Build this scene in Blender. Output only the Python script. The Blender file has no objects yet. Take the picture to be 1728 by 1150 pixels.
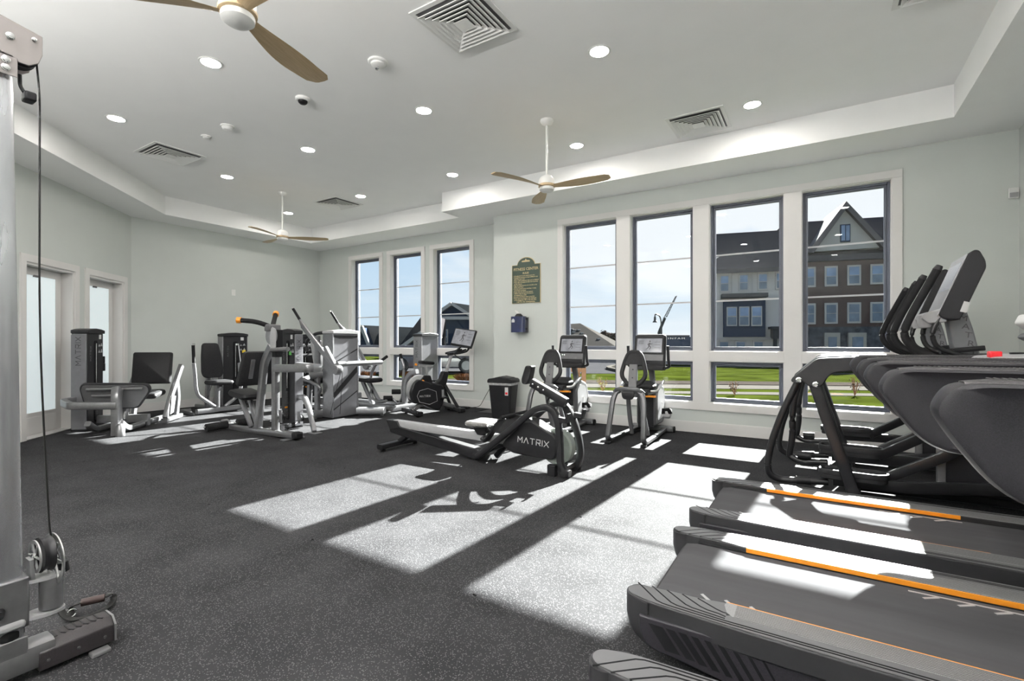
import bpy, bmesh, math, random
from mathutils import Vector, Matrix
random.seed(7)
PI = math.pi
SC = bpy.context.scene
COL = SC.collection

# ------------------------------------------------------------------ camera
FPX, CXP, HYP = 822.0, 864.0, 578.0
YAW = math.radians(32.12)
CAMZ = 1.20
cd = bpy.data.cameras.new('camera')
cam = bpy.data.objects.new('camera', cd)
COL.objects.link(cam)
cam.location = (0, 0, CAMZ)
cam.rotation_euler = (PI/2, 0, YAW)
cd.sensor_width = 36.0
cd.lens = 36.0*FPX/1728.0
cd.shift_y = (HYP-575.0)/1728.0
cd.clip_start = 0.02
cd.clip_end = 600
SC.camera = cam

# ------------------------------------------------------------------ exposure
SC.view_settings.view_transform = 'Standard'
SC.view_settings.look = 'None'
SC.view_settings.exposure = 0.10
SC.view_settings.gamma = 1.0
SC.view_settings.use_curve_mapping = False

# ------------------------------------------------------------------ sky
world = bpy.data.worlds.new('sky')
SC.world = world
world.use_nodes = True
wn = world.node_tree.nodes; wl = world.node_tree.links
wn.clear()
def W(t, **k):
    n = wn.new(t)
    for a, b in k.items(): setattr(n, a, b)
    return n
tc = W('ShaderNodeTexCoord'); sep = W('ShaderNodeSeparateXYZ')
wl.new(tc.outputs['Generated'], sep.inputs[0])
grad = W('ShaderNodeValToRGB')
e = grad.color_ramp.elements
e[0].position = 0.0; e[0].color = (0.72, 0.83, 0.92, 1)
e[1].position = 0.75; e[1].color = (0.33, 0.50, 0.80, 1)
x = e.new(0.18); x.color = (0.58, 0.74, 0.91, 1)
x = e.new(0.40); x.color = (0.44, 0.62, 0.88, 1)
wl.new(sep.outputs['Z'], grad.inputs[0])
mp = W('ShaderNodeMapping'); mp.inputs['Scale'].default_value = (1.0, 1.0, 4.2)
mp.inputs['Location'].default_value = (0.35, 0.1, 0.0)
wl.new(tc.outputs['Generated'], mp.inputs[0])
nz = W('ShaderNodeTexNoise'); nz.inputs['Scale'].default_value = 2.4
nz.inputs['Detail'].default_value = 7; nz.inputs['Roughness'].default_value = 0.55
nz.inputs['Distortion'].default_value = 0.5
wl.new(mp.outputs[0], nz.inputs['Vector'])
# more haze and thin cloud towards the sun (+Y +X side), as in the photograph
dotn = W('ShaderNodeVectorMath', operation='DOT_PRODUCT')
dotn.inputs[1].default_value = (0.10, 0.86, 0.50)
wl.new(tc.outputs['Generated'], dotn.inputs[0])
mr = W('ShaderNodeMapRange'); mr.inputs['From Min'].default_value = 0.55; mr.inputs['From Max'].default_value = 1.0
mr.inputs['To Min'].default_value = -0.08; mr.inputs['To Max'].default_value = 0.42
wl.new(dotn.outputs['Value'], mr.inputs[0])
ad = W('ShaderNodeMath', operation='ADD'); wl.new(nz.outputs[0], ad.inputs[0]); wl.new(mr.outputs[0], ad.inputs[1])
cr = W('ShaderNodeValToRGB'); ce = cr.color_ramp.elements
ce[0].position = 0.50; ce[0].color = (0, 0, 0, 1); ce[1].position = 0.78; ce[1].color = (1, 1, 1, 1)
wl.new(ad.outputs[0], cr.inputs[0])
mx = W('ShaderNodeMixRGB'); mx.inputs[2].default_value = (0.98, 0.98, 1.0, 1)
wl.new(cr.outputs[0], mx.inputs[0]); wl.new(grad.outputs[0], mx.inputs[1])
bg = W('ShaderNodeBackground'); bg.inputs['Strength'].default_value = 1.0
wl.new(mx.outputs[0], bg.inputs[0])
wo = W('ShaderNodeOutputWorld'); wl.new(bg.outputs[0], wo.inputs[0])

LAMP_E, UP_E, DN_E = 225.0, 310.0, 0.0     # recessed downlights; added fill luminaires
# ------------------------------------------------------------------ sun
sd = bpy.data.lights.new('sun', 'SUN')
sd.energy = 98.0
sd.angle = math.radians(0.6)
sd.color = (1.0, 0.96, 0.90)
sun = bpy.data.objects.new('sun', sd); COL.objects.link(sun)
sun.rotation_euler = Vector((-0.060, -1.0, -0.585)).to_track_quat('-Z', 'Y').to_euler()
sun.location = (0, 12, 9)

# ================================================================== helpers
MATS = {}
def mat(name, col, rough=0.5, metal=0.0, var=0.08, scale=18.0, bump=0.0, bscale=None, spec=0.5,
        emit=None, estr=0.0, coat=0.0, sheen=0.0, stretch=None, matte=False):
    """procedural principled material: colour and roughness carried by noise, optional fine relief"""
    if name in MATS: return MATS[name]
    m = bpy.data.materials.new(name); m.use_nodes = True
    n = m.node_tree.nodes; l = m.node_tree.links
    b = n['Principled BSDF']
    t = n.new('ShaderNodeTexCoord')
    src = t.outputs['Object']
    if stretch:
        q = n.new('ShaderNodeMapping'); q.inputs['Scale'].default_value = stretch
        l.new(src, q.inputs[0]); src = q.outputs[0]
    z = n.new('ShaderNodeTexNoise'); z.inputs['Scale'].default_value = scale; z.inputs['Detail'].default_value = 4
    l.new(src, z.inputs['Vector'])
    r = n.new('ShaderNodeValToRGB')
    c0 = [max(0, c*(1-var)) for c in col]; c1 = [min(1, c*(1+var)) for c in col]
    r.color_ramp.elements[0].position = 0.3; r.color_ramp.elements[0].color = (*c0, 1)
    r.color_ramp.elements[1].position = 0.7; r.color_ramp.elements[1].color = (*c1, 1)
    l.new(z.outputs[0], r.inputs[0]); l.new(r.outputs[0], b.inputs['Base Color'])
    q = n.new('ShaderNodeMapRange'); q.inputs['To Min'].default_value = max(0.02, rough-0.05); q.inputs['To Max'].default_value = min(1, rough+0.05)
    l.new(z.outputs[0], q.inputs[0]); l.new(q.outputs[0], b.inputs['Roughness'])
    b.inputs['Metallic'].default_value = metal
    b.inputs['Specular IOR Level'].default_value = spec
    b.inputs['Coat Weight'].default_value = coat
    if sheen: b.inputs['Sheen Weight'].default_value = sheen
    if bump:
        z2 = n.new('ShaderNodeTexNoise'); z2.inputs['Scale'].default_value = bscale or scale*8; z2.inputs['Detail'].default_value = 3
        l.new(src, z2.inputs['Vector'])
        bp = n.new('ShaderNodeBump'); bp.inputs['Strength'].default_value = bump; bp.inputs['Distance'].default_value = 0.002
        l.new(z2.outputs[0], bp.inputs['Height']); l.new(bp.outputs[0], b.inputs['Normal'])
    if emit:
        b.inputs['Emission Color'].default_value = (*emit, 1); b.inputs['Emission Strength'].default_value = estr
    if matte:                       # plain diffuse surface (lawn, paving, masonry)
        d = n.new('ShaderNodeBsdfDiffuse'); l.new(r.outputs[0], d.inputs[0])
        if bump: l.new(bp.outputs[0], d.inputs['Normal'])
        l.new(d.outputs[0], n['Material Output'].inputs[0])
    MATS[name] = m
    return m

M_WALL = mat('painted_wall_green_grey', (0.60, 0.628, 0.602), 0.75, var=0.015, scale=3, bump=0.05, bscale=300)
M_CEIL = mat('painted_ceiling', (0.90, 0.90, 0.89), 0.8, var=0.01, scale=3, bump=0.04, bscale=300)
M_TRIM = mat('painted_trim', (0.72, 0.705, 0.69), 0.4, var=0.015, scale=4)
M_VINYL = mat('window_frame_grey', (0.085, 0.095, 0.125), 0.4, var=0.1, scale=9)
M_MUNTIN = mat('muntin_grey', (0.50, 0.50, 0.52), 0.35, var=0.05, scale=9)
M_FIXT = mat('white_plastic', (0.78, 0.78, 0.76), 0.35, var=0.02)
M_SILVER = mat('silver_painted_steel', (0.27, 0.27, 0.28), 0.32, 0.75, var=0.08, scale=30)
M_CHROME = mat('chrome', (0.8, 0.8, 0.8), 0.12, 1.0, var=0.05)
M_ALU = mat('satin_aluminium', (0.62, 0.62, 0.63), 0.30, 0.85, var=0.04, scale=6)
M_BLACK = mat('black_plastic', (0.012, 0.012, 0.0135), 0.42, var=0.15, bump=0.05, bscale=400, spec=0.22)
M_BLACKMET = mat('black_painted_steel', (0.012, 0.012, 0.0135), 0.30, 0.0, var=0.15, coat=0.0, spec=0.35)
M_DARKGREY = mat('charcoal_plastic', (0.024, 0.024, 0.026), 0.45, var=0.1, bump=0.05, bscale=400, spec=0.22)
M_MIDGREY = mat('grey_plastic', (0.12, 0.12, 0.125), 0.45, var=0.06)
M_PANEL = mat('grey_tower_panel', (0.19, 0.19, 0.205), 0.35, 0.25, var=0.05)
M_LIGHTGREY = mat('light_grey_plastic', (0.36, 0.36, 0.37), 0.35, var=0.04)
M_PAD = mat('black_upholstery', (0.016, 0.016, 0.0175), 0.55, var=0.25, scale=60, bump=0.35, bscale=220, spec=0.22)
M_FOAM = mat('black_foam', (0.010, 0.010, 0.011), 0.8, var=0.2, bump=0.3, bscale=300, spec=0.22)
M_ORANGE = mat('orange_plastic', (0.85, 0.30, 0.02), 0.4, var=0.05)
M_YELLOW = mat('yellow_plastic', (0.85, 0.62, 0.05), 0.4, var=0.05)
M_RED = mat('red_plastic', (0.75, 0.02, 0.03), 0.35, var=0.05)
M_WHITE = mat('white_lettering', (0.60, 0.60, 0.60), 0.5, var=0.02)
M_GREYINK = mat('grey_lettering', (0.06, 0.06, 0.065), 0.5, var=0.02)
M_GOLD = mat('gold_lettering', (0.62, 0.50, 0.28), 0.5, var=0.05)
M_CABLE = mat('black_cable', (0.013, 0.013, 0.013), 0.35, var=0.1, spec=0.22)
M_RUBBER = mat('black_rubber', (0.010, 0.010, 0.011), 0.7, var=0.2, bump=0.1, spec=0.22)

def link(o, parent=None):
    COL.objects.link(o)
    if parent is not None: o.parent = parent
    return o
def tag(o, label=None, cat=None, group=None, kind=None):
    if label: o['label'] = label
    if cat: o['category'] = cat
    if group: o['group'] = group
    if kind: o['kind'] = kind
    return o
OFFS = {}
def thing(name, label, cat, loc=(0, 0, 0), rotz=0.0, group=None, world=False):
    """an Empty at the thing's base; world=True: its parts are measured in room coordinates"""
    o = bpy.data.objects.new(name, None); COL.objects.link(o)
    if world: OFFS[o.name] = Vector(loc)
    o.empty_display_size = 0.1
    o.location = loc; o.rotation_euler = (0, 0, rotz)
    return tag(o, label, cat, group)
def shift_of(parent):
    r = parent
    while r is not None and r.parent is not None: r = r.parent
    return OFFS.get(r.name) if r is not None else None
def obj(name, bm, m, parent=None, smooth=False, label=None, bevel=0.0, seg=2, mats=None, kind=None):
    me = bpy.data.meshes.new(name)
    sh = shift_of(parent)
    if sh is not None: bm.transform(Matrix.Translation(-sh))
    bm.normal_update()
    bm.to_mesh(me); bm.free()
    for k in (mats or [m]): me.materials.append(k)
    if smooth:
        me.polygons.foreach_set('use_smooth', [True]*len(me.polygons))
        try: me.set_sharp_from_angle(angle=math.radians(38))
        except Exception: pass
    o = bpy.data.objects.new(name, me); link(o, parent)
    if bevel:
        b = o.modifiers.new('bevel', 'BEVEL'); b.width = bevel; b.segments = seg; b.limit_method = 'ANGLE'; b.angle_limit = math.radians(40)
        if not smooth:
            me.polygons.foreach_set('use_smooth', [True]*len(me.polygons))
            try: me.set_sharp_from_angle(angle=math.radians(50))
            except Exception: pass
    if label: o['label'] = label
    if kind: o['kind'] = kind
    return o
def struct(name, bm, m, parent=None, **k):
    o = obj(name, bm, m, parent, **k)
    if parent is None: o['kind'] = 'structure'
    return o
def copy_tree(o, parent=None):
    c = o.copy(); COL.objects.link(c)
    c.parent = parent
    for ch in list(o.children): copy_tree(ch, c)
    return c

def B(): return bmesh.new()
def bx(bm, x0, x1, y0, y1, z0, z1, M=None):
    v = [bm.verts.new((x, y, z)) for z in (z0, z1) for y in (y0, y1) for x in (x0, x1)]
    if M is not None:
        for q in v: q.co = M @ q.co
    fs = []
    for f in ((0, 2, 3, 1), (4, 5, 7, 6), (0, 1, 5, 4), (2, 6, 7, 3), (0, 4, 6, 2), (1, 3, 7, 5)):
        fs.append(bm.faces.new([v[i] for i in f]))
    return bm
def box(x0, x1, y0, y1, z0, z1): return bx(B(), x0, x1, y0, y1, z0, z1)
def prism(bm, pts, a, b, axis='Y', M=None):
    """extrude polygon pts (2-D) between a and b along axis. axis Y: pts=(x,z); X: pts=(y,z); Z: pts=(x,y)"""
    def P(p, t):
        if axis == 'Y': return Vector((p[0], t, p[1]))
        if axis == 'X': return Vector((t, p[0], p[1]))
        return Vector((p[0], p[1], t))
    lo = [bm.verts.new(P(p, a)) for p in pts]; hi = [bm.verts.new(P(p, b)) for p in pts]
    if M is not None:
        for q in lo+hi: q.co = M @ q.co
    n = len(pts)
    fs = [bm.faces.new(lo[::-1]), bm.faces.new(hi)]
    for i in range(n):
        fs.append(bm.faces.new((lo[i], lo[(i+1) % n], hi[(i+1) % n], hi[i])))
    bmesh.ops.recalc_face_normals(bm, faces=fs)
    return bm
def rounded(pts, r, n=5):
    """round the corners of a polyline/polygon of 2-D or 3-D points (closed)"""
    out = []
    N = len(pts)
    for i in range(N):
        p0, p, p1 = Vector(pts[i-1]), Vector(pts[i]), Vector(pts[(i+1) % N])
        rr = r[i] if isinstance(r, (list, tuple)) else r
        d0, d1 = (p0-p), (p1-p)
        L = min(d0.length, d1.length)*0.48
        q = min(rr, L)
        if q < 1e-5: out.append(tuple(p)); continue
        a, b = p+d0.normalized()*q, p+d1.normalized()*q
        for k in range(n+1):
            t = k/n
            out.append(tuple(a.lerp(p, t).lerp(p.lerp(b, t), t)))
    return out
def smooth_path(pts, r, n=5):
    """open 3-D polyline with rounded interior corners"""
    P = [Vector(p) for p in pts]
    out = [P[0]]
    for i in range(1, len(P)-1):
        rr = r[i] if isinstance(r, (list, tuple)) else r
        d0, d1 = P[i-1]-P[i], P[i+1]-P[i]
        q = min(rr, d0.length*0.49, d1.length*0.49)
        a, b = P[i]+d0.normalized()*q, P[i]+d1.normalized()*q
        for k in range(n+1):
            t = k/n
            out.append(a.lerp(P[i], t).lerp(P[i].lerp(b, t), t))
    out.append(P[-1])
    return out
def sweep(bm, path, prof, up=(0, 0, 1), scales=None, closed=False, cap=True):
    """sweep a closed 2-D profile (list of (u,v)) along a 3-D path; v follows 'up'"""
    P = [Vector(p) for p in path]; n = len(P); rings = []
    up = Vector(up)
    for i, p in enumerate(P):
        if closed: t = (P[(i+1) % n]-P[i-1])
        else: t = P[min(i+1, n-1)]-P[max(i-1, 0)]
        t.normalize()
        s = t.cross(up)
        if s.length < 1e-4: s = t.cross(Vector((1, 0, 0)) if abs(t.x) < 0.9 else Vector((0, 1, 0)))
        s.normalize(); w = s.cross(t).normalized()
        k = 1.0 if scales is None else scales[i]
        ku, kv = (k if isinstance(k, tuple) else (k, k))
        rings.append([bm.verts.new(p + s*(u*ku) + w*(v*kv)) for u, v in prof])
    m = len(prof); fs = []
    for i in range(n if closed else n-1):
        a, b = rings[i], rings[(i+1) % n]
        for j in range(m):
            fs.append(bm.faces.new((a[j], a[(j+1) % m], b[(j+1) % m], b[j])))
    if cap and not closed:
        fs.append(bm.faces.new(rings[0][::-1])); fs.append(bm.faces.new(rings[-1]))
    bmesh.ops.recalc_face_normals(bm, faces=fs)
    return bm
def circ(r, n=12): return [(r*math.cos(2*PI*i/n), r*math.sin(2*PI*i/n)) for i in range(n)]
def rrect(w, h, r=None, n=2):
    r = r if r is not None else min(w, h)*0.25
    return rounded([(-w/2, -h/2), (w/2, -h/2), (w/2, h/2), (-w/2, h/2)], r, n)
def tube(bm, pts, r, bend=0.06, n=12, up=(0, 0, 1), seg=5):
    return sweep(bm, smooth_path(pts, bend, seg), circ(r, n), up)
def bar(bm, pts, w, h, bend=0.05, up=(0, 0, 1), r=None, seg=5):
    """rectangular/oval steel bar; w = sideways size, h = size along up"""
    return sweep(bm, smooth_path(pts, bend, seg), rrect(w, h, r), up)
def rod(bm, a, b, r, n=12, r2=None):
    a, b = Vector(a), Vector(b)
    t = (b-a).normalized()
    up = Vector((0, 0, 1)) if abs(t.z) < 0.95 else Vector((1, 0, 0))
    return sweep(bm, [a, b], circ(r, n), up, scales=[1.0, (r2/r if r2 else 1.0)])
def lathe(bm, prof, c=(0, 0, 0), n=24, axis=(0, 0, 1), cap=True):
    """prof = [(radius, height)...] about axis through c"""
    ax = Vector(axis).normalized()
    s = ax.orthogonal().normalized(); w = ax.cross(s)
    c = Vector(c); rings = []
    for r, h in prof:
        rings.append([bm.verts.new(c + ax*h + (s*math.cos(2*PI*i/n) + w*math.sin(2*PI*i/n))*max(r, 1e-4)) for i in range(n)])
    fs = []
    for a, b in zip(rings, rings[1:]):
        for j in range(n): fs.append(bm.faces.new((a[j], a[(j+1) % n], b[(j+1) % n], b[j])))
    if cap:
        fs.append(bm.faces.new(rings[0][::-1])); fs.append(bm.faces.new(rings[-1]))
    bmesh.ops.recalc_face_normals(bm, faces=fs)
    return bm
def pad(bm, outline, thick, M, crown=0.35, n=4):
    """upholstered cushion: rounded outline (2-D) with soft edges, placed by matrix M (xy plane, thickness along z)"""
    c = Vector((sum(p[0] for p in outline)/len(outline), sum(p[1] for p in outline)/len(outline)))
    e = thick*crown
    rings = []
    mx_ = max(max(abs(p[0]-c.x), abs(p[1]-c.y)) for p in outline)
    for k in range(n+1):
        a = PI*k/n
        ins = e*(1-math.sin(a)); z = -thick/2*math.cos(a)
        f = 1-ins/mx_
        rings.append([bm.verts.new(M @ Vector((c.x+(p[0]-c.x)*f, c.y+(p[1]-c.y)*f, z))) for p in outline])
    m = len(outline); fs = []
    for a, b in zip(rings, rings[1:]):
        for j in range(m): fs.append(bm.faces.new((a[j], a[(j+1) % m], b[(j+1) % m], b[j])))
    fs.append(bm.faces.new(rings[0][::-1])); fs.append(bm.faces.new(rings[-1]))
    bmesh.ops.recalc_face_normals(bm, faces=fs)
    return bm
def frame_m(o, x, z):
    """matrix with origin o, x axis x, z axis z (y = z cross x)"""
    z = Vector(z).normalized(); x = Vector(x); x = (x - z*x.dot(z)).normalized(); y = z.cross(x)
    return Matrix(((x.x, y.x, z.x, o[0]), (x.y, y.y, z.y, o[1]), (x.z, y.z, z.z, o[2]), (0, 0, 0, 1)))
def text(name, s, size, M, m, parent, depth=0.0015, space=1.0, align='CENTER', bold=0.0, sx=1.0):
    cu = bpy.data.curves.new(name, 'FONT'); cu.body = s; cu.size = size; cu.extrude = depth; cu.align_x = align; cu.align_y = 'CENTER'
    cu.space_character = space; cu.offset = bold; cu.resolution_u = 2
    o = bpy.data.objects.new(name, cu)
    me = bpy.data.meshes.new_from_object(o)
    bpy.data.objects.remove(o); bpy.data.curves.remove(cu)
    me.transform(M @ Matrix.Diagonal((sx, 1, 1, 1)))
    sh = shift_of(parent)
    if sh is not None: me.transform(Matrix.Translation(-sh))
    me.materials.clear(); me.materials.append(m)
    me.name = name
    return link(bpy.data.objects.new(name, me), parent)
def wordmark(name, size, M, m, parent, depth=0.0015):
    """stencil style wide capitals built from strokes: M A T R I X (the A without its crossbar)"""
    st = size*0.13; W_ = size*0.9; bm = B()
    def stroke(p, q):
        p, q = Vector((p[0], p[1], 0)), Vector((q[0], q[1], 0))
        d = (q-p).normalized()*st*0.3; nrm = Vector((-d.y, d.x, 0)).normalized()*st/2
        vs = [M @ (v+Vector((0, 0, z))) for z in (0, depth) for v in (p-d-nrm, q+d-nrm, q+d+nrm, p-d+nrm)]
        v = [bm.verts.new(c) for c in vs]
        for f in ((3, 2, 1, 0), (4, 5, 6, 7), (0, 1, 5, 4), (1, 2, 6, 5), (2, 3, 7, 6), (3, 0, 4, 7)): bm.faces.new([v[i] for i in f])
    h = size; x = 0.0
    L = []
    L.append([((0, 0), (0, h)), ((0, h), (W_/2, h*.4)), ((W_/2, h*.4), (W_, h)), ((W_, h), (W_, 0))])
    L.append([((0, 0), (W_/2, h)), ((W_/2, h), (W_, 0))])
    L.append([((0, h), (W_, h)), ((W_/2, h), (W_/2, 0))])
    L.append([((0, 0), (0, h*.75)), ((0, h), (W_*.85, h)), ((W_*.85, h), (W_*.85, h*.45)), ((W_*.85, h*.45), (W_*.2, h*.45)), ((W_*.45, h*.45), (W_*.9, 0))])
    L.append([((0, 0), (0, h))])
    L.append([((0, 0), (W_, h)), ((0, h), (W_, 0))])
    wd = [W_, W_, W_, W_*.9, 0, W_]; gap = size*0.38
    tot = sum(wd)+gap*5; x = -tot/2
    for ltr, w in zip(L, wd):
        for p, q in ltr: stroke((p[0]+x, p[1]-h/2), (q[0]+x, q[1]-h/2))
        x += w+gap
    return obj(name, bm, m, parent)
# pixel of the photograph -> point on a real plane of the room (used to measure where things stand)
RX, RY = math.cos(YAW), math.sin(YAW); FX, FY = -math.sin(YAW), math.cos(YAW)
def ray(px, py):
    a = (px-CXP)/FPX; b = -(py-HYP)/FPX
    return Vector((FX+a*RX, FY+a*RY, b))
def onZ(px, py, z=0.0):
    d = ray(px, py); return d*((z-CAMZ)/d.z) + Vector((0, 0, CAMZ))
def onY(px, py, y):
    d = ray(px, py); return d*(y/d.y) + Vector((0, 0, CAMZ))
def onX(px, py, x):
    d = ray(px, py); return d*(x/d.x) + Vector((0, 0, CAMZ))
def atD(px, py, w): return ray(px, py)*w + Vector((0, 0, CAMZ))
class Fr:
    """local frame of a machine: origin o on the floor, u axis at angle a (degrees), v = left normal, z up"""
    def __init__(s, ox, oy, a):
        s.o = Vector((ox, oy, 0)); a = math.radians(a); s.a = a
        s.u = Vector((math.cos(a), math.sin(a), 0)); s.v = Vector((-math.sin(a), math.cos(a), 0))
    def V(s, px, py, v):           # on the plane v = const -> local coords
        d = ray(px, py); t = (v + s.o.dot(s.v)) / d.dot(s.v); p = d*t - s.o
        return Vector((p.dot(s.u), v, CAMZ + d.z*t))
    def U(s, px, py, u):
        d = ray(px, py); t = (u + s.o.dot(s.u)) / d.dot(s.u); p = d*t - s.o
        return Vector((u, p.dot(s.v), CAMZ + d.z*t))
    def Z(s, px, py, z=0.0):
        p = onZ(px, py, z) - s.o
        return Vector((p.dot(s.u), p.dot(s.v), z))
# ================================================================== special materials
def m_floor():
    m = bpy.data.materials.new('speckled_rubber_floor'); m.use_nodes = True
    n = m.node_tree.nodes; l = m.node_tree.links; b = n['Principled BSDF']
    t = n.new('ShaderNodeTexCoord')
    g = n.new('ShaderNodeNewGeometry')
    def noise(s, d=2):
        z = n.new('ShaderNodeTexNoise'); z.inputs['Scale'].default_value = s; z.inputs['Detail'].default_value = d
        l.new(g.outputs['Position'], z.inputs['Vector']); return z
    v = n.new('ShaderNodeTexVoronoi'); v.inputs['Scale'].default_value = 190; v.inputs['Randomness'].default_value = 1
    l.new(g.outputs['Position'], v.inputs['Vector'])
    # a few of the granules are pale
    sp = n.new('ShaderNodeSeparateColor'); l.new(v.outputs['Color'], sp.inputs[0])
    gt = n.new('ShaderNodeMath'); gt.operation = 'GREATER_THAN'; gt.inputs[1].default_value = 0.72
    l.new(sp.outputs[0], gt.inputs[0])
    gs = n.new('ShaderNodeMath'); gs.operation = 'LESS_THAN'; gs.inputs[1].default_value = 0.45
    l.new(v.outputs['Distance'], gs.inputs[0])
    mul = n.new('ShaderNodeMath'); mul.operation = 'MULTIPLY'; l.new(gt.outputs[0], mul.inputs[0]); l.new(gs.outputs[0], mul.inputs[1])
    z = noise(3.0, 4)
    r = n.new('ShaderNodeValToRGB')
    r.color_ramp.elements[0].color = (0.0195, 0.0195, 0.0207, 1); r.color_ramp.elements[1].color = (0.032, 0.032, 0.0338, 1)
    r.color_ramp.elements[0].position = 0.3; r.color_ramp.elements[1].position = 0.7
    l.new(z.outputs[0], r.inputs[0])
    mx = n.new('ShaderNodeMixRGB'); mx.inputs[2].default_value = (0.078, 0.078, 0.081, 1)
    l.new(mul.outputs[0], mx.inputs[0]); l.new(r.outputs[0], mx.inputs[1]); l.new(mx.outputs[0], b.inputs['Base Color'])
    b.inputs['Roughness'].default_value = 0.78
    b.inputs['Specular IOR Level'].default_value = 0.03
    bp = n.new('ShaderNodeBump'); bp.inputs['Strength'].default_value = 0.5; bp.inputs['Distance'].default_value = 0.0012
    l.new(v.outputs['Distance'], bp.inputs['Height']); l.new(bp.outputs[0], b.inputs['Normal'])
    return m
M_FLOOR = m_floor()
def m_glass(name, refl=1.0, tint=(0.93, 0.96, 0.97)):
    m = bpy.data.materials.new(name); m.use_nodes = True
    n = m.node_tree.nodes; l = m.node_tree.links; n.clear()
    tr = n.new('ShaderNodeBsdfTransparent'); tr.inputs[0].default_value = (*tint, 1)
    gl = n.new('ShaderNodeBsdfGlossy'); gl.inputs['Roughness'].default_value = 0.01; gl.inputs[0].default_value = (refl, refl, refl, 1)
    lw = n.new('ShaderNodeLayerWeight'); lw.inputs['Blend'].default_value = 0.5      # the same on both faces of the pane
    pw = n.new('ShaderNodeMath'); pw.operation = 'POWER'; pw.inputs[1].default_value = 5.0; l.new(lw.outputs['Facing'], pw.inputs[0])
    fr = n.new('ShaderNodeMath'); fr.operation = 'MULTIPLY_ADD'; fr.inputs[1].default_value = 0.9; fr.inputs[2].default_value = 0.012; l.new(pw.outputs[0], fr.inputs[0])
    mx = n.new('ShaderNodeMixShader'); o = n.new('ShaderNodeOutputMaterial')
    l.new(fr.outputs[0], mx.inputs[0]); l.new(tr.outputs[0], mx.inputs[1]); l.new(gl.outputs[0], mx.inputs[2]); l.new(mx.outputs[0], o.inputs[0])
    return m
M_GLASS = m_glass('window_glass')
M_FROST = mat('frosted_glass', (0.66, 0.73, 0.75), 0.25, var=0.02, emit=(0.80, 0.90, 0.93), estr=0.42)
M_DARKGLASS = mat('dark_pane', (0.10, 0.13, 0.17), 0.05, var=0.3, scale=1.5)
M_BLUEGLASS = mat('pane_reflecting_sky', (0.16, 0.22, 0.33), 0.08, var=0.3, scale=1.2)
def m_wood(name, c0, c1):
    m = bpy.data.materials.new(name); m.use_nodes = True
    n = m.node_tree.nodes; l = m.node_tree.links; b = n['Principled BSDF']
    t = n.new('ShaderNodeTexCoord'); q = n.new('ShaderNodeMapping'); q.inputs['Scale'].default_value = (1.2, 14, 14)
    z = n.new('ShaderNodeTexNoise'); z.inputs['Scale'].default_value = 6; z.inputs['Detail'].default_value = 6; z.inputs['Distortion'].default_value = 0.4
    r = n.new('ShaderNodeValToRGB'); r.color_ramp.elements[0].color = (*c0, 1); r.color_ramp.elements[1].color = (*c1, 1)
    r.color_ramp.elements[0].position = 0.3; r.color_ramp.elements[1].position = 0.7
    l.new(t.outputs['Object'], q.inputs[0]); l.new(q.outputs[0], z.inputs['Vector']); l.new(z.outputs[0], r.inputs[0]); l.new(r.outputs[0], b.inputs['Base Color'])
    b.inputs['Roughness'].default_value = 0.45
    return m
M_WOOD = m_wood('pale_fan_wood', (0.46, 0.34, 0.19), (0.58, 0.44, 0.27))
def m_brick(name, a, c, mortar, sc=3.2):
    m = bpy.data.materials.new(name); m.use_nodes = True
    n = m.node_tree.nodes; l = m.node_tree.links; b = n['Principled BSDF']
    t = n.new('ShaderNodeTexCoord'); q = n.new('ShaderNodeMapping'); q.inputs['Rotation'].default_value = (PI/2, 0, 0)
    k = n.new('ShaderNodeTexBrick'); k.inputs['Color1'].default_value = (*a, 1); k.inputs['Color2'].default_value = (*c, 1); k.inputs['Mortar'].default_value = (*mortar, 1)
    k.inputs['Scale'].default_value = sc
    l.new(t.outputs['Object'], q.inputs[0]); l.new(q.outputs[0], k.inputs[0]); l.new(k.outputs[0], b.inputs['Base Color'])
    b.inputs['Roughness'].default_value = 0.8
    return m
M_GRASS = mat('mown_grass', (0.0130, 0.0170, 0.0028), 0.9, matte=True, var=0.45, scale=0.9, bump=0.6, bscale=60)
M_CONC = mat('concrete_path', (0.045, 0.042, 0.038), 0.85, matte=True, var=0.06, scale=2)
M_ASPH = mat('asphalt', (0.023, 0.023, 0.0245), 0.85, matte=True, var=0.1, scale=4)
M_KERB = mat('mulch_bed', (0.022, 0.019, 0.017), 0.9, matte=True, var=0.2, scale=6)
M_ROOF = mat('grey_shingles', (0.033, 0.031, 0.029), 0.9, matte=True, var=0.12, scale=14, stretch=(1, 1, 6))
M_ROOFD = mat('dark_shingles', (0.040, 0.037, 0.039), 0.9, matte=True, var=0.12, scale=10, stretch=(1, 1, 6))
M_SIDING = mat('pale_siding', (0.42, 0.385, 0.36), 0.7, matte=True, var=0.03)
M_NAVY = mat('navy_siding', (0.028, 0.038, 0.062), 0.7, matte=True, var=0.08, scale=12, stretch=(1, 1, 10))
M_HTRIM = mat('house_trim', (0.36, 0.335, 0.31), 0.6, matte=True, var=0.03)
M_BRICK = m_brick('brown_brick', (0.070, 0.036, 0.027), (0.056, 0.030, 0.023), (0.07, 0.053, 0.047))
M_STONE = mat('grey_stone_base', (0.07, 0.07, 0.075), 0.85, matte=True, var=0.5, scale=2.0)
M_TIMBER = mat('brown_timber', (0.16, 0.085, 0.05), 0.8, matte=True, var=0.15, scale=8)
M_FOLI = mat('bare_autumn_foliage', (0.055, 0.040, 0.032), 0.9, matte=True, var=0.4, scale=3)
M_ORGRASS = mat('dry_orange_grass', (0.066, 0.027, 0.010), 0.9, matte=True, var=0.35, scale=9)
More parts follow.
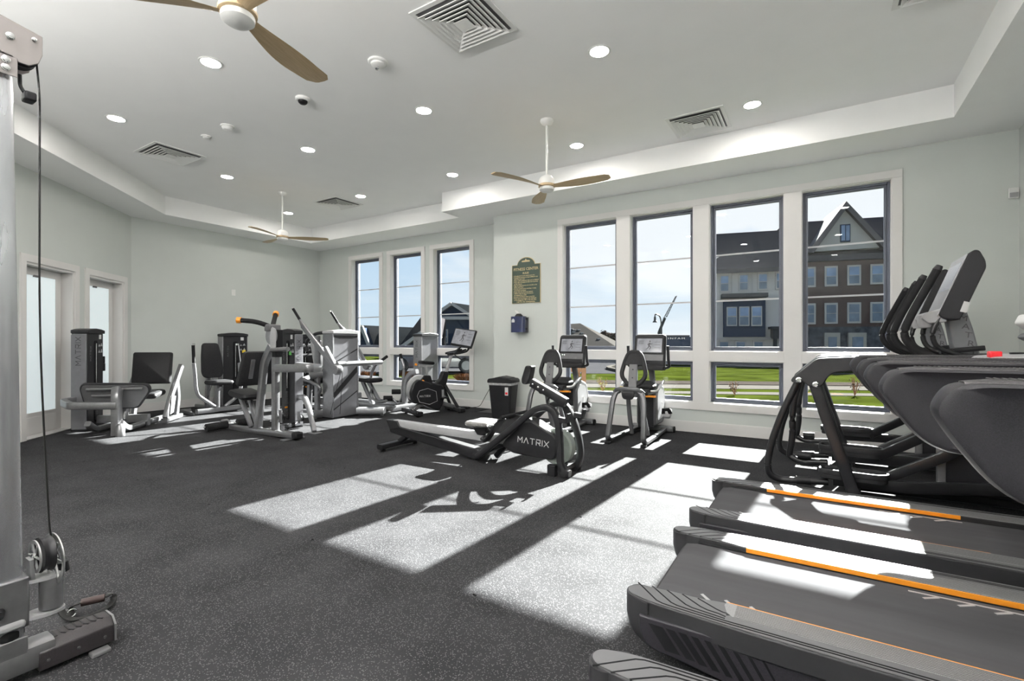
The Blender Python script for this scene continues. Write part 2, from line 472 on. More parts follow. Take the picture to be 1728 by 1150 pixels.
M_LEAFY = mat('yellow_green_leaves', (0.20, 0.19, 0.04), 0.8, matte=True, var=0.4, scale=20)
M_LAMP = bpy.data.materials.new('downlight_diffuser'); M_LAMP.use_nodes = True
_b = M_LAMP.node_tree.nodes['Principled BSDF']; _b.inputs['Base Color'].default_value = (0.9, 0.88, 0.85, 1)
_b.inputs['Emission Color'].default_value = (1.0, 0.955, 0.90, 1); _b.inputs['Emission Strength'].default_value = LAMP_E

# ================================================================== room shell
WN, WF, WR, WB = 6.80, 7.25, 1.70, -9.86        # near window wall, far window wall, right wall, far end wall
XS = -4.63                                       # where the window wall steps back
YB, XL = -3.5, -5.8
ZS, ZC = 3.33, 3.64
T = 0.22
# floor: slab and interlocking rubber tiles
bm = B(); prism(bm, [(WR+T, YB-T), (WR+T, WN+T), (XS, WN+T), (XS, WF+T), (WB-T, WF+T), (WB-T, 3.4), (XL-T, -0.6), (XL-T, YB-T)], -0.14, -0.008, 'Z')
floor = struct('floor', bm, M_BLACK)
TS = 1.22; TX0, TY0 = -0.15, 1.87
def edge_pts():
    n = 12; out = []
    for k in range(n):
        t = k/n
        out.append((t, 0)); 
        for (dt, dv) in ((0.02, 0.0), (0.012, 0.011), (0.030, 0.014), (0.053, 0.014), (0.071, 0.011), (0.0625, 0.0)):
            out.append((t+dt, dv))
    return out
EP = edge_pts()
def tile_outline():
    s = TS; g = 0.0006; P = []
    P += [(t*s, v) for t, v in EP]
    P += [(s+v, t*s) for t, v in EP]
    P += [(t*s, s+v) for t, v in reversed(EP)]
    P += [(v, t*s) for t, v in reversed(EP)]
    c = s/2
    out = []
    for p in P:
        q = (c+(p[0]-c)*(1-g), c+(p[1]-c)*(1-g))
        if not out or (abs(q[0]-out[-1][0])+abs(q[1]-out[-1][1])) > 1e-5: out.append(q)
    return out
def tile_bm():
    bm = B(); prism(bm, tile_outline(), -0.008, 0.0, 'Z')
    bmesh.ops.remove_doubles(bm, verts=bm.verts, dist=1e-6)
    return bm
TB = tile_bm(); tile_me = bpy.data.meshes.new('floor_tile'); TB.to_mesh(tile_me); TB.free(); tile_me.materials.append(M_FLOOR)
def clip_planes(cx, x0, x1, y0, y1):
    ymax = WN if x1 > XS+0.02 and x0 > XS-1.2 and cx > XS else WF
    return [((WR, 0), (1, 0)), ((0, ymax), (0, 1)), ((WB, 0), (-1, 0)), ((0, YB), (0, -1)), ((XL, 0), (-1, 0)) if cx > -6.4 and y1 < -0.6 else ((WB, 0), (-1, 0)),
            ((-9.86, 3.56), (-0.7071, -0.7071))]
for i in range(-8, 2):
    for j in range(-5, 5):
        x0, y0 = TX0+i*TS, TY0+j*TS; cx = x0+TS/2
        pl = clip_planes(cx, x0, x0+TS, y0, y0+TS)
        cor = [(x0-0.02, y0-0.02), (x0+TS+0.02, y0-0.02), (x0-0.02, y0+TS+0.02), (x0+TS+0.02, y0+TS+0.02)]
        st = []
        for (p, nn) in pl:
            ds = [(c[0]-p[0])*nn[0]+(c[1]-p[1])*nn[1] for c in cor]
            st.append('out' if min(ds) > -0.01 else ('in' if max(ds) < 0.005 else 'cut'))
        if 'out' in st: continue
        if all(q == 'in' for q in st):
            o = bpy.data.objects.new('floor_tile', tile_me)
        else:
            bm = tile_bm()
            for (p, nn), q in zip(pl, st):
                if q != 'cut': continue
                g = bm.verts[:]+bm.edges[:]+bm.faces[:]
                if not g: break
                bmesh.ops.bisect_plane(bm, geom=g, plane_co=(p[0]-x0, p[1]-y0, 0), plane_no=(nn[0], nn[1], 0), clear_outer=True)
            if not bm.faces: bm.free(); continue
            me = bpy.data.meshes.new('floor_tile'); bm.to_mesh(me); bm.free(); me.materials.append(M_FLOOR)
            o = bpy.data.objects.new('floor_tile', me)
        o.location = (x0, y0, 0); link(o, floor)

# ceiling with raised tray
outer = [(WR, WN), (XS, WN), (XS, WF), (WB, WF), (WB, 3.56), (XL, -0.5), (XL, YB), (WR, YB)]
inner = [(1.09, 6.12), (-5.19, 6.12), (-5.19, 6.57), (-9.21, 6.57), (-9.21, 3.80), (-5.2, -0.22), (-5.2, -2.9), (1.09, -2.9)]
bm = B()
vo = [bm.verts.new((x, y, ZS)) for x, y in outer]; vi = [bm.verts.new((x, y, ZS)) for x, y in inner]; vt = [bm.verts.new((x, y, ZC)) for x, y in inner]
N = 8
for k in range(N):
    bm.faces.new((vo[k], vo[(k+1) % N], vi[(k+1) % N], vi[k])); bm.faces.new((vi[k], vi[(k+1) % N], vt[(k+1) % N], vt[k]))
bm.faces.new(vt)
# top skin so that it is a closed slab
tp = [bm.verts.new((x+(0.3 if x > 0 else -0.3), y+(0.3 if y > 3 else -0.3), ZC+0.35)) for x, y in outer]
for k in range(N): bm.faces.new((vo[k], vo[(k+1) % N], tp[(k+1) % N], tp[k]))
bm.faces.new(tp)
bmesh.ops.recalc_face_normals(bm, faces=bm.faces[:])
struct('ceiling', bm, M_CEIL)

ZU0, ZU1, ZL0, ZL1 = 1.080, 3.015, 0.403, 0.951
NEAR = [(-3.335, -2.473), (-2.271, -1.408), (-1.207, -0.349), (-0.163, 0.694)]
FAR = [(-8.734, -7.863), (-7.540, -6.678), (-6.356, -5.477)]
def window_wall(name, x0, x1, y, ops):
    bm = B(); H_ = ZS+0.02
    bx(bm, x0, x1, y, y+T, 0, ZL0); bx(bm, x0, x1, y, y+T, ZU1, H_)
    xs = [x0]+[v for o in ops for v in o]+[x1]
    for a, b in zip(xs[0::2], xs[1::2]): bx(bm, a, b, y, y+T, ZL0, ZU1)
    for a, b in ops: bx(bm, a, b, y, y+T, ZL1, ZU0)
    bmesh.ops.remove_doubles(bm, verts=bm.verts, dist=1e-5)
    return struct(name, bm, M_WALL)
wall_win = window_wall('wall_window_near', XS, WR+T, WN, NEAR)
wall_far = window_wall('wall_window_far', WB-T, XS-0.0, WF, FAR)
struct('wall_step', box(XS, XS+0.02, WN+T, WF+T, 0, ZS+0.02), M_WALL)
struct('wall_right', box(WR, WR+T, YB-T, WN, 0, ZS+0.02), M_WALL)
struct('wall_end', box(WB-T, WB, 3.40, WF, 0, ZS+0.02), M_WALL)
struct('wall_behind', box(XL-T, WR, YB-T, YB, 0, ZS+0.02), M_WALL)
struct('wall_side', box(XL-T, XL, YB, -0.42, 0, ZS+0.02), M_WALL)
# slanting wall with two doors; local: s along the wall, n outwards (away from the room)
S2 = math.sqrt(0.5)
def LW(s, n=0.0, z=0.0):                # wall line x+y = -6.30
    return Vector((-3.15 - s*S2 - n*S2, -3.15 + s*S2 - n*S2, z))
ML = Matrix(((-S2, -S2, 0, -3.15), (S2, -S2, 0, -3.15), (0, 0, 1, 0), (0, 0, 0, 1)))
DOORS = [(7.096, 8.011), (8.330, 9.255)]
DH = 2.190
bm = B()
xs = [3.70, DOORS[0][0], DOORS[0][1], DOORS[1][0], DOORS[1][1], 9.49]
for a, b in zip(xs[0::2], xs[1::2]): bx(bm, a, b, 0, T, 0, ZS+0.02, ML)
for a, b in DOORS: bx(bm, a, b, 0, T, DH, ZS+0.02, ML)
bmesh.ops.remove_doubles(bm, verts=bm.verts, dist=1e-5)
struct('wall_left', bm, M_WALL)

# ---- windows
def window(n, x0, x1, y, z0, z1, bars):
    r = struct('window_%d' % n, box_frame(x0, x1, z0, z1, y+0.085, y+0.175, 0.034), M_VINYL, bevel=0.004)
    obj('sash', box_frame(x0+0.034, x1-0.034, z0+0.034, z1-0.034, y+0.105, y+0.150, 0.026), M_VINYL, r, bevel=0.003)
    obj('pane', box(x0+0.058, x1-0.058, y+0.125, y+0.131, z0+0.058, z1-0.058), M_GLASS, r)
    for zb in bars: obj('glazing_bar', box(x0+0.058, x1-0.058, y+0.112, y+0.124, zb-0.010, zb+0.010), M_MUNTIN, r)
    if bars:
        obj('head_latch', box((x0+x1)/2-0.10, (x0+x1)/2+0.06, y+0.078, y+0.090, z1-0.028, z1-0.012), M_MIDGREY, r, bevel=0.002)
    # white jamb lining of the reveal
    lin = B()
    bx(lin, x0, x0+0.008, y, y+T, z0, z1); bx(lin, x1-0.008, x1, y, y+T, z0, z1)
    bx(lin, x0+0.008, x1-0.008, y, y+T, z1-0.008, z1); bx(lin, x0+0.008, x1-0.008, y, y+T, z0, z0+0.008)
    obj('jamb_lining', lin, M_TRIM, r)
    return r
def box_frame(x0, x1, z0, z1, y0, y1, w):
    bm = B()
    bx(bm, x0, x0+w, y0, y1, z0, z1); bx(bm, x1-w, x1, y0, y1, z0, z1)
    bx(bm, x0+w, x1-w, y0, y1, z0, z0+w); bx(bm, x0+w, x1-w, y0, y1, z1-w, z1)
    return bm
k = 1
for ops, y in ((NEAR, WN), (FAR, WF)):
    for a, b in ops:
        window(k, a, b, y, ZU0, ZU1, (2.350, 1.745)); window(k+1, a, b, y, ZL0, ZL1, ()); k += 2
# ---- casings
tk = 0.019
def casing(n, y, x0, x1, ops):
    t = struct('trim_%d' % n, box(x0, x1, y-tk-0.003, y, ZU1, 3.100), M_TRIM, bevel=0.002)
    obj('apron', box(x0, x1, y-tk-0.003, y, 0.303, ZL0), M_TRIM, t, bevel=0.002)
    xs = [x0]+[v for o in ops for v in o]+[x1]
    for a, b in zip(xs[0::2], xs[1::2]): obj('upright_board', box(a, b, y-tk, y, ZL0, ZU1), M_TRIM, t, bevel=0.0015)
    for a, b in ops: obj('rail_board', box(a, b, y-tk, y, ZL1, ZU0), M_TRIM, t, bevel=0.0015)
casing(1, WN, -3.425, 0.785, NEAR)
for i, (a, b) in enumerate(FAR): casing(2+i, WF, a-0.097, b+0.100, [(a, b)])
# ---- baseboards
def skirting(name, M=None, segs=()):
    bm = B()
    for (x0, x1, y0, y1) in segs:
        bx(bm, x0, x1, y0, y1, 0.0, 0.135, M)
        dy = 0.006
        bx(bm, x0, x1, min(y0, y1)+(0.004), max(y0, y1)-0.0, 0.135, 0.145, M)
    return struct(name, bm, M_TRIM)
skirting('baseboard_near', None, [(XS-0.014, WR, WN-0.014, WN)])
skirting('baseboard_far', None, [(WB, XS, WF-0.014, WF)])
skirting('baseboard_step', None, [(XS-0.014, XS, WN, WF-0.014)])
skirting('baseboard_end', None, [(WB, WB+0.014, 3.56, WF-0.014)])
skirting('baseboard_right', None, [(WR-0.014, WR, YB, WN-0.014)])
skirting('baseboard_left', ML, [(3.75, DOORS[0][0]-0.09, -0.014, 0), (DOORS[0][1]+0.09, DOORS[1][0]-0.09, -0.014, 0), (DOORS[1][1]+0.09, 9.48, -0.014, 0)])
# ---- doors
def door(n, s0, s1):
    # casing boards, lining, leaf with frosted lite
    d = struct('door_%d' % n, bx(B(), s0+0.035, s1-0.035, 0.135, 0.175, 0.012, DH-0.035, ML), M_TRIM)
    cs = B(); w = 0.09
    bx(cs, s0-w, s0, -tk, 0, 0, DH+w, ML); bx(cs, s1, s1+w, -tk, 0, 0, DH+w, ML); bx(cs, s0, s1, -tk, 0, DH, DH+w, ML)
    obj('casing', cs, M_TRIM, d)
    li = B()
    bx(li, s0, s0+0.03, 0, T, 0, DH, ML); bx(li, s1-0.03, s1, 0, T, 0, DH, ML); bx(li, s0+0.03, s1-0.03, 0, T, DH-0.03, DH, ML)
    bx(li, s0+0.03, s0+0.045, 0.178, 0.20, 0, DH-0.03, ML); bx(li, s1-0.045, s1-0.03, 0.178, 0.20, 0, DH-0.03, ML)
    obj('jamb', li, M_TRIM, d)
    g0, g1, gz0, gz1 = s0+0.165, s1-0.165, 0.30, 2.055
    fr = B()
    for (a, b, c, e_) in ((g0-0.022, g0, gz0-0.022, gz1+0.022), (g1, g1+0.022, gz0-0.022, gz1+0.022), (g0, g1, gz0-0.022, gz0), (g0, g1, gz1, gz1+0.022)):
        bx(fr, a, b, 0.122, 0.135, c, e_, ML)
    obj('lite_frame', fr, M_TRIM, d)
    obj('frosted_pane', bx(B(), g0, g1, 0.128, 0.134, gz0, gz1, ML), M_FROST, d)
    obj('bottom_rail', bx(B(), s0+0.15, s1-0.15, 0.129, 0.1345, 0.03, 0.24, ML), M_TRIM, d)
    h = B(); lathe(h, [(0.026, 0), (0.026, 0.008), (0.010, 0.010), (0.010, 0.045), (0.022, 0.05), (0.026, 0.065), (0.018, 0.078)], LW(s0+0.09, 0.135, 0.98), 16, (S2, S2, 0))
    obj('door_knob', h, M_CHROME, d, smooth=True)
    obj('threshold', bx(B(), s0+0.03, s1-0.03, 0.0, 0.18, 0.0, 0.010, ML), M_TRIM, d)
    obj('closer_tab', bx(B(), (s0+s1)/2-0.12, (s0+s1)/2-0.03, 0.115, 0.128, gz1-0.018, gz1+0.008, ML), M_MIDGREY, d)
door(1, *DOORS[0]); door(2, *DOORS[1])

# ================================================================== ceiling fixtures
def downlight(x, y, lab):
    t = thing('recessed_downlight', lab, 'ceiling light', (x, y, ZC), 0, 'recessed downlights in the raised ceiling')
    obj('trim_ring', lathe(B(), [(0.074, 0.0), (0.094, -0.001), (0.094, -0.004), (0.078, -0.007), (0.074, -0.003)], (0, 0, 0), 28, cap=False), M_FIXT, t, smooth=True)
    obj('diffuser', lathe(B(), [(0.075, -0.0035), (0.01, -0.0045)], (0, 0, 0), 28), M_LAMP, t)
    return t
def place(px, py): p = onZ(px, py, ZC); return p.x, p.y
rows = {5.54: [(-0.57, 'recessed downlight at the right, right of the vent over the tall windows'), (-2.53, 'recessed downlight just right of the fan rod over the near windows'),
               (-4.50, 'recessed downlight above the corner where the soffit steps'), (-6.46, 'recessed downlight right of the small far vent'), (-8.46, 'recessed downlight beside the farthest fan rod')],
        3.845: [(-1.55, 'recessed downlight right of the large near vent'), (-3.51, 'recessed downlight in the middle of the ceiling, left of the near fan rod'),
                (-5.46, 'recessed downlight halfway between the round camera and the far fan'), (-7.37, 'recessed downlight to the right of the left square vent')],
        2.20: [(-4.48, 'recessed downlight left of the long blade of the nearest fan'), (-6.47, 'recessed downlight farthest left, before the slanting soffit')]}
for y, L in rows.items():
    for x, lab in L: downlight(x, y, lab)
WX = {-4.48: 'far left', -3.5: 'left', -2.5: 'middle left', -1.55: 'middle', -0.55: 'middle right', 0.4: 'right'}
WY = {3.2: 'over the nearest treadmills', 2.2: 'in front of the nearest fan', 0.55: 'above the camera', -1.1: 'behind the camera', -2.4: 'by the rear wall'}
for (x, y) in ((-2.5, 2.2), (-0.55, 2.2), (-3.5, 0.55), (-1.55, 0.55), (0.4, 0.55), (-4.48, -1.1), (-2.5, -1.1), (-0.55, -1.1), (-1.55, -2.4), (0.4, 3.2), (0.4, -2.4), (-3.5, -2.4)):  # extra downlights added out of view to brighten the room
    downlight(x, y, 'added fill downlight out of the picture, %s, %s one' % (WY[y], WX[x]))
def vent(x, y, lab):
    t = thing('air_vent', lab, 'vent', (x, y, ZC), 0, 'square ceiling air vents')
    h = 0.295
    fr = B()
    for (a, b, c, d) in ((-h, -h+0.035, -h, h), (h-0.035, h, -h, h), (-h+0.035, h-0.035, -h, -h+0.035), (-h+0.035, h-0.035, h-0.035, h)):
        bx(fr, a, b, c, d, -0.008, 0.0)
    obj('frame', fr, M_FIXT, t)
    obj('duct_back', box(-h+0.03, h-0.03, -h+0.03, h-0.03, -0.002, -0.0005), M_MIDGREY, t)
    for k in range(6):
        s = h-0.045-k*0.038; w = 0.034; bm = B()
        v0 = [bm.verts.new((a*s, b*s, -0.030)) for a, b in ((-1, -1), (1, -1), (1, 1), (-1, 1))]
        v1 = [bm.verts.new((a*(s-w), b*(s-w), -0.012)) for a, b in ((-1, -1), (1, -1), (1, 1), (-1, 1))]
        v2 = [bm.verts.new((a*(s-0.003), b*(s-0.003), -0.034)) for a, b in ((-1, -1), (1, -1), (1, 1), (-1, 1))]
        v3 = [bm.verts.new((a*(s-w-0.003), b*(s-w-0.003), -0.016)) for a, b in ((-1, -1), (1, -1), (1, 1), (-1, 1))]
        for i in range(4):
            j = (i+1) % 4
            bm.faces.new((v0[i], v0[j], v1[j], v1[i])); bm.faces.new((v2[j], v2[i], v3[i], v3[j])); bm.faces.new((v0[j], v0[i], v2[i], v2[j])); bm.faces.new((v1[i], v1[j], v3[j], v3[i]))
        obj('louvre', bm, M_FIXT, t)
    bm = B(); s = 0.062
    v = [bm.verts.new((a*s, b*s, -0.034)) for a, b in ((-1, -1), (1, -1), (1, 1), (-1, 1))]; c = bm.verts.new((0, 0, -0.012))
    for i in range(4): bm.faces.new((v[i], v[(i+1) % 4], c))
    bm.faces.new(v[::-1]); obj('centre_cone', bm, M_FIXT, t)
vent(-2.27, 2.94, 'largest square air vent, near the top of the ceiling')
vent(-1.12, 5.68, 'square air vent above the tall windows, right of the near fan')
vent(-7.10, 2.99, 'square air vent at the far left beside the slanting soffit')
vent(-7.11, 5.61, 'smallest square air vent, right of the farthest fan')
vent(0.75, 4.21, 'square air vent cut by the top edge of the picture at the right')
# detectors
p = onZ(638, 104, ZC)
t = thing('fire_alarm', 'white round fire alarm with a clear strobe, left of the large vent', 'alarm', p)
obj('base', lathe(B(), [(0.085, 0), (0.085, -0.012), (0.078, -0.018), (0.03, -0.019)], (0, 0, 0), 28), M_FIXT, t, smooth=True)
obj('body', lathe(B(), [(0.062, -0.018), (0.060, -0.034), (0.045, -0.042), (0.01, -0.044)], (0, 0, 0), 28), M_FIXT, t, smooth=True)
obj('strobe_lens', lathe(B(), [(0.022, -0.042), (0.020, -0.060), (0.012, -0.068), (0.002, -0.070)], (-0.012, 0.0, 0), 16), M_CHROME, t, smooth=True)
p = onZ(511, 166, ZC)
t = thing('dome_camera', 'small white ceiling dome camera with a dark lens, left of the round alarm', 'camera', p)
obj('base', lathe(B(), [(0.070, 0), (0.070, -0.018), (0.060, -0.028), (0.040, -0.030)], (0, 0, 0), 24), M_FIXT, t, smooth=True)
obj('lens_dome', lathe(B(), [(0.046, -0.028), (0.042, -0.045), (0.028, -0.058), (0.004, -0.062)], (0, 0, 0), 20), M_BLACK, t, smooth=True)
p = onZ(384, 213, ZC)
t = thing('smoke_detector', 'white smoke detector left of the dome camera', 'detector', p)
obj('base', lathe(B(), [(0.072, 0), (0.072, -0.010), (0.066, -0.012)], (0, 0, 0), 24), M_FIXT, t, smooth=True)
obj('body', lathe(B(), [(0.058, -0.010), (0.060, -0.022), (0.045, -0.045), (0.020, -0.052), (0.004, -0.053)], (0, 0, 0), 24), M_FIXT, t, smooth=True)
p = onZ(348, 230, ZC)
t = thing('heat_sensor', 'small white ceiling sensor, leftmost of the round devices', 'detector', p)
obj('base', lathe(B(), [(0.055, 0), (0.055, -0.010), (0.05, -0.014)], (0, 0, 0), 20), M_FIXT, t, smooth=True)
obj('body', lathe(B(), [(0.035, -0.012), (0.036, -0.026), (0.02, -0.034), (0.004, -0.035)], (0, 0, 0), 20), M_FIXT, t, smooth=True)

def blade_bm(length=0.70, r0=0.085):
    bm = B(); n = 14; rings = []
    for i in range(n+1):
        t = i/n; r = r0+(length-r0)*t
        w = 0.034+0.050*math.sin(min(1, t*1.25)*PI*0.62)**1.3 if t < 0.9 else 0.034+0.050*math.sin(min(1, 0.9*1.25)*PI*0.62)**1.3
        if t > 0.90: w *= (1-((t-0.9)/0.1)**2*0.42)
        off = 0.020*math.sin(t*PI)                 # swept outline
        tw = math.radians(16*(1-t*0.75))
        z = -0.006+0.012*t
        c, s = math.cos(tw), math.sin(tw)
        ring = []
        for (a, b) in ((-1, 0), (-0.5, 0.5), (0.5, 0.6), (1, 0), (0.5, -0.5), (-0.5, -0.5)):
            y = off + a*w*c; zz = z - a*w*s + b*0.010
            ring.append(bm.verts.new((r, y, zz)))
        rings.append(ring)
    for a, b in zip(rings, rings[1:]):
        for j in range(6): bm.faces.new((a[j], a[(j+1) % 6], b[(j+1) % 6], b[j]))
    bm.faces.new(rings[0][::-1]); bm.faces.new(rings[-1])
    bmesh.ops.recalc_face_normals(bm, faces=bm.faces[:])
    return bm
def fan(x, y, ang, lab):
    t = thing('ceiling_fan', lab, 'ceiling fan', (x, y, ZC), 0, 'white ceiling fans with wood blades')
    Zb = 2.915-ZC
    obj('canopy', lathe(B(), [(0.070, 0), (0.072, -0.015), (0.060, -0.040), (0.030, -0.060), (0.016, -0.064)], (0, 0, 0), 24), M_FIXT, t, smooth=True)
    obj('down_rod', rod(B(), (0, 0, -0.05), (0, 0, Zb+0.10), 0.0125), M_FIXT, t, smooth=True)
    obj('motor_housing', lathe(B(), [(0.016, 0.125), (0.030, 0.118), (0.062, 0.100), (0.082, 0.075), (0.088, 0.040), (0.088, 0.012)], (0, 0, Zb), 28), M_FIXT, t, smooth=True)
    obj('wood_hub', lathe(B(), [(0.090, 0.014), (0.094, 0.004), (0.092, -0.010), (0.080, -0.016)], (0, 0, Zb), 28), M_WOOD, t, smooth=True)
    obj('light_kit', lathe(B(), [(0.078, -0.014), (0.082, -0.024), (0.080, -0.044), (0.060, -0.060), (0.030, -0.068), (0.004, -0.070)], (0, 0, Zb), 28), M_FIXT, t, smooth=True)
    for k in range(3):
        o = obj('blade', blade_bm(), M_WOOD, t, smooth=True)
        o.location = (0, 0, Zb); o.rotation_euler = (0, 0, math.radians(ang+120*k))
fan(-2.52, 4.73, 7, 'white ceiling fan with wood blades in front of the tall windows')
fan(-7.38, 4.73, 49, 'farthest ceiling fan with wood blades, over the weight machines')
fan(-2.55, 1.385, 108, 'nearest ceiling fan with wood blades, cut by the top edge')

# ================================================================== wall things
t = thing('rules_sign', 'dark green arched sign with gold fitness center rules on the wall', 'sign', (-3.996, WN, 0))
hw = 0.2665
arc = [(-hw, 1.835), (hw, 1.835), (hw, 2.462), (0.165, 2.462)]+[(0.165*math.cos(a), 2.455+0.125*math.sin(a)) for a in [PI*k/14 for k in range(1, 14)]]+[(-0.165, 2.462), (-hw, 2.462)]
obj('gold_border', prism(B(), arc, -0.012, -0.001, 'Y'), M_GOLD, t)
c0 = (0, 2.1)
arc2 = [(p[0]*0.972, c0[1]+(p[1]-c0[1])*0.980) for p in arc]
M_GREEN = mat('dark_green_sign', (0.045, 0.070, 0.052), 0.5, var=0.08)
obj('green_face', prism(B(), arc2, -0.016, -0.0125, 'Y'), M_GREEN, t)
MS = lambda x, z, y=-0.0165: Matrix(((1, 0, 0, x), (0, 0, -1, y), (0, 1, 0, z), (0, 0, 0, 1)))
text('title_lettering', 'FITNESS CENTER', 0.062, MS(0, 2.385), M_GOLD, t, bold=0.0008)
text('subtitle_lettering', 'RULES', 0.042, MS(0, 2.320), M_GOLD, t, bold=0.0008)
lines = ['\u2022 All equipment is to be used at your own', '\u2022 Management assumes no responsibility for any', '  injury that may occur', '\u2022 Please replace equipment when you are finished', '\u2022 Please wipe off equipment after use to prevent',
         '  spread of germs', '\u2022 Bags and equipment are not to be left on the', '  fitness center floor', '\u2022 No food, alcohol and no smoking or vaping', '  of any kind is permitted', '\u2022 Proper attire and shoes are required',
         '\u2022 Children under the age of 16 must be', '  accompanied by an adult', '\u2022 No pets in the fitness center at any time', '\u2022 Please report any damage to the equipment', '  to the management office or the main office']
for i, s in enumerate(lines):
    text('rule_lettering', s, 0.0235, MS(-0.235, 2.280-i*0.0262), M_GOLD, t, align='LEFT', bold=0.0005)
text('footer_lettering', 'Call 911 for emergencies', 0.034, MS(0, 1.858), M_GOLD, t, bold=0.0004)
em = B()
prism(em, [(-0.070+0.0, 2.500), (0.070, 2.500), (0.082, 2.512), (0.060, 2.524), (0.015, 2.528), (0.0, 2.556), (-0.015, 2.528), (-0.060, 2.524), (-0.082, 2.512)], -0.018, -0.0163, 'Y')
obj('emblem', em, M_GOLD, t)

p0 = onY(869, 533, WN-0.12)
t = thing('wipes_dispenser', 'dark blue wall dispenser for wipes with a tissue sticking out of the top', 'dispenser', (-4.085, WN, 1.36))
M_BLUEPL = mat('translucent_navy_plastic', (0.018, 0.026, 0.080), 0.12, var=0.15, coat=0.6)
obj('back_plate', box(-0.115, 0.135, -0.020, 0, 0.0, 0.245), M_MIDGREY, t, bevel=0.004)
prof = rounded([(-0.13, -0.02), (-0.13, -0.15), (0.125, -0.15), (0.125, -0.02)], 0.05, 6)
bm = B(); prism(bm, prof, 0.0, 0.255, 'Z'); obj('body', bm, M_BLUEPL, t, smooth=True)
obj('dome', lathe(B(), [(0.07, 0.255), (0.06, 0.275), (0.035, 0.300), (0.022, 0.302)], (0, -0.085, 0), 20), M_DARKGREY, t, smooth=True)
bm = B(); prism(bm, [(-0.03, 0.298), (0.02, 0.298), (0.0, 0.318), (-0.03, 0.345), (-0.075, 0.362), (-0.065, 0.335)], -0.088, -0.084, 'Y')
obj('tissue', bm, M_FIXT, t)
obj('sticker', prism(B(), [(-0.095, 0.16), (-0.040, 0.16), (-0.040, 0.20), (-0.0675, 0.222), (-0.095, 0.20)], -0.1525, -0.1505, 'Y'), M_WHITE, t)
for z in (0.04, 0.20): obj('hinge', rod(B(), (0.132, -0.06, z), (0.132, -0.06, z+0.03), 0.012), M_BLACK, t)
# switch, thermostat, outlet
t = thing('light_switch', 'white wall plate on the far end wall above the seated machines', 'switch', (WB, 5.269, 2.19))
obj('plate', box(0, 0.006, -0.038, 0.038, -0.06, 0.06), M_FIXT, t, bevel=0.002); obj('rocker', box(0.006, 0.011, -0.016, 0.016, -0.032, 0.032), M_FIXT, t, bevel=0.001)
t = thing('thermostat', 'small white wall sensor high at the right corner', 'thermostat', (1.655, WN, 2.695))
obj('cover', box(-0.036, 0.040, -0.028, 0, -0.055, 0.050), M_FIXT, t, bevel=0.006)
obj('lower_panel', box(-0.030, 0.034, -0.031, -0.028, -0.048, 0.0), M_LIGHTGREY, t, bevel=0.001)
t = thing('wall_outlet', 'white wall outlet with a black plug above the baseboard left of the bin', 'outlet', (-4.90, WF, 0.535))
obj('plate', box(-0.036, 0.036, -0.006, 0, -0.06, 0.06), M_FIXT, t, bevel=0.002)
obj('plug', box(-0.015, 0.015, -0.04, -0.006, -0.035, -0.005), M_BLACK, t, bevel=0.004)
pa = onZ(795, 690)
t = thing('power_cord', 'thin black cord from the wall outlet down to an adapter on the floor', 'cord')
obj('cord', tube(B(), [(-4.90, WF-0.04, 0.51), (-4.99, WF-0.13, 0.30), (pa.x+0.12, pa.y+0.1, 0.03), (pa.x, pa.y, 0.02)], 0.005, 0.25, 8), M_CABLE, t, smooth=True)
obj('adapter', bx(B(), pa.x-0.16, pa.x+0.0, pa.y-0.10, pa.y-0.03, 0, 0.04), M_BLACK, t, bevel=0.006)

# fill luminaires added behind the camera, out of view, to brighten the ceiling
for k, (x, y) in enumerate(((-4.2, -1.6), (-2.0, -1.7), (0.2, -1.7))):
    t = thing('fill_pendant', ('left', 'middle', 'right')[k]+' added fill luminaire, unseen behind the camera', 'added fill light', (x, y, 2.45), 0, 'added fill luminaires behind the camera')
    obj('housing', box(-0.85, 0.85, -0.05, 0.05, 0.0, 0.07), M_FIXT, t, bevel=0.006)
    for sx in (-0.7, 0.7): obj('suspension_wire', rod(B(), (sx, 0, 0.07), (sx, 0, ZC-2.45), 0.002, 6), M_CHROME, t)
    for (nm, z, rx, en) in (('fill_uplight', 0.085, PI, UP_E),):
        ld = bpy.data.lights.new(nm, 'AREA'); ld.shape = 'RECTANGLE'; ld.size = 1.6; ld.size_y = 0.08; ld.energy = en; ld.color = (1, 0.98, 0.96)
        lo = bpy.data.objects.new(nm, ld); link(lo, t); lo.location = (0, 0, z); lo.rotation_euler = (rx, 0, 0)
# ================================================================== outside
GZ = -0.15
M_ROOF2 = mat('sunlit_brown_shingles', (0.16, 0.145, 0.13), 0.9, var=0.1, scale=10, matte=True)  # sunlight put into the colour, as the upright roof faces stay shaded
def gb_(p): return (p[0], p[1], GZ)
def cpt(px, py, w): return ((px-CXP)/FPX*w, CAMZ-(py-HYP)/FPX*w)
MCF = Matrix.Rotation(YAW, 4, 'Z')
def c3(px, py, w_): a = cpt(px, py, w_); return MCF @ Vector((a[0], w_, a[1]))
ST = Fr(0, 0, 25.1)
def L2W(fr): 
    return Matrix.Translation(fr.o) @ Matrix.Rotation(fr.a, 4, 'Z')
MST = L2W(ST)
def strip(v0, v1, u0=-130, u1=90, z0=GZ-0.1, z1=GZ): return bx(B(), u0, u1, v0, v1, z0, z1, MST)
gr = tag(obj('lawn', strip(6.2, 130, -190, 120, GZ-0.3, GZ), M_GRASS), 'mown green lawn between the paths outside the windows', 'lawn', kind='stuff')
gr['kind'] = 'structure'
bm = B(); bx(bm, -190, 120, 5.9, 13.15, GZ-0.25, GZ+0.001, MST)
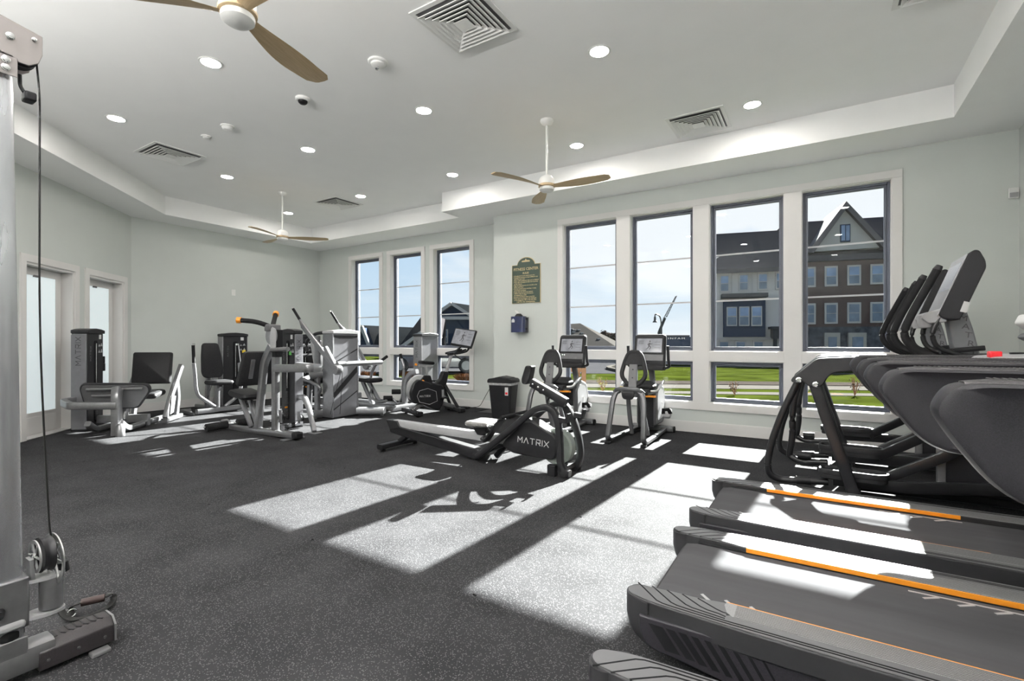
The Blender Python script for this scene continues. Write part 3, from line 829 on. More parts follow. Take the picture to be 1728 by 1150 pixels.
p = tag(obj('garden_path', strip(13.15, 13.80, -120, 60, GZ-0.05, GZ+0.012), M_CONC), 'narrow pale path nearest the windows', 'path'); p['kind'] = 'structure'
p = tag(obj('pavement', strip(14.70, 16.00, -120, 60, GZ-0.05, GZ+0.012), M_CONC), 'wide pale pavement beyond the narrow path', 'path'); p['kind'] = 'structure'
p = tag(obj('planting_bed', strip(16.00, 17.30, -120, 60, GZ-0.05, GZ+0.03), M_KERB), 'dark mulch bed beyond the pavement', 'bed'); p['kind'] = 'structure'
p = tag(obj('far_path', strip(22.0, 22.7, 9.0, 60, GZ-0.05, GZ+0.012), M_CONC), 'far pale path below the buildings', 'path'); p['kind'] = 'structure'
p = tag(obj('kerb_path', strip(27.5, 28.3, 4.0, 60, GZ-0.05, GZ+0.02), M_CONC), 'thin pale kerb in front of the town houses', 'path'); p['kind'] = 'structure'
# side road seen through the first tall window
bm = B()
q = [ST.Z(930, 631, GZ), ST.Z(1049, 631.5, GZ), ST.Z(1040, 626, GZ), ST.Z(1030, 622, GZ), ST.Z(1085, 616, GZ), ST.Z(1085, 603, GZ), ST.Z(860, 603, GZ), ST.Z(700, 612, GZ), ST.Z(560, 622, GZ), ST.Z(560, 632, GZ)]
prism(bm, [(a.x, a.y) for a in q], GZ-0.04, GZ+0.015, 'Z', MST)
p = tag(obj('side_road', bm, M_ASPH), 'grey side road curving away behind the lawn', 'road'); p['kind'] = 'structure'
bm = B()
sweep(bm, [MST @ Vector((a.x, a.y, GZ+0.06)) for a in smooth_path([ST.Z(1056, 631, GZ), ST.Z(1024, 624, GZ), ST.Z(1033, 620.5, GZ), ST.Z(1085, 616, GZ)], 1.0)], rrect(0.25, 0.16, 0.03), (0, 0, 1))
p = tag(obj('kerb_stone', bm, M_CONC), 'pale curved kerb at the bend of the side road', 'kerb'); p['kind'] = 'structure'

# ---- town houses opposite (seen through the third and fourth tall windows)
TH = Fr(0, 0, 15.4); MTH = L2W(TH); V0 = 42.7
def F(px, py, v=V0): return TH.V(px, py, v)
def fbox(bm, x0, y0, x1, y1, v0, v1):       # pixel rectangle on the facade plane, box between v0 and v1
    a = F((x0+x1)/2, y0); b = F((x0+x1)/2, y1); l_ = F(x0, (y0+y1)/2); r_ = F(x1, (y0+y1)/2)
    return bx(bm, l_.x, r_.x, v0, v1, b.z, a.z, MTH)
def house_window(par, x0, y0, x1, y1, glass, proud=0.12, v=V0):
    w = obj('window', fbox(B(), x0, y0, x1, y1, v-proud, v+0.02), M_HTRIM, par)
    dx, dy = (x1-x0)*0.14, (y1-y0)*0.09
    obj('pane', fbox(B(), x0+dx, y0+dy, x1-dx, (y0+y1)/2-0.3, v-proud-0.03, v-proud), glass, w)
    obj('pane', fbox(B(), x0+dx, (y0+y1)/2+0.6, x1-dx, y1-dy, v-proud-0.02, v-proud), M_DARKGLASS, w)
    return w
uL, uM, uR = F(1196, 500).x, F(1338, 500).x, F(1590, 500).x
def roofz(px, py, v): return F(px, py, v).z
t = thing('pale_town_house', 'pale town house with dark roof and navy bay, seen through the third tall window', 'building', gb_(MTH @ Vector((F(1262, 500).x, V0+5, GZ))), world=True)
ze = F(1262, 452).z; zr = roofz(1262, 392, V0+2.6)
obj('wall', bx(B(), uL, uM, V0, V0+11, GZ-0.5, ze, MTH), M_SIDING, t)
bm = B(); prism(bm, [(V0-0.5, ze-0.15), (V0+2.6, zr), (V0+8.5, zr), (V0+11.5, ze-0.15)], uL-0.4, uM, 'X', MTH); obj('roof', bm, M_ROOFD, t)
obj('fascia', bx(B(), uL-0.4, uM, V0-0.62, V0-0.5, ze-0.45, ze-0.12, MTH), M_DARKGREY, t)
for r in ((1214, 464, 1231, 494), (1246, 462.5, 1263.5, 492), (1278, 461, 1296, 490.5), (1308, 459.5, 1326, 489)): house_window(t, *r, M_BLUEGLASS)
obj('canopy', fbox(B(), 1216, 497, 1292, 504, V0-1.0, V0), M_DARKGREY, t)
bay = obj('bay', fbox(B(), 1220, 507, 1289.5, 569, V0-0.5, V0), M_NAVY, t)
for r in ((1224.5, 519, 1242, 551), (1245, 518.5, 1262.5, 551), (1265.5, 518, 1283.5, 551)):
    w = obj('bay_window', fbox(B(), *r, V0-0.62, V0-0.5), M_HTRIM, t)
    dx = 1.8
    obj('pane', fbox(B(), r[0]+dx, r[1]+2, r[2]-dx, 534, V0-0.65, V0-0.62), M_BLUEGLASS, w); obj('pane', fbox(B(), r[0]+dx, 536, r[2]-dx, r[3]-2, V0-0.64, V0-0.62), M_DARKGLASS, w)
obj('shopfront_band', fbox(B(), 1200, 570, 1325, 574, V0-0.3, V0), M_HTRIM, t)
for r in ((1212, 575, 1231, 605), (1240, 575, 1259, 605), (1270, 575, 1289, 605)): house_window(t, *r, M_DARKGLASS)
bm = B(); fbox(bm, 1296, 552, 1322, 556, V0-1.2, V0); fbox(bm, 1300, 556, 1318, 572, V0-1.0, V0); fbox(bm, 1302, 572, 1307, 604, V0-0.9, V0-0.5); obj('porch', bm, M_DARKGREY, t)
for x in (1236, 1270): obj('pilaster', fbox(B(), x-1.5, 458, x+0.5, 496, V0-0.06, V0), M_HTRIM, t)
t = thing('brick_town_house', 'brown brick town house with a pale pointed gable, seen through the fourth tall window', 'building', gb_(MTH @ Vector((F(1430, 500).x, V0+5, GZ))), world=True)
ze = F(1425, 432).z; zr = roofz(1470, 367.5, V0+2.6)
obj('wall', bx(B(), uM, uR, V0-0.15, V0+11, F(1425, 552).z, ze, MTH), M_BRICK, t)
obj('stone_base', bx(B(), uM, uR, V0-0.25, V0+11, GZ-0.5, F(1425, 552).z, MTH), M_STONE, t)
bm = B(); prism(bm, [(V0-0.6, ze-0.1), (V0+2.6, zr), (V0+8.5, zr), (V0+11.5, ze-0.1)], uM, uR+0.4, 'X', MTH); obj('roof', bm, M_ROOFD, t)
obj('cornice', bx(B(), uM, uR, V0-0.75, V0-0.15, F(1425, 441).z, ze, MTH), M_DARKGREY, t)
gp = [F(1366, 428), F(1477, 421), F(1419, 352)]
bm = B(); prism(bm, [(a.x, a.z) for a in gp], V0-0.75, V0+3.5, 'Y', MTH); obj('gable', bm, mat('pale_gable_siding', (0.30, 0.28, 0.255), 0.7, var=0.03), t)
rk = B(); prism(rk, [(F(*p).x, F(*p).z) for p in ((1355, 431), (1419, 346.5), (1491, 423), (1480, 424), (1419, 358.5), (1366, 431))], V0-1.15, V0+3.5, 'Y', MTH)
obj('rake_board', rk, mat('dark_brown_trim', (0.075, 0.062, 0.058), 0.7), t)
gw = obj('gable_window', fbox(B(), 1411.5, 383, 1428, 412, V0-0.85, V0-0.75), M_NAVY, t)
for x in (1413, 1420.5): obj('pane', fbox(B(), x, 385, x+6, 410, V0-0.88, V0-0.85), M_BLUEGLASS, gw)
for (x0, x1) in ((1353, 1375), (1390, 1412), (1428, 1451), (1466.5, 1490)):
    d = (x0-1390)*0.045
    house_window(t, x0, 450-d, x1, 484-d, M_BLUEGLASS, 0.25); house_window(t, x0, 512-d*0.5, x1, 547-d*0.5, M_DARKGLASS, 0.25)
for (x0, x1) in ((1388, 1414), (1428, 1458)):
    w = obj('shop_window', fbox(B(), x0, 562, x1, 606, V0-0.5, V0-0.2), mat('tan_stone_trim', (0.28, 0.25, 0.21), 0.7), t)
    obj('pane', fbox(B(), x0+6, 569, x1-6, 606, V0-0.55, V0-0.5), M_DARKGLASS, w)

# ---- lower houses on the left; planes facing the camera
CF = Fr(0, 0, math.degrees(YAW)); MCF = L2W(CF)
def cpt(px, py, w): return ((px-CXP)/FPX*w, CAMZ-(py-HYP)/FPX*w)
def cpoly(bm, pts, w, w2): return prism(bm, [cpt(px, py, w) for px, py in pts], w, w2, 'Y', MCF)
t = thing('navy_house', 'navy house with a white-edged gable seen through the right far window', 'house', gb_(c3(775, 600, 50)), world=True)
w = 46
obj('wall', cpoly(B(), [(722, 640), (722, 545), (762, 516), (830, 545), (830, 640)], w, w+9), M_NAVY, t)
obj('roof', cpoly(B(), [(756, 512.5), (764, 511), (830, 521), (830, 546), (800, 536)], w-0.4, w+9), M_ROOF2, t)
rk = B()
for a, b in (((722, 541), (763, 513)), ((763, 513), (796, 534)), ((722, 537.5), (797, 537.5))):
    ax, az = cpt(*a, w); bx_, bz = cpt(*b, w); n_ = Vector((-(bz-az), bx_-ax)).normalized()*0.14
    prism(rk, [(ax-n_.x, az-n_.y), (ax+n_.x, az+n_.y), (bx_+n_.x, bz+n_.y), (bx_-n_.x, bz-n_.y)], w-0.6, w-0.001, 'Y', MCF)
obj('gable_trim', rk, M_HTRIM, t)
wd = obj('window', cpoly(B(), [(746.5, 556), (756, 556), (756, 580), (746.5, 580)], w-0.1, w-0.001), M_HTRIM, t)
obj('pane', cpoly(B(), [(748.5, 558), (754, 558), (754, 568), (748.5, 568)], w-0.14, w-0.1), M_BLUEGLASS, wd)
obj('pane', cpoly(B(), [(748.5, 570), (754, 570), (754, 578), (748.5, 578)], w-0.14, w-0.1), M_DARKGLASS, wd)
t = thing('dark_roof_house', 'house with a steep dark roof seen through the middle far window', 'house', gb_(c3(705, 600, 40)), world=True)
w = 38
obj('roof', cpoly(B(), [(668, 588), (677, 580), (712, 533), (735, 533), (735, 600), (668, 600)], w, w+6), M_ROOFD, t)
obj('porch_gable', cpoly(B(), [(684, 590), (722, 560), (740, 575), (740, 640), (684, 640)], w-1.6, w), M_NAVY, t)
rk = B()
for a, b in (((681, 585), (722, 555)), ((722, 555), (745, 572))):
    ax, az = cpt(*a, w-1.6); bx_, bz = cpt(*b, w-1.6); n_ = Vector((-(bz-az), bx_-ax)).normalized()*0.12
    prism(rk, [(ax-n_.x, az-n_.y), (ax+n_.x, az+n_.y), (bx_+n_.x, bz+n_.y), (bx_-n_.x, bz-n_.y)], w-2.2, w-1.601, 'Y', MCF)
obj('gable_trim', rk, M_HTRIM, t)
wd = obj('window', cpoly(B(), [(699, 566), (709, 566), (709, 580), (699, 580)], w-1.7, w-1.601), M_HTRIM, t); obj('pane', cpoly(B(), [(701, 568), (707, 568), (707, 578), (701, 578)], w-1.75, w-1.7), M_DARKGLASS, wd)
rl = B()
for y in (614, 622): cpoly(rl, [(672, y), (716, y), (716, y+1.2), (672, y+1.2)], 30, 30.1)
for x in (672, 686, 700, 715): cpoly(rl, [(x, 614), (x+1.2, 614), (x+1.2, 631), (x, 631)], 30, 30.1)
obj('porch_railing', rl, M_HTRIM, t)
t = thing('grey_roof_house', 'house with a broad grey roof seen through the left far window', 'house', gb_(c3(625, 600, 56)), world=True)
w = 52
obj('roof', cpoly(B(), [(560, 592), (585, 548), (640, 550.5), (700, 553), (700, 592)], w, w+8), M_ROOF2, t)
obj('wall', cpoly(B(), [(560, 590), (700, 590), (700, 630), (560, 630)], w+0.5, w+8), M_SIDING, t)
obj('side_gable', cpoly(B(), [(600, 590), (611, 553), (624, 590)], w-2, w), M_NAVY, t)
rk = B()
for a, b in (((598, 590), (611, 551)), ((611, 551), (626, 590))):
    ax, az = cpt(*a, w-2); bx_, bz = cpt(*b, w-2); n_ = Vector((-(bz-az), bx_-ax)).normalized()*0.15
    prism(rk, [(ax-n_.x, az-n_.y), (ax+n_.x, az+n_.y), (bx_+n_.x, bz+n_.y), (bx_-n_.x, bz-n_.y)], w-2.4, w-2.001, 'Y', MCF)
obj('gable_trim', rk, M_HTRIM, t)
obj('front_gable', cpoly(B(), [(626, 596), (636, 566), (641, 560), (652, 596)], w-4, w), M_ROOFD, t)
t = thing('grey_hip_house', 'grey hipped shingle roof beyond the first tall window', 'house', gb_(c3(970, 600, 46)), world=True)
w = 44
bm = B()
P = [(*cpt(925, 549, w+3),), (*cpt(979, 546, w+3),)]
a0 = cpt(900, 589, w-2); a1 = cpt(1045, 589, w-2); b0 = cpt(900, 582, w+9); b1 = cpt(1030, 582, w+9)
vs = [(a0[0], w-2, a0[1]), (a1[0], w-2, a1[1]), (b1[0]+2, w+9, a1[1]), (b0[0], w+9, a0[1]), (P[0][0], w+3, P[0][1]), (P[1][0], w+3, P[1][1])]
v = [bm.verts.new(MCF @ Vector(q)) for q in vs]
for f in ((0, 1, 5, 4), (1, 2, 5), (2, 3, 4, 5), (3, 0, 4), (3, 2, 1, 0)): bm.faces.new([v[i] for i in f])
obj('roof', bm, M_ROOF, t)
obj('wall', cpoly(B(), [(905, 588), (1040, 588), (1040, 606), (905, 606)], w-1.5, w+8), M_SIDING, t)
for (px, py) in ((969, 555), (973, 557), (981, 557), (985, 563), (971, 561), (1010, 573)):
    q = cpt(px, py, w); obj('roof_vent', bx(B(), q[0]-0.15, q[0]+0.15, w-2.0+(578+11-py)*0.11, w-1.2+(589-py)*0.11, q[1]-0.25, q[1]+0.1, MCF), M_HTRIM, t)
t = thing('navy_sign_building', 'low navy building with pale lettering seen through the second tall window', 'building', gb_(c3(1135, 598, 68)), world=True)
w = 62
obj('wall', cpoly(B(), [(1085, 567), (1163, 567), (1163, 598), (1085, 598)], w, w+14), M_NAVY, t)
obj('side_wing', cpoly(B(), [(1163, 567), (1166.5, 571), (1190, 571), (1190, 598), (1163, 598)], w+1, w+12), M_NAVY, t)
obj('roof_edge', cpoly(B(), [(1084, 566), (1164, 566), (1164, 567.5), (1084, 567.5)], w-0.3, w+14), M_DARKGREY, t)
q = cpt(1138, 571.6, w)
M_ = MCF @ Matrix(((1, 0, 0, q[0]), (0, 0, -1, w-0.05), (0, 1, 0, q[1]), (0, 0, 0, 1)))
text('lettering', 'KINFAM', 0.30, M_, M_WHITE, t, depth=0.02, space=1.35, sx=2.0)
# lamp post, crane
w = 26
t = thing('street_lamp', 'black gooseneck street lamp with a bell shade seen through the second tall window', 'lamp', gb_(c3(1116, 600, 26)), world=True)
def c3(px, py, w_): a = cpt(px, py, w_); return MCF @ Vector((a[0], w_, a[1]))
gb = cpt(1116, 600, w)
obj('pole', sweep(B(), [MCF @ Vector((gb[0], w, GZ)), c3(1116, 570, w), c3(1116, 548, w)], circ(0.05, 10)), M_BLACKMET, t, smooth=True)
obj('arm', tube(B(), [c3(1116, 552, w), c3(1115.5, 541, w), c3(1113, 533, w), c3(1107, 530.5, w), c3(1105, 532, w)], 0.035, 0.2, 8), M_BLACKMET, t, smooth=True)
sh = c3(1105.2, 544.5, w)
obj('bell_shade', lathe(B(), [(0.13, 0.0), (0.10, 0.06), (0.065, 0.10), (0.06, 0.26), (0.03, 0.34), (0.02, 0.42)], sh, 16), M_BLACKMET, t, smooth=True)
obj('base', lathe(B(), [(0.14, 0.0), (0.13, 0.3), (0.07, 0.45)], MCF @ Vector((gb[0], w, GZ)), 12), M_BLACKMET, t, smooth=True)
w = 110
t = thing('crane', 'distant lattice crane boom rising behind the street lamp', 'crane', gb_(c3(1112, 600, 110)), world=True)
obj('mast', sweep(B(), [c3(1110, 600, w), c3(1112, 561, w), c3(1122, 537, w)], rrect(0.55, 0.55, 0.1)), M_DARKGREY, t)
bm = B()
A, Bq = c3(1122, 537, w), c3(1141, 500, w)
side = Vector((math.cos(YAW), math.sin(YAW), 0.5)).normalized()*0.42
for s_ in (-1, 1): rod(bm, A+side*s_, Bq+side*s_*0.3, 0.09, 5)
for k in range(14):
    t0, t1 = k/14, (k+1)/14; s_ = 1 if k % 2 else -1
    rod(bm, A.lerp(Bq, t0)+side*s_*(1-0.7*t0), A.lerp(Bq, t1)-side*s_*(1-0.7*t1), 0.06, 4)
obj('lattice_boom', bm, M_MIDGREY, t)
t = thing('timber_post', 'brown timber post with a board, seen through the first low window', 'post', gb_(c3(985, 655, 13.9)), world=True)
w = 13.8
obj('post', cpoly(B(), [(982, 614), (989, 614), (989, 666), (982, 666)], w, w+0.12), M_TIMBER, t)
obj('board', cpoly(B(), [(962, 621), (982, 621), (982, 628), (962, 628)], w+0.02, w+0.07), M_TIMBER, t)
obj('rear_post', cpoly(B(), [(975, 617), (979, 617), (979, 661), (975, 661)], w+0.8, w+0.9), M_TIMBER, t)
# trees
def tree(cx, w_, y0, y1, rad, lab, seed):
    rnd = random.Random(seed); base = c3(cx, 592, w_); t = thing('bare_tree', lab, 'tree', gb_(base), world=True); top = c3(cx, y0, w_); h = (top-base).z
    obj('trunk', rod(B(), (base.x, base.y, GZ-0.4), base+Vector((0, 0, h*0.6)), 0.22, 8, 0.08), M_TIMBER, t)
    bm = B()
    for _ in range(900):
        a = rnd.uniform(0, 2*PI); r = rad*rnd.random()**0.5; z = rnd.uniform(0.15, 1.0)
        r *= math.sin(min(1, z*1.05)*PI)**0.5+0.15
        c = base+Vector((r*math.cos(a), r*math.sin(a), h*z*rnd.uniform(0.9, 1.02)))
        d = [Vector((rnd.uniform(-1, 1), rnd.uniform(-1, 1), rnd.uniform(-1, 1)))*0.30 for _ in range(3)]
        bm.faces.new([bm.verts.new(c+q) for q in d])
    obj('crown', bm, M_FOLI, t, kind='stuff')
tree(1019, 68, 560, 585, 1.5, 'dark bare tree, left one behind the hipped roof', 3)
tree(1037, 58, 565, 585, 1.4, 'dark bare tree, right one behind the hipped roof', 4)
tree(1003, 74, 563, 585, 0.9, 'thin bare tree at the left of the two dark trees', 5)
def clump(px, py, w_, h, rad, m, lab, name, n=260, seed=1, grp=None):
    rnd = random.Random(seed); base = c3(px, py, w_); base.z = GZ
    bm = B()
    for _ in range(n):
        a = rnd.uniform(0, 2*PI); r = rad*0.5*rnd.random(); lean = rad*rnd.uniform(0.1, 1.0)
        b = base+Vector((r*math.cos(a), r*math.sin(a), 0)); tp_ = base+Vector(((r+lean)*math.cos(a), (r+lean)*math.sin(a), h*rnd.uniform(0.55, 1)))
        s_ = Vector((math.cos(a+1.57), math.sin(a+1.57), 0))*0.014
        md = b.lerp(tp_, 0.6)+Vector((0, 0, h*0.1))
        v = [bm.verts.new(q) for q in (b-s_, b+s_, md+s_, tp_, md-s_)]
        bm.faces.new(v)
    return tag(obj(name, bm, m), lab, 'plant', grp)
clump(618, 642, 17.5, 0.34, 0.30, M_ORGRASS, 'orange grass clump outside the left low far window', 'ornamental_grass', seed=2)
clump(693, 641, 17.5, 0.34, 0.30, M_ORGRASS, 'orange grass clump outside the middle low far window', 'ornamental_grass', seed=3)
clump(782, 643, 16.5, 0.32, 0.30, M_ORGRASS, 'orange grass clump outside the right low far window', 'ornamental_grass', seed=4)
def sprig(px, w_, h, lab, seed, m=M_LEAFY):
    rnd = random.Random(seed); base = c3(px, 600, w_); base.z = GZ
    t = thing('young_shrub', lab, 'shrub', tuple(base), world=True); bm = B(); lf = B()
    for _ in range(7):
        a = rnd.uniform(0, 2*PI); l_ = rnd.uniform(0.1, 0.35)*h*1.2
        tp_ = base+Vector((l_*math.cos(a), l_*math.sin(a), h*rnd.uniform(0.6, 1)))
        rod(bm, base, tp_, 0.006, 4)
        for k in range(12):
            c = base.lerp(tp_, rnd.uniform(0.3, 1.0))+Vector((rnd.uniform(-1, 1), rnd.uniform(-1, 1), rnd.uniform(-1, 1)))*0.05
            d = [Vector((rnd.uniform(-1, 1), rnd.uniform(-1, 1), rnd.uniform(-1, 1)))*0.028 for _ in range(3)]
            lf.faces.new([lf.verts.new(c+q) for q in d])
    obj('stems', bm, M_TIMBER, t); obj('foliage', lf, m, t, kind='stuff')
sprig(1017, 13.2, 0.42, 'yellowish young shrub outside the first low window', 11)
sprig(1240, 12.4, 0.38, 'small bare shrub outside the third low window', 12, M_FOLI)
sprig(1442, 12.2, 0.50, 'reddish young shrub outside the fourth low window', 13, M_FOLI)
sprig(1255+225, 12.8, 0.3, 'low twig shrub right of the reddish young shrub', 14, M_FOLI)
# parked car
w = 21.0
t = thing('dark_car', 'dark parked car seen through the right low far window', 'car', gb_(c3(730, 632, 21.9)), world=True)
M_CAR = mat('dark_car_paint', (0.03, 0.03, 0.045), 0.2, var=0.05, coat=0.6)
body = [(650, 622), (650, 607), (658, 604), (668, 592), (682, 587), (730, 586), (752, 590), (768, 602), (795, 606), (808, 611), (810, 622)]
obj('body', cpoly(B(), body, w, w+1.8), M_CAR, t, bevel=0.06)
gl = obj('side_glass', cpoly(B(), [(662, 604), (672, 593.5), (684, 590), (730, 589), (748, 592), (760, 603)], w-0.02, w+0.02), M_DARKGLASS, t)
for px in (676, 787):
    q = c3(px, 621, w)
    wh = obj('wheel', lathe(B(), [(0.30, -0.1), (0.34, -0.06), (0.34, 0.12), (0.30, 0.14)], (q.x, q.y, GZ+0.35), 24, (FX, FY, 0)), M_RUBBER, t, smooth=True)
    obj('hubcap', lathe(B(), [(0.20, 0), (0.20, 0.02), (0.05, 0.03)], Vector((q.x, q.y, GZ+0.35))-Vector((FX, FY, 0))*0.125, 20, (FX, FY, 0)), M_MIDGREY, wh, smooth=True)

# ================================================================== treadmills
M_BELT = mat('treadmill_belt', (0.066, 0.066, 0.069), 0.72, var=0.12, scale=3, stretch=(0.4, 4, 1), bump=0.25, bscale=500, matte=True)
M_RAIL = mat('treadmill_rail', (0.135, 0.135, 0.14), 0.38, 0.2, var=0.05)
M_TREAD = mat('ribbed_foot_rail', (0.26, 0.26, 0.265), 0.45, 0.0, var=0.25, scale=300)
M_SHELL = mat('textured_black_shell', (0.0105, 0.0100, 0.0125), 0.50, var=0.5, scale=420, bump=0.25, bscale=900, spec=0.3)
M_GRIP = mat('knurled_grip', (0.024, 0.022, 0.024), 0.38, var=0.5, scale=150, bump=0.8, bscale=160)
M_SKIRT = mat('dark_skirt', (0.018, 0.017, 0.021), 0.50, var=0.35, scale=300, bump=0.1, bscale=600, spec=0.3)
M_SLOT_SHADE = mat('slot_shade_black', (0.004, 0.004, 0.005), 0.7, var=0.1, spec=0.2)  # black of surface strips that stand in for shaded recesses
def strip_line(bm, pts, w, z, h=0.0012):
    """thin raised line along 2-D points on a level surface"""
    P = [Vector((p[0], p[1], 0)) for p in pts]; L = []
    for i, p in enumerate(P):
        t = (P[min(i+1, len(P)-1)]-P[max(i-1, 0)]).normalized(); n_ = Vector((-t.y, t.x, 0))*w/2
        L.append((p-n_, p+n_))
    top = [(bm.verts.new((a.x, a.y, z+h)), bm.verts.new((b.x, b.y, z+h))) for a, b in L]
    bot = [(bm.verts.new((a.x, a.y, z-0.001)), bm.verts.new((b.x, b.y, z-0.001))) for a, b in L]
    for i in range(len(P)-1):
        bm.faces.new((top[i][0], top[i][1], top[i+1][1], top[i+1][0]))
        bm.faces.new((bot[i][0], top[i][0], top[i+1][0], bot[i+1][0])); bm.faces.new((top[i][1], bot[i][1], bot[i+1][1], top[i+1][1]))
    bm.faces.new((top[0][0], bot[0][0], bot[0][1], top[0][1])); bm.faces.new((top[-1][1], bot[-1][1], bot[-1][0], top[-1][0]))
    return bm
def make_treadmill(lab, loc):
    t = thing('treadmill', lab, 'treadmill', loc, 0, 'row of treadmills')
    ZT = 0.250; ZD = 0.226; dx = -0.05
    obj('belt', prism(B(), [(0.080, 0.125), (0.062, 0.155), (0.064, 0.185), (0.088, 0.216), (0.135, 0.224), (1.62, ZD), (1.62, 0.205), (0.15, 0.200), (0.12, 0.14)], -0.275, 0.275, 'Y'), M_BELT, t, smooth=True)
    obj('deck_frame', box(0.16, 1.9, -0.28, 0.28, 0.07, 0.198), M_BLACK, t)
    # printed marks on the belt
    for k in range(3): obj('belt_mark', strip_line(B(), [(0.25+k*0.085, -0.215), (0.295+k*0.085, -0.262)], 0.012, ZD, 0.0008), M_LIGHTGREY, t)
    obj('belt_mark', strip_line(B(), [(0.93, 0.242), (1.29, 0.242)], 0.010, ZD, 0.0008), M_LIGHTGREY, t)
    for k in range(3): obj('belt_mark', strip_line(B(), [(1.02+k*0.10, 0.236), (0.97+k*0.10, 0.200)], 0.012, ZD, 0.0008), M_LIGHTGREY, t)
    for s in (-1, 1):
        # rail: plan outline with the rounded rear tip, thickness down to z .165
        o_ = [(0.03, 0.315*s), (0.0, 0.350*s), (0.012, 0.395*s), (0.10, 0.425*s), (0.45, 0.445*s), (1.72, 0.455*s), (1.72, 0.278*s), (0.34, 0.278*s), (0.26, 0.296*s), (0.14, 0.300*s)]
        o_ = rounded(o_, [0.02, 0.03, 0.03, 0.05, 0.1, 0, 0, 0.04, 0.03, 0.05], 4)
        r = obj('side_rail', prism(B(), o_, 0.172, ZT, 'Z'), M_DARKGREY, t, smooth=True, bevel=0.006, seg=3)  # charcoal puts the side's shade into the colour
        oc = (0.8, 0.365*s)
        obj('lit_rail_top', prism(B(), [(oc[0]+(p[0]-oc[0])*0.992, oc[1]+(p[1]-oc[1])*0.91) for p in o_], ZT-0.002, ZT+0.0012, 'Z'), M_RAIL, r)  # paler plate so the top looks lit against the darkened side
        g = B()
        for k in range(5):
            y0 = 0.306; x0 = 0.030+k*0.056
            yo = 0.415-k*0.0135
            xb = x0+0.050+0.018*k*0+ (yo-y0)*0.55
            xe = 1.70 if k < 2 else 0.375
            pts = [(x0, y0*s), (xb-0.012, (yo-0.014)*s), (xb+0.012, (yo-0.004)*s), (xb+0.05, yo*s), (0.36, (yo+0.008)*s)]
            if xe > 1: pts.append((xe, (yo+0.012)*s))
            strip_line(g, pts, 0.0055, ZT+0.0012, 0.0008)
        obj('groove_shade', g, M_SLOT_SHADE, r)  # raised dark lines paint the shade inside the grooves
        f = [(0.350, 0.284*s), (0.345, 0.305*s), (0.360, 0.355*s), (0.380, 0.374*s), (1.68, 0.386*s), (1.68, 0.284*s)]
        tr = B(); prism(tr, f, ZT-0.002, ZT+0.003, 'Z')
        obj('tread_strip', tr, M_TREAD, r)
        rb = B()
        for k in range(10): strip_line(rb, [(0.385, (0.291+k*0.0090)*s), (1.675, (0.291+k*0.0093)*s)], 0.0035, ZT+0.003, 0.001)
        obj('tread_ribs', rb, M_RAIL, r, kind='stuff')
        obj('orange_edge', box(0.35, 1.29, min(0.2745*s, 0.2815*s), max(0.2745*s, 0.2815*s), 0.230, 0.2515), M_ORANGE, r, bevel=0.002)
        ih = B(); bx(ih, 0.14, 1.70, min(0.2765*s, 0.30*s), max(0.2765*s, 0.30*s), 0.13, 0.230); obj('inner_lip', ih, M_BLACK, r)
        # skirt with slanted slots, their shade put on as raised black strips
        sk = [(0.012, 0.20), (0.012, 0.15), (0.03, 0.105), (0.07, 0.086), (0.20, 0.080), (0.45, 0.045), (1.72, 0.040), (1.72, 0.20)]
        k_ = obj('side_skirt', prism(B(), rounded([(x+0.06, z) if x < 0.1 else (x, z) for x, z in sk], [0, 0.03, 0.03, 0.04, 0.05, 0.05, 0, 0], 3), 0.370*s, 0.438*s, 'Y'), M_SKIRT, t, smooth=True, bevel=0.006)
        oc_ = rounded([(0.022, 0.306*s), (0.0, 0.350*s), (0.012, 0.395*s), (0.075, 0.424*s), (0.105, 0.436*s), (0.105, 0.330*s), (0.07, 0.300*s)], 0.02, 3)
        cb = B(); rr = []
        for (z, sx_) in ((0.245, 0.0), (0.17, 0.0), (0.128, 0.010), (0.100, 0.028), (0.082, 0.055)):
            rr.append([cb.verts.new((min(x+sx_, 0.112), y, z)) for x, y in oc_])
        for p_, q_ in zip(rr, rr[1:]):
            for jj in range(len(oc_)): cb.faces.new((p_[jj], p_[(jj+1) % len(oc_)], q_[(jj+1) % len(oc_)], q_[jj]))
        cb.faces.new(rr[0][::-1]); cb.faces.new(rr[-1]); bmesh.ops.recalc_face_normals(cb, faces=cb.faces[:])
        obj('end_cap', cb, M_DARKGREY, t, smooth=True)
        yy = 0.438*s
        for k in range(9):
            wd = 0.034*(1-k/10.5) if k else 0.052; x = 0.108+(0 if k == 0 else 0.020)+k*0.043
            a, b = (x, 0.180), (x+0.070 if k else x+0.062, 0.100-0.0045*k)
            pts = [(a[0], a[1]), (a[0]+wd, a[1]), (b[0]+wd, b[1]), (b[0], b[1])]
            obj('slot_shade', prism(B(), pts, yy-0.001*s, yy+0.0012*s, 'Y'), M_SLOT_SHADE, k_)
        # foot
        obj('foot', lathe(B(), [(0.030, 0), (0.032, 0.012), (0.018, 0.020), (0.018, 0.10)], (0.42, 0.34*s, 0), 16), M_RUBBER, t, smooth=True)
        obj('foot', lathe(B(), [(0.030, 0), (0.032, 0.012), (0.018, 0.020), (0.018, 0.10)], (1.60, 0.34*s, 0), 16), M_RUBBER, t, smooth=True)
        # upright and handrail shell
        obj('upright', bar(B(), [(1.62, 0.40*s, 0.15), (1.72, 0.40*s, 0.60), (1.64, 0.36*s, 1.05)], 0.07, 0.11, 0.15, (1, 0, 0)), M_BLACKMET, t, smooth=True)
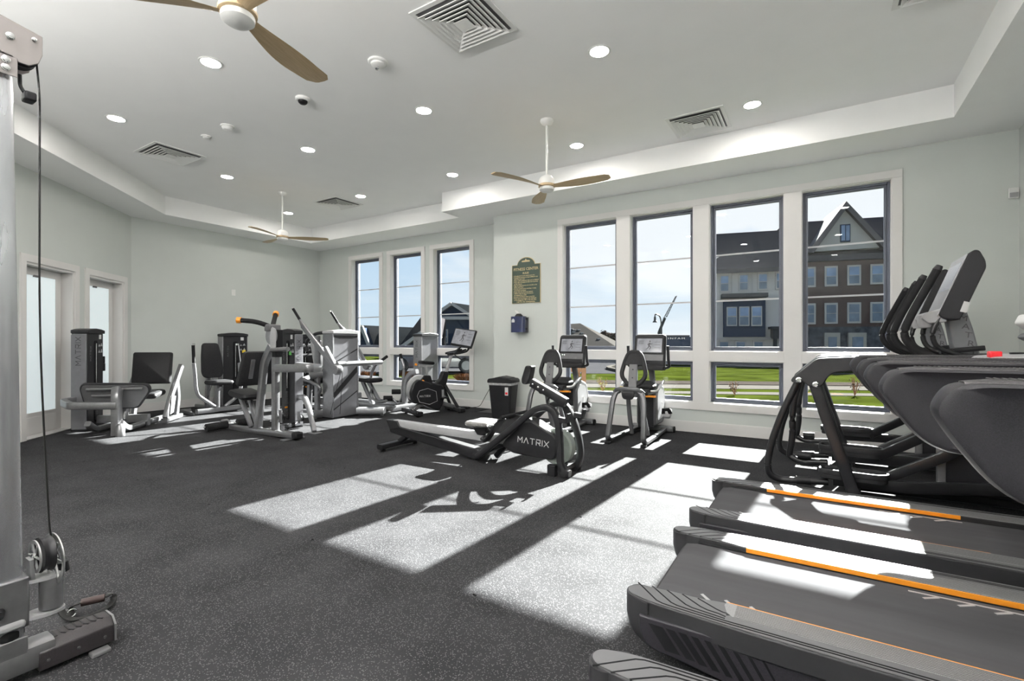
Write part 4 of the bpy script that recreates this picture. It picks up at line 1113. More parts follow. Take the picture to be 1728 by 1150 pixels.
        sh = [(0.848, 1.085), (0.866, 1.110), (0.90, 1.118), (1.55, 1.122), (1.62, 1.10), (1.62, 0.99), (1.45, 0.87), (1.10, 0.868), (1.00, 0.874), (0.955, 0.893), (0.920, 0.925), (0.865, 1.005), (0.838, 1.055)]
        sh = [(x+dx, z+0.003) for x, z in sh]
        sh = rounded(sh, [0.02, 0.02, 0.02, 0.03, 0.05, 0.05, 0.1, 0.03, 0.03, 0.03, 0.03, 0.03, 0.02], 3)
        # thick rounded shell with a hollow cheek: stacked inset rings
        bm = B(); c = Vector((1.10, 1.03)); rings = []
        for (off, sc) in ((-0.040, 0.90), (-0.036, 0.965), (-0.022, 0.995), (0.0, 1.0), (0.022, 0.995), (0.036, 0.965), (0.040, 0.92), (0.030, 0.84), (0.016, 0.66), (0.014, 0.30)):
            rings.append([bm.verts.new((c.x+(p[0]-c.x)*(1-(1-sc)*0.6), (0.325+off*(-1 if False else 1))*s if False else (0.300*s - off*1.0*s if False else 0.300*s+off*(1)), c.y+(p[1]-c.y)*sc)) for p in sh])
        rings_m = [bm.verts.new((c.x+(p[0]-c.x)*0.75, 0.300*s-0.028, c.y+(p[1]-c.y)*0.7)) for p in sh]
        m_ = len(sh)
        allr = [rings_m]+rings
        for a, b in zip(allr, allr[1:]):
            for j in range(m_): bm.faces.new((a[j], a[(j+1) % m_], b[(j+1) % m_], b[j]))
        bm.faces.new(allr[0][::-1]); bm.faces.new(allr[-1]); bmesh.ops.recalc_face_normals(bm, faces=bm.faces[:])
        h = obj('handrail_shell', bm, M_SHELL, t, smooth=True)
        gb = B()
        sweep(gb, [(0.84, 0.300*s, 1.104), (0.88, 0.300*s, 1.109), (1.25, 0.300*s, 1.112), (1.51, 0.300*s, 1.111)], rrect(0.064, 0.034, 0.016, 4))
        obj('grip_top', gb, M_GRIP, h, smooth=True)
        # grip studs in rows
        st = B()
        for i in range(52):
            for j in range(3):
                x = 0.88+i*0.0115; y = 0.300*s+(j-1)*0.012+(0.004 if i % 2 else 0); 
                lathe(st, [(0.0038, 0), (0.0022, 0.0016)], (x, y, 1.1275+0.0010*(x-0.88)/0.6), 5)
        obj('grip_studs', st, M_GRIP, h, kind='stuff')
    # motor cover, console tray, display
    obj('motor_cover', prism(B(), rounded([(1.60, 0.06), (1.60, 0.225), (1.72, 0.30), (1.95, 0.31), (2.06, 0.24), (2.08, 0.06)], 0.05, 4), -0.46, 0.46, 'Y'), M_BLACK, t, smooth=True, bevel=0.015)
    tr = obj('console_tray', prism(B(), rounded([(1.30, 1.085), (1.34, 1.128), (1.46, 1.140), (1.66, 1.150), (1.70, 1.06), (1.45, 1.055)], 0.02, 3), -0.285, 0.285, 'Y'), M_LIGHTGREY, t, smooth=True, bevel=0.012)
    obj('cup_recess', lathe(B(), [(0.045, 0), (0.047, 0.010), (0.036, 0.011), (0.034, 0.003)], (1.50, 0.16, 1.138), 20), M_BLACK, tr, smooth=True)
    obj('cup_recess', lathe(B(), [(0.045, 0), (0.047, 0.010), (0.036, 0.011), (0.034, 0.003)], (1.50, -0.16, 1.138), 20), M_BLACK, tr, smooth=True)
    obj('stop_key', box(1.340, 1.385, -0.028, 0.028, 1.125, 1.156), M_RED, t, label='red stop key', bevel=0.005)
    mc = frame_m((1.73, 0, 1.50), (0, -1, 0), (-0.86, 0, 0.50))
    obj('display_housing', bx(B(), -0.33, 0.33, -0.21, 0.21, -0.05, 0.0, mc), M_LIGHTGREY, t, bevel=0.02)
    obj('display_screen', bx(B(), -0.28, 0.28, -0.13, 0.17, 0.0, 0.004, mc), M_BLACK, t, bevel=0.003)
    lp = prism(B(), rounded([(1.512, 1.30), (1.53, 1.345), (1.59, 1.352), (1.73, 1.35), (1.77, 1.29), (1.67, 1.262), (1.55, 1.262)], 0.012, 3), -0.335, 0.335, 'Y')
    obj('display_shelf', lp, M_FIXT, t, smooth=True, bevel=0.008)
    obj('display_underside', prism(B(), rounded([(1.518, 1.225), (1.54, 1.250), (1.70, 1.250), (1.72, 1.20), (1.58, 1.185)], 0.012, 3), -0.325, 0.325, 'Y'), M_MIDGREY, t, smooth=True, bevel=0.006)
    obj('mast', bx(B(), 1.70, 1.78, -0.20, 0.20, 0.28, 1.32), M_PANEL, t, bevel=0.01)
    return t
tm = make_treadmill('middle treadmill, its slotted side and belt filling the lower right', (-0.63, 2.20, 0))
t2 = copy_tree(tm); t2.location = (-0.63, 3.275, 0); t2['label'] = 'farthest treadmill, orange edge beside the elliptical trainers'
t3 = copy_tree(tm); t3.location = (-0.59, 1.03, 0); t3['label'] = 'nearest treadmill, only one ribbed side rail in the bottom edge'

# ================================================================== elliptical trainers
def mastM(x, y, z):      # text plane on a face looking to -Y, letters running down the mast
    return Matrix(((0, 1, 0, x), (0, 0, -1, y), (-1, 0, 0, z), (0, 0, 0, 1)))
def make_elliptical(lab, loc):
    t = thing('elliptical_trainer', lab, 'elliptical', loc, 0, 'elliptical trainers behind the treadmills')
    hood = rounded([(0.165, 0.885), (0.175, 0.915), (0.33, 1.06), (0.36, 1.075), (0.60, 1.09), (0.62, 0.985), (0.46, 0.965), (0.42, 0.935), (0.385, 0.865), (0.33, 0.838), (0.285, 0.855), (0.24, 0.895), (0.20, 0.870)], 0.02, 3)
    for s in (-1, 1):
        h = obj('rear_fairing', prism(B(), hood, 0.235*s, 0.300*s, 'Y'), M_DARKGREY, t, smooth=True, bevel=0.012)
        for (x, z) in ((0.222, 0.900), (0.335, 0.868)):
            obj('bolt', lathe(B(), [(0.022, 0), (0.022, 0.005), (0.014, 0.008), (0.012, 0.003)], (x, 0.300*s if s > 0 else 0.300*s, z), 16, (0, s, 0)), M_CHROME, h, smooth=True)
        obj('upper_rail', bar(B(), [(0.55, 0.268*s, 1.035), (0.95, 0.275*s, 1.04), (1.28, 0.24*s, 1.02)], 0.055, 0.08, 0.1), M_DARKGREY, t, smooth=True)
        obj('rear_leg', bar(B(), [(0.32, 0.268*s, 0.90), (0.585, 0.300*s, 0.035)], 0.045, 0.085, 0.0, (1, 0, 0), 0.018), M_BLACKMET, t, smooth=True)
        obj('leg_foot', bx(B(), 0.53, 0.63, 0.268*s-0.03 if s > 0 else -0.33, 0.33 if s > 0 else -0.24, 0.0, 0.036), M_RUBBER, t, bevel=0.006)
        fw = 0.0 if s < 0 else 0.14     # one foot forward, one back
        arm = [(0.222, 0.210*s, 0.90), (0.10+fw*0.4, 0.212*s, 0.62), (0.02+fw, 0.215*s, 0.36), (-0.005+fw, 0.218*s, 0.20), (0.0+fw, 0.22*s, 0.105 if s < 0 else 0.18), (0.08+fw, 0.20*s, 0.062 if s < 0 else 0.145), (0.42, 0.17*s, 0.085 if s < 0 else 0.17)]
        obj('swing_arm', tube(B(), arm, 0.027, 0.16, 14), M_BLACKMET, t, smooth=True)
        zp = 0.17 if s < 0 else 0.30
        obj('arm_collar', rod(B(), (0.20, 0.188*s, zp-0.095), (0.30, 0.18*s, zp-0.09), 0.034, 16), M_BLACK, t, smooth=True)
        pl = rounded([(0.36, -0.075), (0.37, 0.075), (0.74, 0.085), (0.80, 0.04), (0.80, -0.04), (0.74, -0.085)], 0.05, 4)
        pl = [(x, y+0.165*s) for x, y in pl]
        p = obj('pedal', prism(B(), pl, zp-0.045, zp-0.005, 'Z'), M_DARKGREY, t, smooth=True, bevel=0.008)
        obj('pedal_rim', sweep(B(), [(x, y, zp+0.012) for x, y in pl], rrect(0.018, 0.044, 0.006), closed=True), M_DARKGREY, p, smooth=True)
        obj('pedal_arm', bar(B(), [(0.45, 0.165*s, zp-0.065), (0.95, 0.165*s, zp-0.05), (1.75, 0.17*s, 0.23)], 0.045, 0.085, 0.05), M_BLACKMET, t, smooth=True)
        obj('lift_brace', bar(B(), [(0.76, 0.12*s, zp-0.03), (1.12, 0.16*s, zp+0.20), (1.40, 0.2*s, 0.62)], 0.035, 0.075, 0.05), M_BLACKMET, t, smooth=True)
        hp = [(1.35, 0.275*s, 1.06), (1.09, 0.285*s, 1.075), (0.94, 0.29*s, 1.14), (0.868, 0.295*s, 1.255), (0.92, 0.30*s, 1.40), (1.065, 0.29*s, 1.715)]
        hb = obj('moving_handlebar', tube(B(), hp, 0.0255, 0.13, 14), M_FOAM, t, smooth=True)
        obj('handlebar_cap', rod(B(), (1.063, 0.29*s, 1.71), (1.078, 0.288*s, 1.74), 0.028, 14, 0.02), M_DARKGREY, hb, smooth=True)
        fp = [(1.42, 0.13*s, 1.10), (1.22, 0.17*s, 1.10), (1.07, 0.19*s, 1.16), (1.045, 0.20*s, 1.28), (1.12, 0.19*s, 1.43)]
        obj('fixed_handlebar', tube(B(), fp, 0.017, 0.10, 12), M_BLACKMET, t, smooth=True)
    # frame and housing
    obj('floor_frame', bar(B(), [(0.62, 0, 0.045), (1.30, 0, 0.06), (1.85, 0, 0.06)], 0.10, 0.06, 0.05), M_BLACKMET, t, smooth=True)
    obj('rear_stabiliser', bar(B(), [(0.60, -0.27, 0.05), (0.60, 0.27, 0.05)], 0.06, 0.05), M_BLACKMET, t, smooth=True)
    obj('front_stabiliser', bar(B(), [(1.80, -0.30, 0.035), (1.80, 0.30, 0.035)], 0.09, 0.07), M_BLACK, t, smooth=True)
    obj('drive_housing', prism(B(), rounded([(1.12, 0.10), (1.12, 0.62), (1.24, 0.76), (1.55, 0.78), (1.80, 0.60), (1.84, 0.08)], 0.06, 4), -0.11, 0.11, 'Y'), M_SHELL, t, smooth=True, bevel=0.02)
    obj('housing_edge', bar(B(), [(1.115, -0.10, 0.12), (1.115, -0.10, 0.60)], 0.06, 0.05, 0.0, (1, 0, 0)), M_MIDGREY, t, smooth=True)
    m1 = obj('mast', prism(B(), [(1.26, 0.70), (1.155, 1.37), (1.245, 1.50), (1.30, 1.30), (1.42, 0.70)], -0.055, 0.055, 'Y'), M_PANEL, t, bevel=0.01)
    lx = lambda z: 1.245+(1.38-z)*0.22
    for k, ch in enumerate('MATRIX'):
        z = 1.375-k*0.062
        text('mast_lettering', ch, 0.058, Matrix(((1, 0.12, 0, lx(z)), (0, 0, -1, -0.0565), (-0.22, 1, 0, z), (0, 0, 0, 1))), M_GREYINK, m1, sx=1.15)
    ba = obj('crossbar_link', bar(B(), [(1.10, -0.16, 1.13), (1.34, -0.13, 1.16)], 0.05, 0.035), M_BLACK, t, smooth=True)
    # console: thick head leaning forward, screen towards the user
    prof = rounded([(1.135, 1.40), (1.10, 1.36), (1.155, 1.345), (1.30, 1.355), (1.385, 1.42), (1.435, 1.70), (1.40, 1.80), (1.345, 1.872), (1.31, 1.875), (1.225, 1.83)], [0.015, 0.01, 0.02, 0.03, 0.04, 0.04, 0.03, 0.02, 0.02, 0.02], 3)
    prof = [(x-0.02, z) for x, z in [(1.100, 1.395), (1.130, 1.365), (1.215, 1.355), (1.250, 1.44), (1.352, 1.715), (1.348, 1.765), (1.318, 1.835), (1.295, 1.845), (1.262, 1.825)]]
    cs = obj('console', prism(B(), rounded(prof, 0.018, 3), -0.235, 0.235, 'Y'), M_SHELL, t, smooth=True, bevel=0.012)
    fc = frame_m((1.158, 0, 1.608), (0, -1, 0), (-0.936, 0, 0.35))
    obj('console_face', bx(B(), -0.222, 0.222, -0.235, 0.225, -0.004, 0.004, fc), M_LIGHTGREY, cs, bevel=0.006)
    obj('console_screen', bx(B(), -0.195, 0.195, -0.03, 0.17, 0.004, 0.007, fc), mat('switched_on_screen', (0.10, 0.10, 0.11), 0.15, var=0.5, scale=14, emit=(0.55, 0.58, 0.62), estr=0.35), cs)
    for k in (-1, 1): obj('console_cup', lathe(B(), [(0.045, 0), (0.055, 0.03), (0.060, 0.085), (0.052, 0.085), (0.045, 0.01)], (1.03, 0.13*k, 1.31), 20), M_LIGHTGREY, cs, smooth=True)
    obj('key_pad', prism(B(), rounded([(0.985, 1.375), (1.01, 1.415), (1.105, 1.445), (1.135, 1.345), (1.03, 1.335)], 0.015, 3), -0.21, 0.21, 'Y'), M_LIGHTGREY, cs, smooth=True, bevel=0.008)
    obj('serial_label', bx(B(), 1.205, 1.240, -0.2375, -0.2352, 1.41, 1.485, Matrix.Translation((1.22, 0, 1.45)) @ Matrix.Rotation(math.radians(17), 4, 'Y') @ Matrix.Translation((-1.22, 0, -1.45))), M_WHITE, cs, label='white serial label')
    return t
el = make_elliptical('nearer elliptical trainer, its tall console leaning over the treadmills', (-0.35, 4.80, 0))
e2 = copy_tree(el); e2.location = (-0.33, 5.88, 0); e2['label'] = 'farther elliptical trainer, closest to the tall windows'
# ================================================================== rowing machine (room coordinates, centre plane y = 4.03)
def Yp(pts, y): return [tuple(onY(px, py, y)) for px, py in pts]
def Y2(pts, y): return [(p[0], p[2]) for p in Yp(pts, y)]
def Xp(pts, x): return [tuple(onX(px, py, x)) for px, py in pts]
def X2(pts, x): return [(p[1], p[2]) for p in Xp(pts, x)]
RC = 4.03
t = thing('rowing_machine', 'black rowing machine with a silver seat rail in the middle of the floor', 'rower', (-3.0, RC, 0), world=True)
obj('seat_rail', bar(B(), Yp([(668, 714.5), (858, 743)], RC), 0.085, 0.085, 0, (0, 0, 1), 0.012), M_LIGHTGREY, t, smooth=True)
bm = B(); prism(bm, Y2([(658, 708), (669, 709), (682, 720), (810, 757), (822, 766), (826, 778), (800, 772), (700, 741), (664, 729)], RC), RC-0.055, RC+0.055, 'Y')
obj('lower_beam', bm, M_BLACK, t, smooth=True, bevel=0.010)
obj('rail_end_bracket', prism(B(), Y2([(657, 707.5), (676, 710), (681, 722), (664, 724)], RC), RC-0.058, RC+0.058, 'Y'), M_BLACK, t, smooth=True, bevel=0.006)
obj('rear_leg', bar(B(), [onY(690, 733, RC), (-4.03, RC, 0.075)], 0.075, 0.055, 0), M_BLACKMET, t, smooth=True)
ft = obj('rear_foot_bar', bar(B(), [(-4.045, RC-0.30, 0.055), (-4.045, RC+0.30, 0.055)], 0.085, 0.055, 0, (0, 0, 1), 0.02), M_BLACK, t, smooth=True)
for s in (-1, 1): obj('foot_pad', lathe(B(), [(0.026, 0), (0.026, 0.02), (0.015, 0.03)], (-4.045, RC+0.25*s, 0), 14), M_RUBBER, ft, smooth=True)
# seat
sx = onY(815, 722, RC).x
so = rounded([(-0.15, -0.15), (-0.02, -0.17), (0.13, -0.14), (0.14, 0), (0.13, 0.14), (-0.02, 0.17), (-0.15, 0.15), (-0.12, 0)], 0.05, 5)
sz = onY(815, 712, RC).z
st = obj('seat', pad(B(), so, 0.055, Matrix.Translation((sx+0.01, RC, sz-0.01)), 0.6, 5), mat('silver_grey_seat', (0.20, 0.195, 0.19), 0.28, 0.1, var=0.1, coat=0.4), t, smooth=True)
obj('seat_carriage', prism(B(), [(sx-0.10, sz-0.04), (sx+0.10, sz-0.04), (sx+0.055, sz-0.13), (sx-0.03, sz-0.13)], RC-0.065, RC+0.065, 'Y'), M_BLACK, t, smooth=True, bevel=0.012)
# main frame: two hoops
for (y, pts, lab) in ((RC-0.135, [(806, 771), (836, 747), (872, 717), (901, 692), (921, 687), (935, 694), (942.5, 713), (945, 752), (945.5, 783), (953, 798), (962, 800)], 'near'),
                      (RC+0.135, [(838, 770), (860, 745), (896, 712), (920, 688), (944, 680), (957, 686), (969, 711), (977.5, 742), (980, 767), (975.5, 785), (968, 793)], 'far')):
    obj('frame_hoop', bar(B(), Yp(pts, y), 0.060, 0.062, 0.10, (0, 1, 0), 0.018), M_BLACK, t, smooth=True)
obj('frame_neck', bar(B(), Yp([(808, 768), (842, 752)], RC), 0.20, 0.06, 0.0), M_BLACK, t, smooth=True)
hs = rounded(Y2([(846, 752), (852, 742), (884, 712), (897, 711), (936, 737), (940, 748), (938, 770), (932, 777), (905, 774), (864, 765)], RC-0.085), 0.03, 4)
h = obj('resistance_housing', prism(B(), hs, RC-0.085, RC+0.085, 'Y'), M_BLACK, t, smooth=True, bevel=0.014, seg=3)
tc = onY(899.5, 746, RC-0.0865)
an = -math.atan2(onY(921, 749.5, RC).z-onY(878, 741.5, RC).z, onY(921, 749.5, RC).x-onY(878, 741.5, RC).x)
wordmark('lettering', 0.052, Matrix.Translation((tc.x, RC-0.0870, tc.z)) @ Matrix.Rotation(an, 4, 'Y') @ Matrix(((1, 0, 0, 0), (0, 0, -1, 0), (0, 1, 0, 0), (0, 0, 0, 1))), M_WHITE, h)
obj('housing_crest', prism(B(), Y2([(884, 712), (897, 704), (940, 731), (938, 740), (898, 716)], RC), RC-0.07, RC+0.07, 'Y'), M_DARKGREY, t, smooth=True, bevel=0.01)
fc = onY(941, 752, RC)
obj('flywheel_guard', lathe(B(), [(0.02, -0.055), (0.150, -0.055), (0.165, -0.04), (0.165, 0.04), (0.150, 0.055), (0.02, 0.055)], (fc.x-0.01, RC+0.02, fc.z-0.01), 36, (0, 1, 0)), mat('smoky_clear_guard', (0.22, 0.25, 0.23), 0.25, var=0.1), t, smooth=True)
a = onY(956, 680, RC); b = onY(898, 646, RC)
obj('display_arm', bar(B(), [a, b], 0.07, 0.085, 0, (0, 0, 1), 0.02), M_BLACK, t, smooth=True)
dp = rounded(Y2([(890, 617), (901, 617.5), (897, 640), (893, 649), (884, 648), (883, 640)], RC), 0.02, 4)
d = obj('display_unit', prism(B(), dp, RC-0.045, RC+0.045, 'Y'), M_BLACK, t, smooth=True, bevel=0.012)
for k, (px, py) in enumerate(((899, 649), (908, 654), (917, 659))):
    q = onY(px, py, RC-0.036); obj('arm_bolt', lathe(B(), [(0.009, 0), (0.009, 0.004), (0.004, 0.006)], (q.x, RC-0.036, q.z), 12, (0, -1, 0)), M_CHROME, t, smooth=True)
for s, (px, py) in ((-1, (948, 707)), (1, (975, 699))):
    q = onY(px, py, RC+0.13*s)
    obj('handle_hook', prism(B(), [(q.x-0.03, q.z-0.035), (q.x+0.055, q.z-0.035), (q.x+0.075, q.z+0.05), (q.x+0.055, q.z+0.05), (q.x+0.045, q.z+0.005), (q.x-0.03, q.z+0.015)], RC+0.13*s-0.03, RC+0.13*s+0.03, 'Y'), M_BLACK, t, smooth=True, bevel=0.004)
for s in (-1, 1):
    q = onY(838, 720, RC+0.11*s)
    fm = frame_m((q.x-0.01, RC+0.125*s, q.z-0.02), (0.62, 0, 0.78), (-0.78, 0, 0.62))
    fp = obj('foot_plate', bx(B(), -0.17, 0.13, -0.055, 0.055, -0.012, 0.012, fm), M_BLACK, t, bevel=0.010)
    obj('foot_strap', sweep(B(), [fm @ Vector(v) for v in ((-0.02, -0.058, 0.0), (-0.02, -0.045, 0.055), (-0.02, 0.0, 0.075), (-0.02, 0.045, 0.055), (-0.02, 0.058, 0.0))], rrect(0.03, 0.004, 0.001), (1, 0, 0.5)), M_CABLE, fp, smooth=True)
    obj('heel_cup', bx(B(), -0.18, -0.14, -0.05, 0.05, 0.0, 0.05, fm), M_DARKGREY, fp, bevel=0.01)
obj('pull_handle', rod(B(), (onY(868, 700, RC).x, RC-0.24, onY(868, 700, RC).z), (onY(868, 700, RC).x, RC+0.24, onY(868, 700, RC).z), 0.017), M_FOAM, t, smooth=True)
obj('pull_strap', sweep(B(), [onY(868, 700, RC), onY(905, 706, RC)], rrect(0.03, 0.006, 0.001)), M_CABLE, t)
for s, pts in ((-1, [(926, 688), (924, 676), (928, 670)]), (1, [(936, 676), (931, 668)])):
    obj('arm_bracket', bar(B(), Yp(pts, RC+0.05*s), 0.012, 0.03, 0.01, (0, 1, 0)), M_BLACKMET, t, smooth=True)
fb = obj('front_foot_bar', bar(B(), [(-1.93, RC-0.16, 0.065), (-1.93, RC+0.17, 0.065)], 0.05, 0.05, 0), M_BLACK, t, smooth=True)
for s in (-1, 1):
    obj('transport_wheel', lathe(B(), [(0.020, -0.018), (0.036, -0.014), (0.036, 0.014), (0.020, 0.018)], (-1.90, RC+0.15*s, 0.038), 20, (0, 1, 0)), M_RUBBER, fb, smooth=True)
    obj('foot_pad', bx(B(), -2.06, -1.98, RC+0.13*s-0.03, RC+0.13*s+0.03, 0.0, 0.10), M_BLACK, fb, bevel=0.006)
obj('frame_label', bx(B(), -1.985, -1.955, 4.196, 4.199, 0.42, 0.60), M_WHITE, t, label='white instruction label')

# ================================================================== recumbent bikes (local: +x towards the window)
M_FRAME = mat('dark_silver_frame', (0.075, 0.075, 0.08), 0.30, 0.3, var=0.06)
def make_recumbent(lab, loc):
    t = thing('recumbent_bike', lab, 'exercise bike', loc, PI/2, 'recumbent exercise bikes at the tall windows')
    # local x forward, y to the left. rear legs
    for s in (-1, 1):
        obj('rear_leg', bar(B(), [(0.14, 0.02*s+0.0, 0.62), (0.13, 0.15*s, 0.625), (0.10, 0.185*s, 0.52), (0.0, 0.215*s, 0.075), (0.06, 0.215*s, 0.045), (0.60, 0.20*s, 0.045), (1.05, 0.17*s, 0.05)], 0.045, 0.062, 0.06, (0, 1, 0), 0.018), M_FRAME, t, smooth=True)
        obj('foot_cap', bx(B(), -0.03, 0.04, 0.215*s-0.03, 0.215*s+0.03, 0.0, 0.035), M_RUBBER, t, bevel=0.008)
        obj('inner_leg', bar(B(), [(0.30, 0.07*s, 0.60), (0.42, 0.09*s, 0.30), (0.55, 0.10*s, 0.05)], 0.035, 0.05, 0.08, (0, 1, 0)), M_MIDGREY, t, smooth=True)
    obj('rear_handle', bar(B(), [(0.145, -0.17, 0.60), (0.12, -0.13, 0.645), (0.11, 0.0, 0.65), (0.12, 0.13, 0.645), (0.145, 0.17, 0.60)], 0.06, 0.045, 0.05), M_FRAME, t, smooth=True)
    obj('rear_guard', pad(B(), rounded([(-0.085, 0.03), (0.085, 0.03), (0.065, -0.075), (-0.065, -0.075)], 0.04, 4), 0.04, frame_m((0.10, 0, 0.60), (0, -1, 0), (-1, 0, 0))), M_DARKGREY, t, smooth=True)
    obj('slide_rail', bar(B(), [(0.14, 0, 0.575), (0.95, 0, 0.50)], 0.09, 0.055, 0), M_ALU, t, smooth=True)
    # seat back: shield with two cut-outs
    n_ = Vector((-0.985, 0, 0.17)); SM = frame_m((0.315, 0, 0.885), (0, -1, 0), n_)
    out = rounded([(-0.075, 0.215), (0.075, 0.215), (0.125, 0.10), (0.165, -0.06), (0.155, -0.12), (0.075, -0.215), (-0.075, -0.215), (-0.155, -0.12), (-0.165, -0.06), (-0.125, 0.10)], [0.07, 0.07, 0.1, 0.04, 0.04, 0.05, 0.05, 0.04, 0.04, 0.1], 5)
    hoop = B(); sweep(hoop, [SM @ Vector((x*0.90, y*0.93, 0)) for x, y in out], rrect(0.050, 0.042, 0.018, 3), n_, closed=True)
    bk = obj('seat_back', hoop, M_PAD, t, smooth=True)
    obj('upper_pad', pad(B(), rounded([(-0.062, 0.19), (0.062, 0.19), (0.105, 0.10), (0.125, 0.03), (0.06, 0.035), (0.045, 0.01), (-0.045, 0.01), (-0.06, 0.035), (-0.125, 0.03), (-0.105, 0.10)], 0.03, 4), 0.04, SM), M_PAD, bk, smooth=True)
    obj('back_plate', bx(B(), -0.052, 0.052, -0.24, 0.045, 0.012, 0.032, SM), M_MIDGREY, bk, bevel=0.012)
    for z in (-0.02, -0.12): obj('plate_bolt', lathe(B(), [(0.008, 0), (0.008, 0.004), (0.004, 0.005)], SM @ Vector((0, z, 0.032)), 10, n_), M_BLACK, bk, smooth=True)
    obj('back_post', bar(B(), [SM @ Vector((0, -0.18, 0.0)), (0.42, 0, 0.60)], 0.075, 0.03, 0, (1, 0, 0)), M_BLACK, t, smooth=True)
    so = rounded([(-0.06, -0.19), (0.08, -0.215), (0.22, -0.12), (0.29, -0.085), (0.29, 0.085), (0.22, 0.12), (0.08, 0.215), (-0.06, 0.19)], 0.05, 4)
    obj('seat', pad(B(), so, 0.075, Matrix.Translation((0.50, 0, 0.645)) @ Matrix.Rotation(math.radians(-6), 4, 'Y'), 0.5, 5), M_PAD, t, smooth=True)
    obj('seat_base', prism(B(), rounded([(0.36, 0.56), (0.36, 0.625), (0.78, 0.645), (0.80, 0.55)], 0.02, 3), -0.155, 0.155, 'Y'), M_DARKGREY, t, smooth=True, bevel=0.012)
    for s in (-1, 1):
        sg = obj('side_grip', tube(B(), [(0.46, 0.16*s, 0.60), (0.50, 0.235*s, 0.60), (0.56, 0.245*s, 0.66), (0.74, 0.245*s, 0.715)], 0.016, 0.06, 12), M_ALU, t, smooth=True)
        obj('grip_sensor', rod(B(), (0.60, 0.245*s, 0.672), (0.70, 0.245*s, 0.703), 0.019), M_LIGHTGREY, sg, smooth=True)
    obj('seat_lever', bar(B(), [(0.40, -0.10, 0.545), (0.40, -0.24, 0.545)], 0.05, 0.022, 0), M_ORANGE, t, smooth=True, label='orange seat lever')
    obj('seat_lever', bar(B(), [(0.44, 0.10, 0.62), (0.42, 0.21, 0.64)], 0.04, 0.02, 0), M_YELLOW, t, smooth=True, label='yellow seat lever')
    # drive housing
    hp = rounded([(0.80, 0.12), (0.80, 0.56), (0.86, 0.64), (1.02, 0.66), (1.22, 0.60), (1.30, 0.42), (1.20, 0.12)], 0.05, 5)
    h = obj('drive_housing', prism(B(), hp, -0.125, 0.125, 'Y'), M_MIDGREY, t, smooth=True, bevel=0.025, seg=3)
    obj('rear_cover', prism(B(), rounded([(0.785, 0.10), (0.785, 0.55), (0.83, 0.58), (0.83, 0.10)], 0.015, 3), -0.10, 0.10, 'Y'), M_DARKGREY, h, smooth=True, bevel=0.01)
    for s in (-1, 1):
        obj('side_panel', prism(B(), rounded([(0.90, 0.18), (0.88, 0.52), (0.98, 0.60), (1.16, 0.56), (1.23, 0.42), (1.14, 0.20)], 0.04, 4), 0.120*s, 0.131*s, 'Y'), M_LIGHTGREY, h, smooth=True)
        zc = 0.40; dz = 0.10*s
        cr = obj('crank', bar(B(), [(1.06, 0.145*s, zc), (1.06+0.06*s, 0.155*s, zc-0.13*(-s) if s > 0 else zc-0.13)], 0.018, 0.035, 0), M_ALU, t, smooth=True)
        px_, pz_ = 1.06+0.06*s, (zc+0.13 if s > 0 else zc-0.13)
        pd = obj('pedal', pad(B(), rounded([(-0.075, -0.05), (0.075, -0.05), (0.075, 0.05), (-0.075, 0.05)], 0.03, 4), 0.05, frame_m((px_, 0.225*s, pz_), (0.7, 0, 0.7), (-0.7, 0, 0.7)), 0.4, 4), M_LIGHTGREY, t, smooth=True)
        obj('pedal_strap', sweep(B(), [(px_-0.03, 0.18*s, pz_-0.01), (px_-0.06, 0.19*s, pz_+0.05), (px_-0.06, 0.25*s, pz_+0.06), (px_-0.03, 0.275*s, pz_)], rrect(0.05, 0.006, 0.001), (1, 0, 0)), M_CABLE, pd, smooth=True)
    obj('front_stabiliser', bar(B(), [(1.12, -0.27, 0.05), (1.12, 0.27, 0.05)], 0.08, 0.07, 0), M_MIDGREY, t, smooth=True)
    for s in (-1, 1): obj('transport_wheel', lathe(B(), [(0.025, -0.02), (0.04, -0.016), (0.04, 0.016), (0.025, 0.02)], (1.155, 0.265*s, 0.041), 20, (0, 1, 0)), M_RUBBER, t, smooth=True)
    # mast and console
    obj('console_mast', bar(B(), [(1.14, 0, 0.60), (1.00, 0, 0.98)], 0.075, 0.05, 0, (1, 0, 0)), M_MIDGREY, t, smooth=True)
    cm = frame_m((0.985, 0, 1.075), (0, -1, 0), (-0.975, 0, 0.22))
    cs = obj('console', pad(B(), rounded([(-0.215, -0.235), (0.215, -0.235), (0.205, 0.235), (-0.205, 0.235)], 0.045, 5), 0.085, cm, 0.25, 5), M_DARKGREY, t, smooth=True)
    obj('screen_bezel', bx(B(), -0.19, 0.19, -0.035, 0.185, 0.038, 0.046, cm), M_BLACK, cs, bevel=0.006)
    obj('screen', bx(B(), -0.165, 0.165, -0.018, 0.168, 0.046, 0.0475, cm), mat('workout_screen', (0.10, 0.10, 0.11), 0.12, var=0.5, scale=14, emit=(0.60, 0.62, 0.66), estr=0.28), cs)
    runner(cs, cm, 0.049, 0.075)
    obj('button_panel', bx(B(), -0.19, 0.19, -0.13, -0.045, 0.038, 0.045, cm), M_MIDGREY, cs, bevel=0.006)
    for k in (-0.13, -0.10): obj('button', lathe(B(), [(0.011, 0), (0.011, 0.006), (0.008, 0.007)], cm @ Vector((k, -0.07, 0.045)), 14, cm.to_3x3() @ Vector((0, 0, 1))), M_CHROME, cs, smooth=True)
    obj('console_tray', prism(B(), rounded([(0.86, 0.835), (0.88, 0.90), (0.96, 0.93), (1.02, 0.90), (1.0, 0.83)], 0.015, 3), -0.20, 0.20, 'Y'), M_BLACK, cs, smooth=True, bevel=0.01)
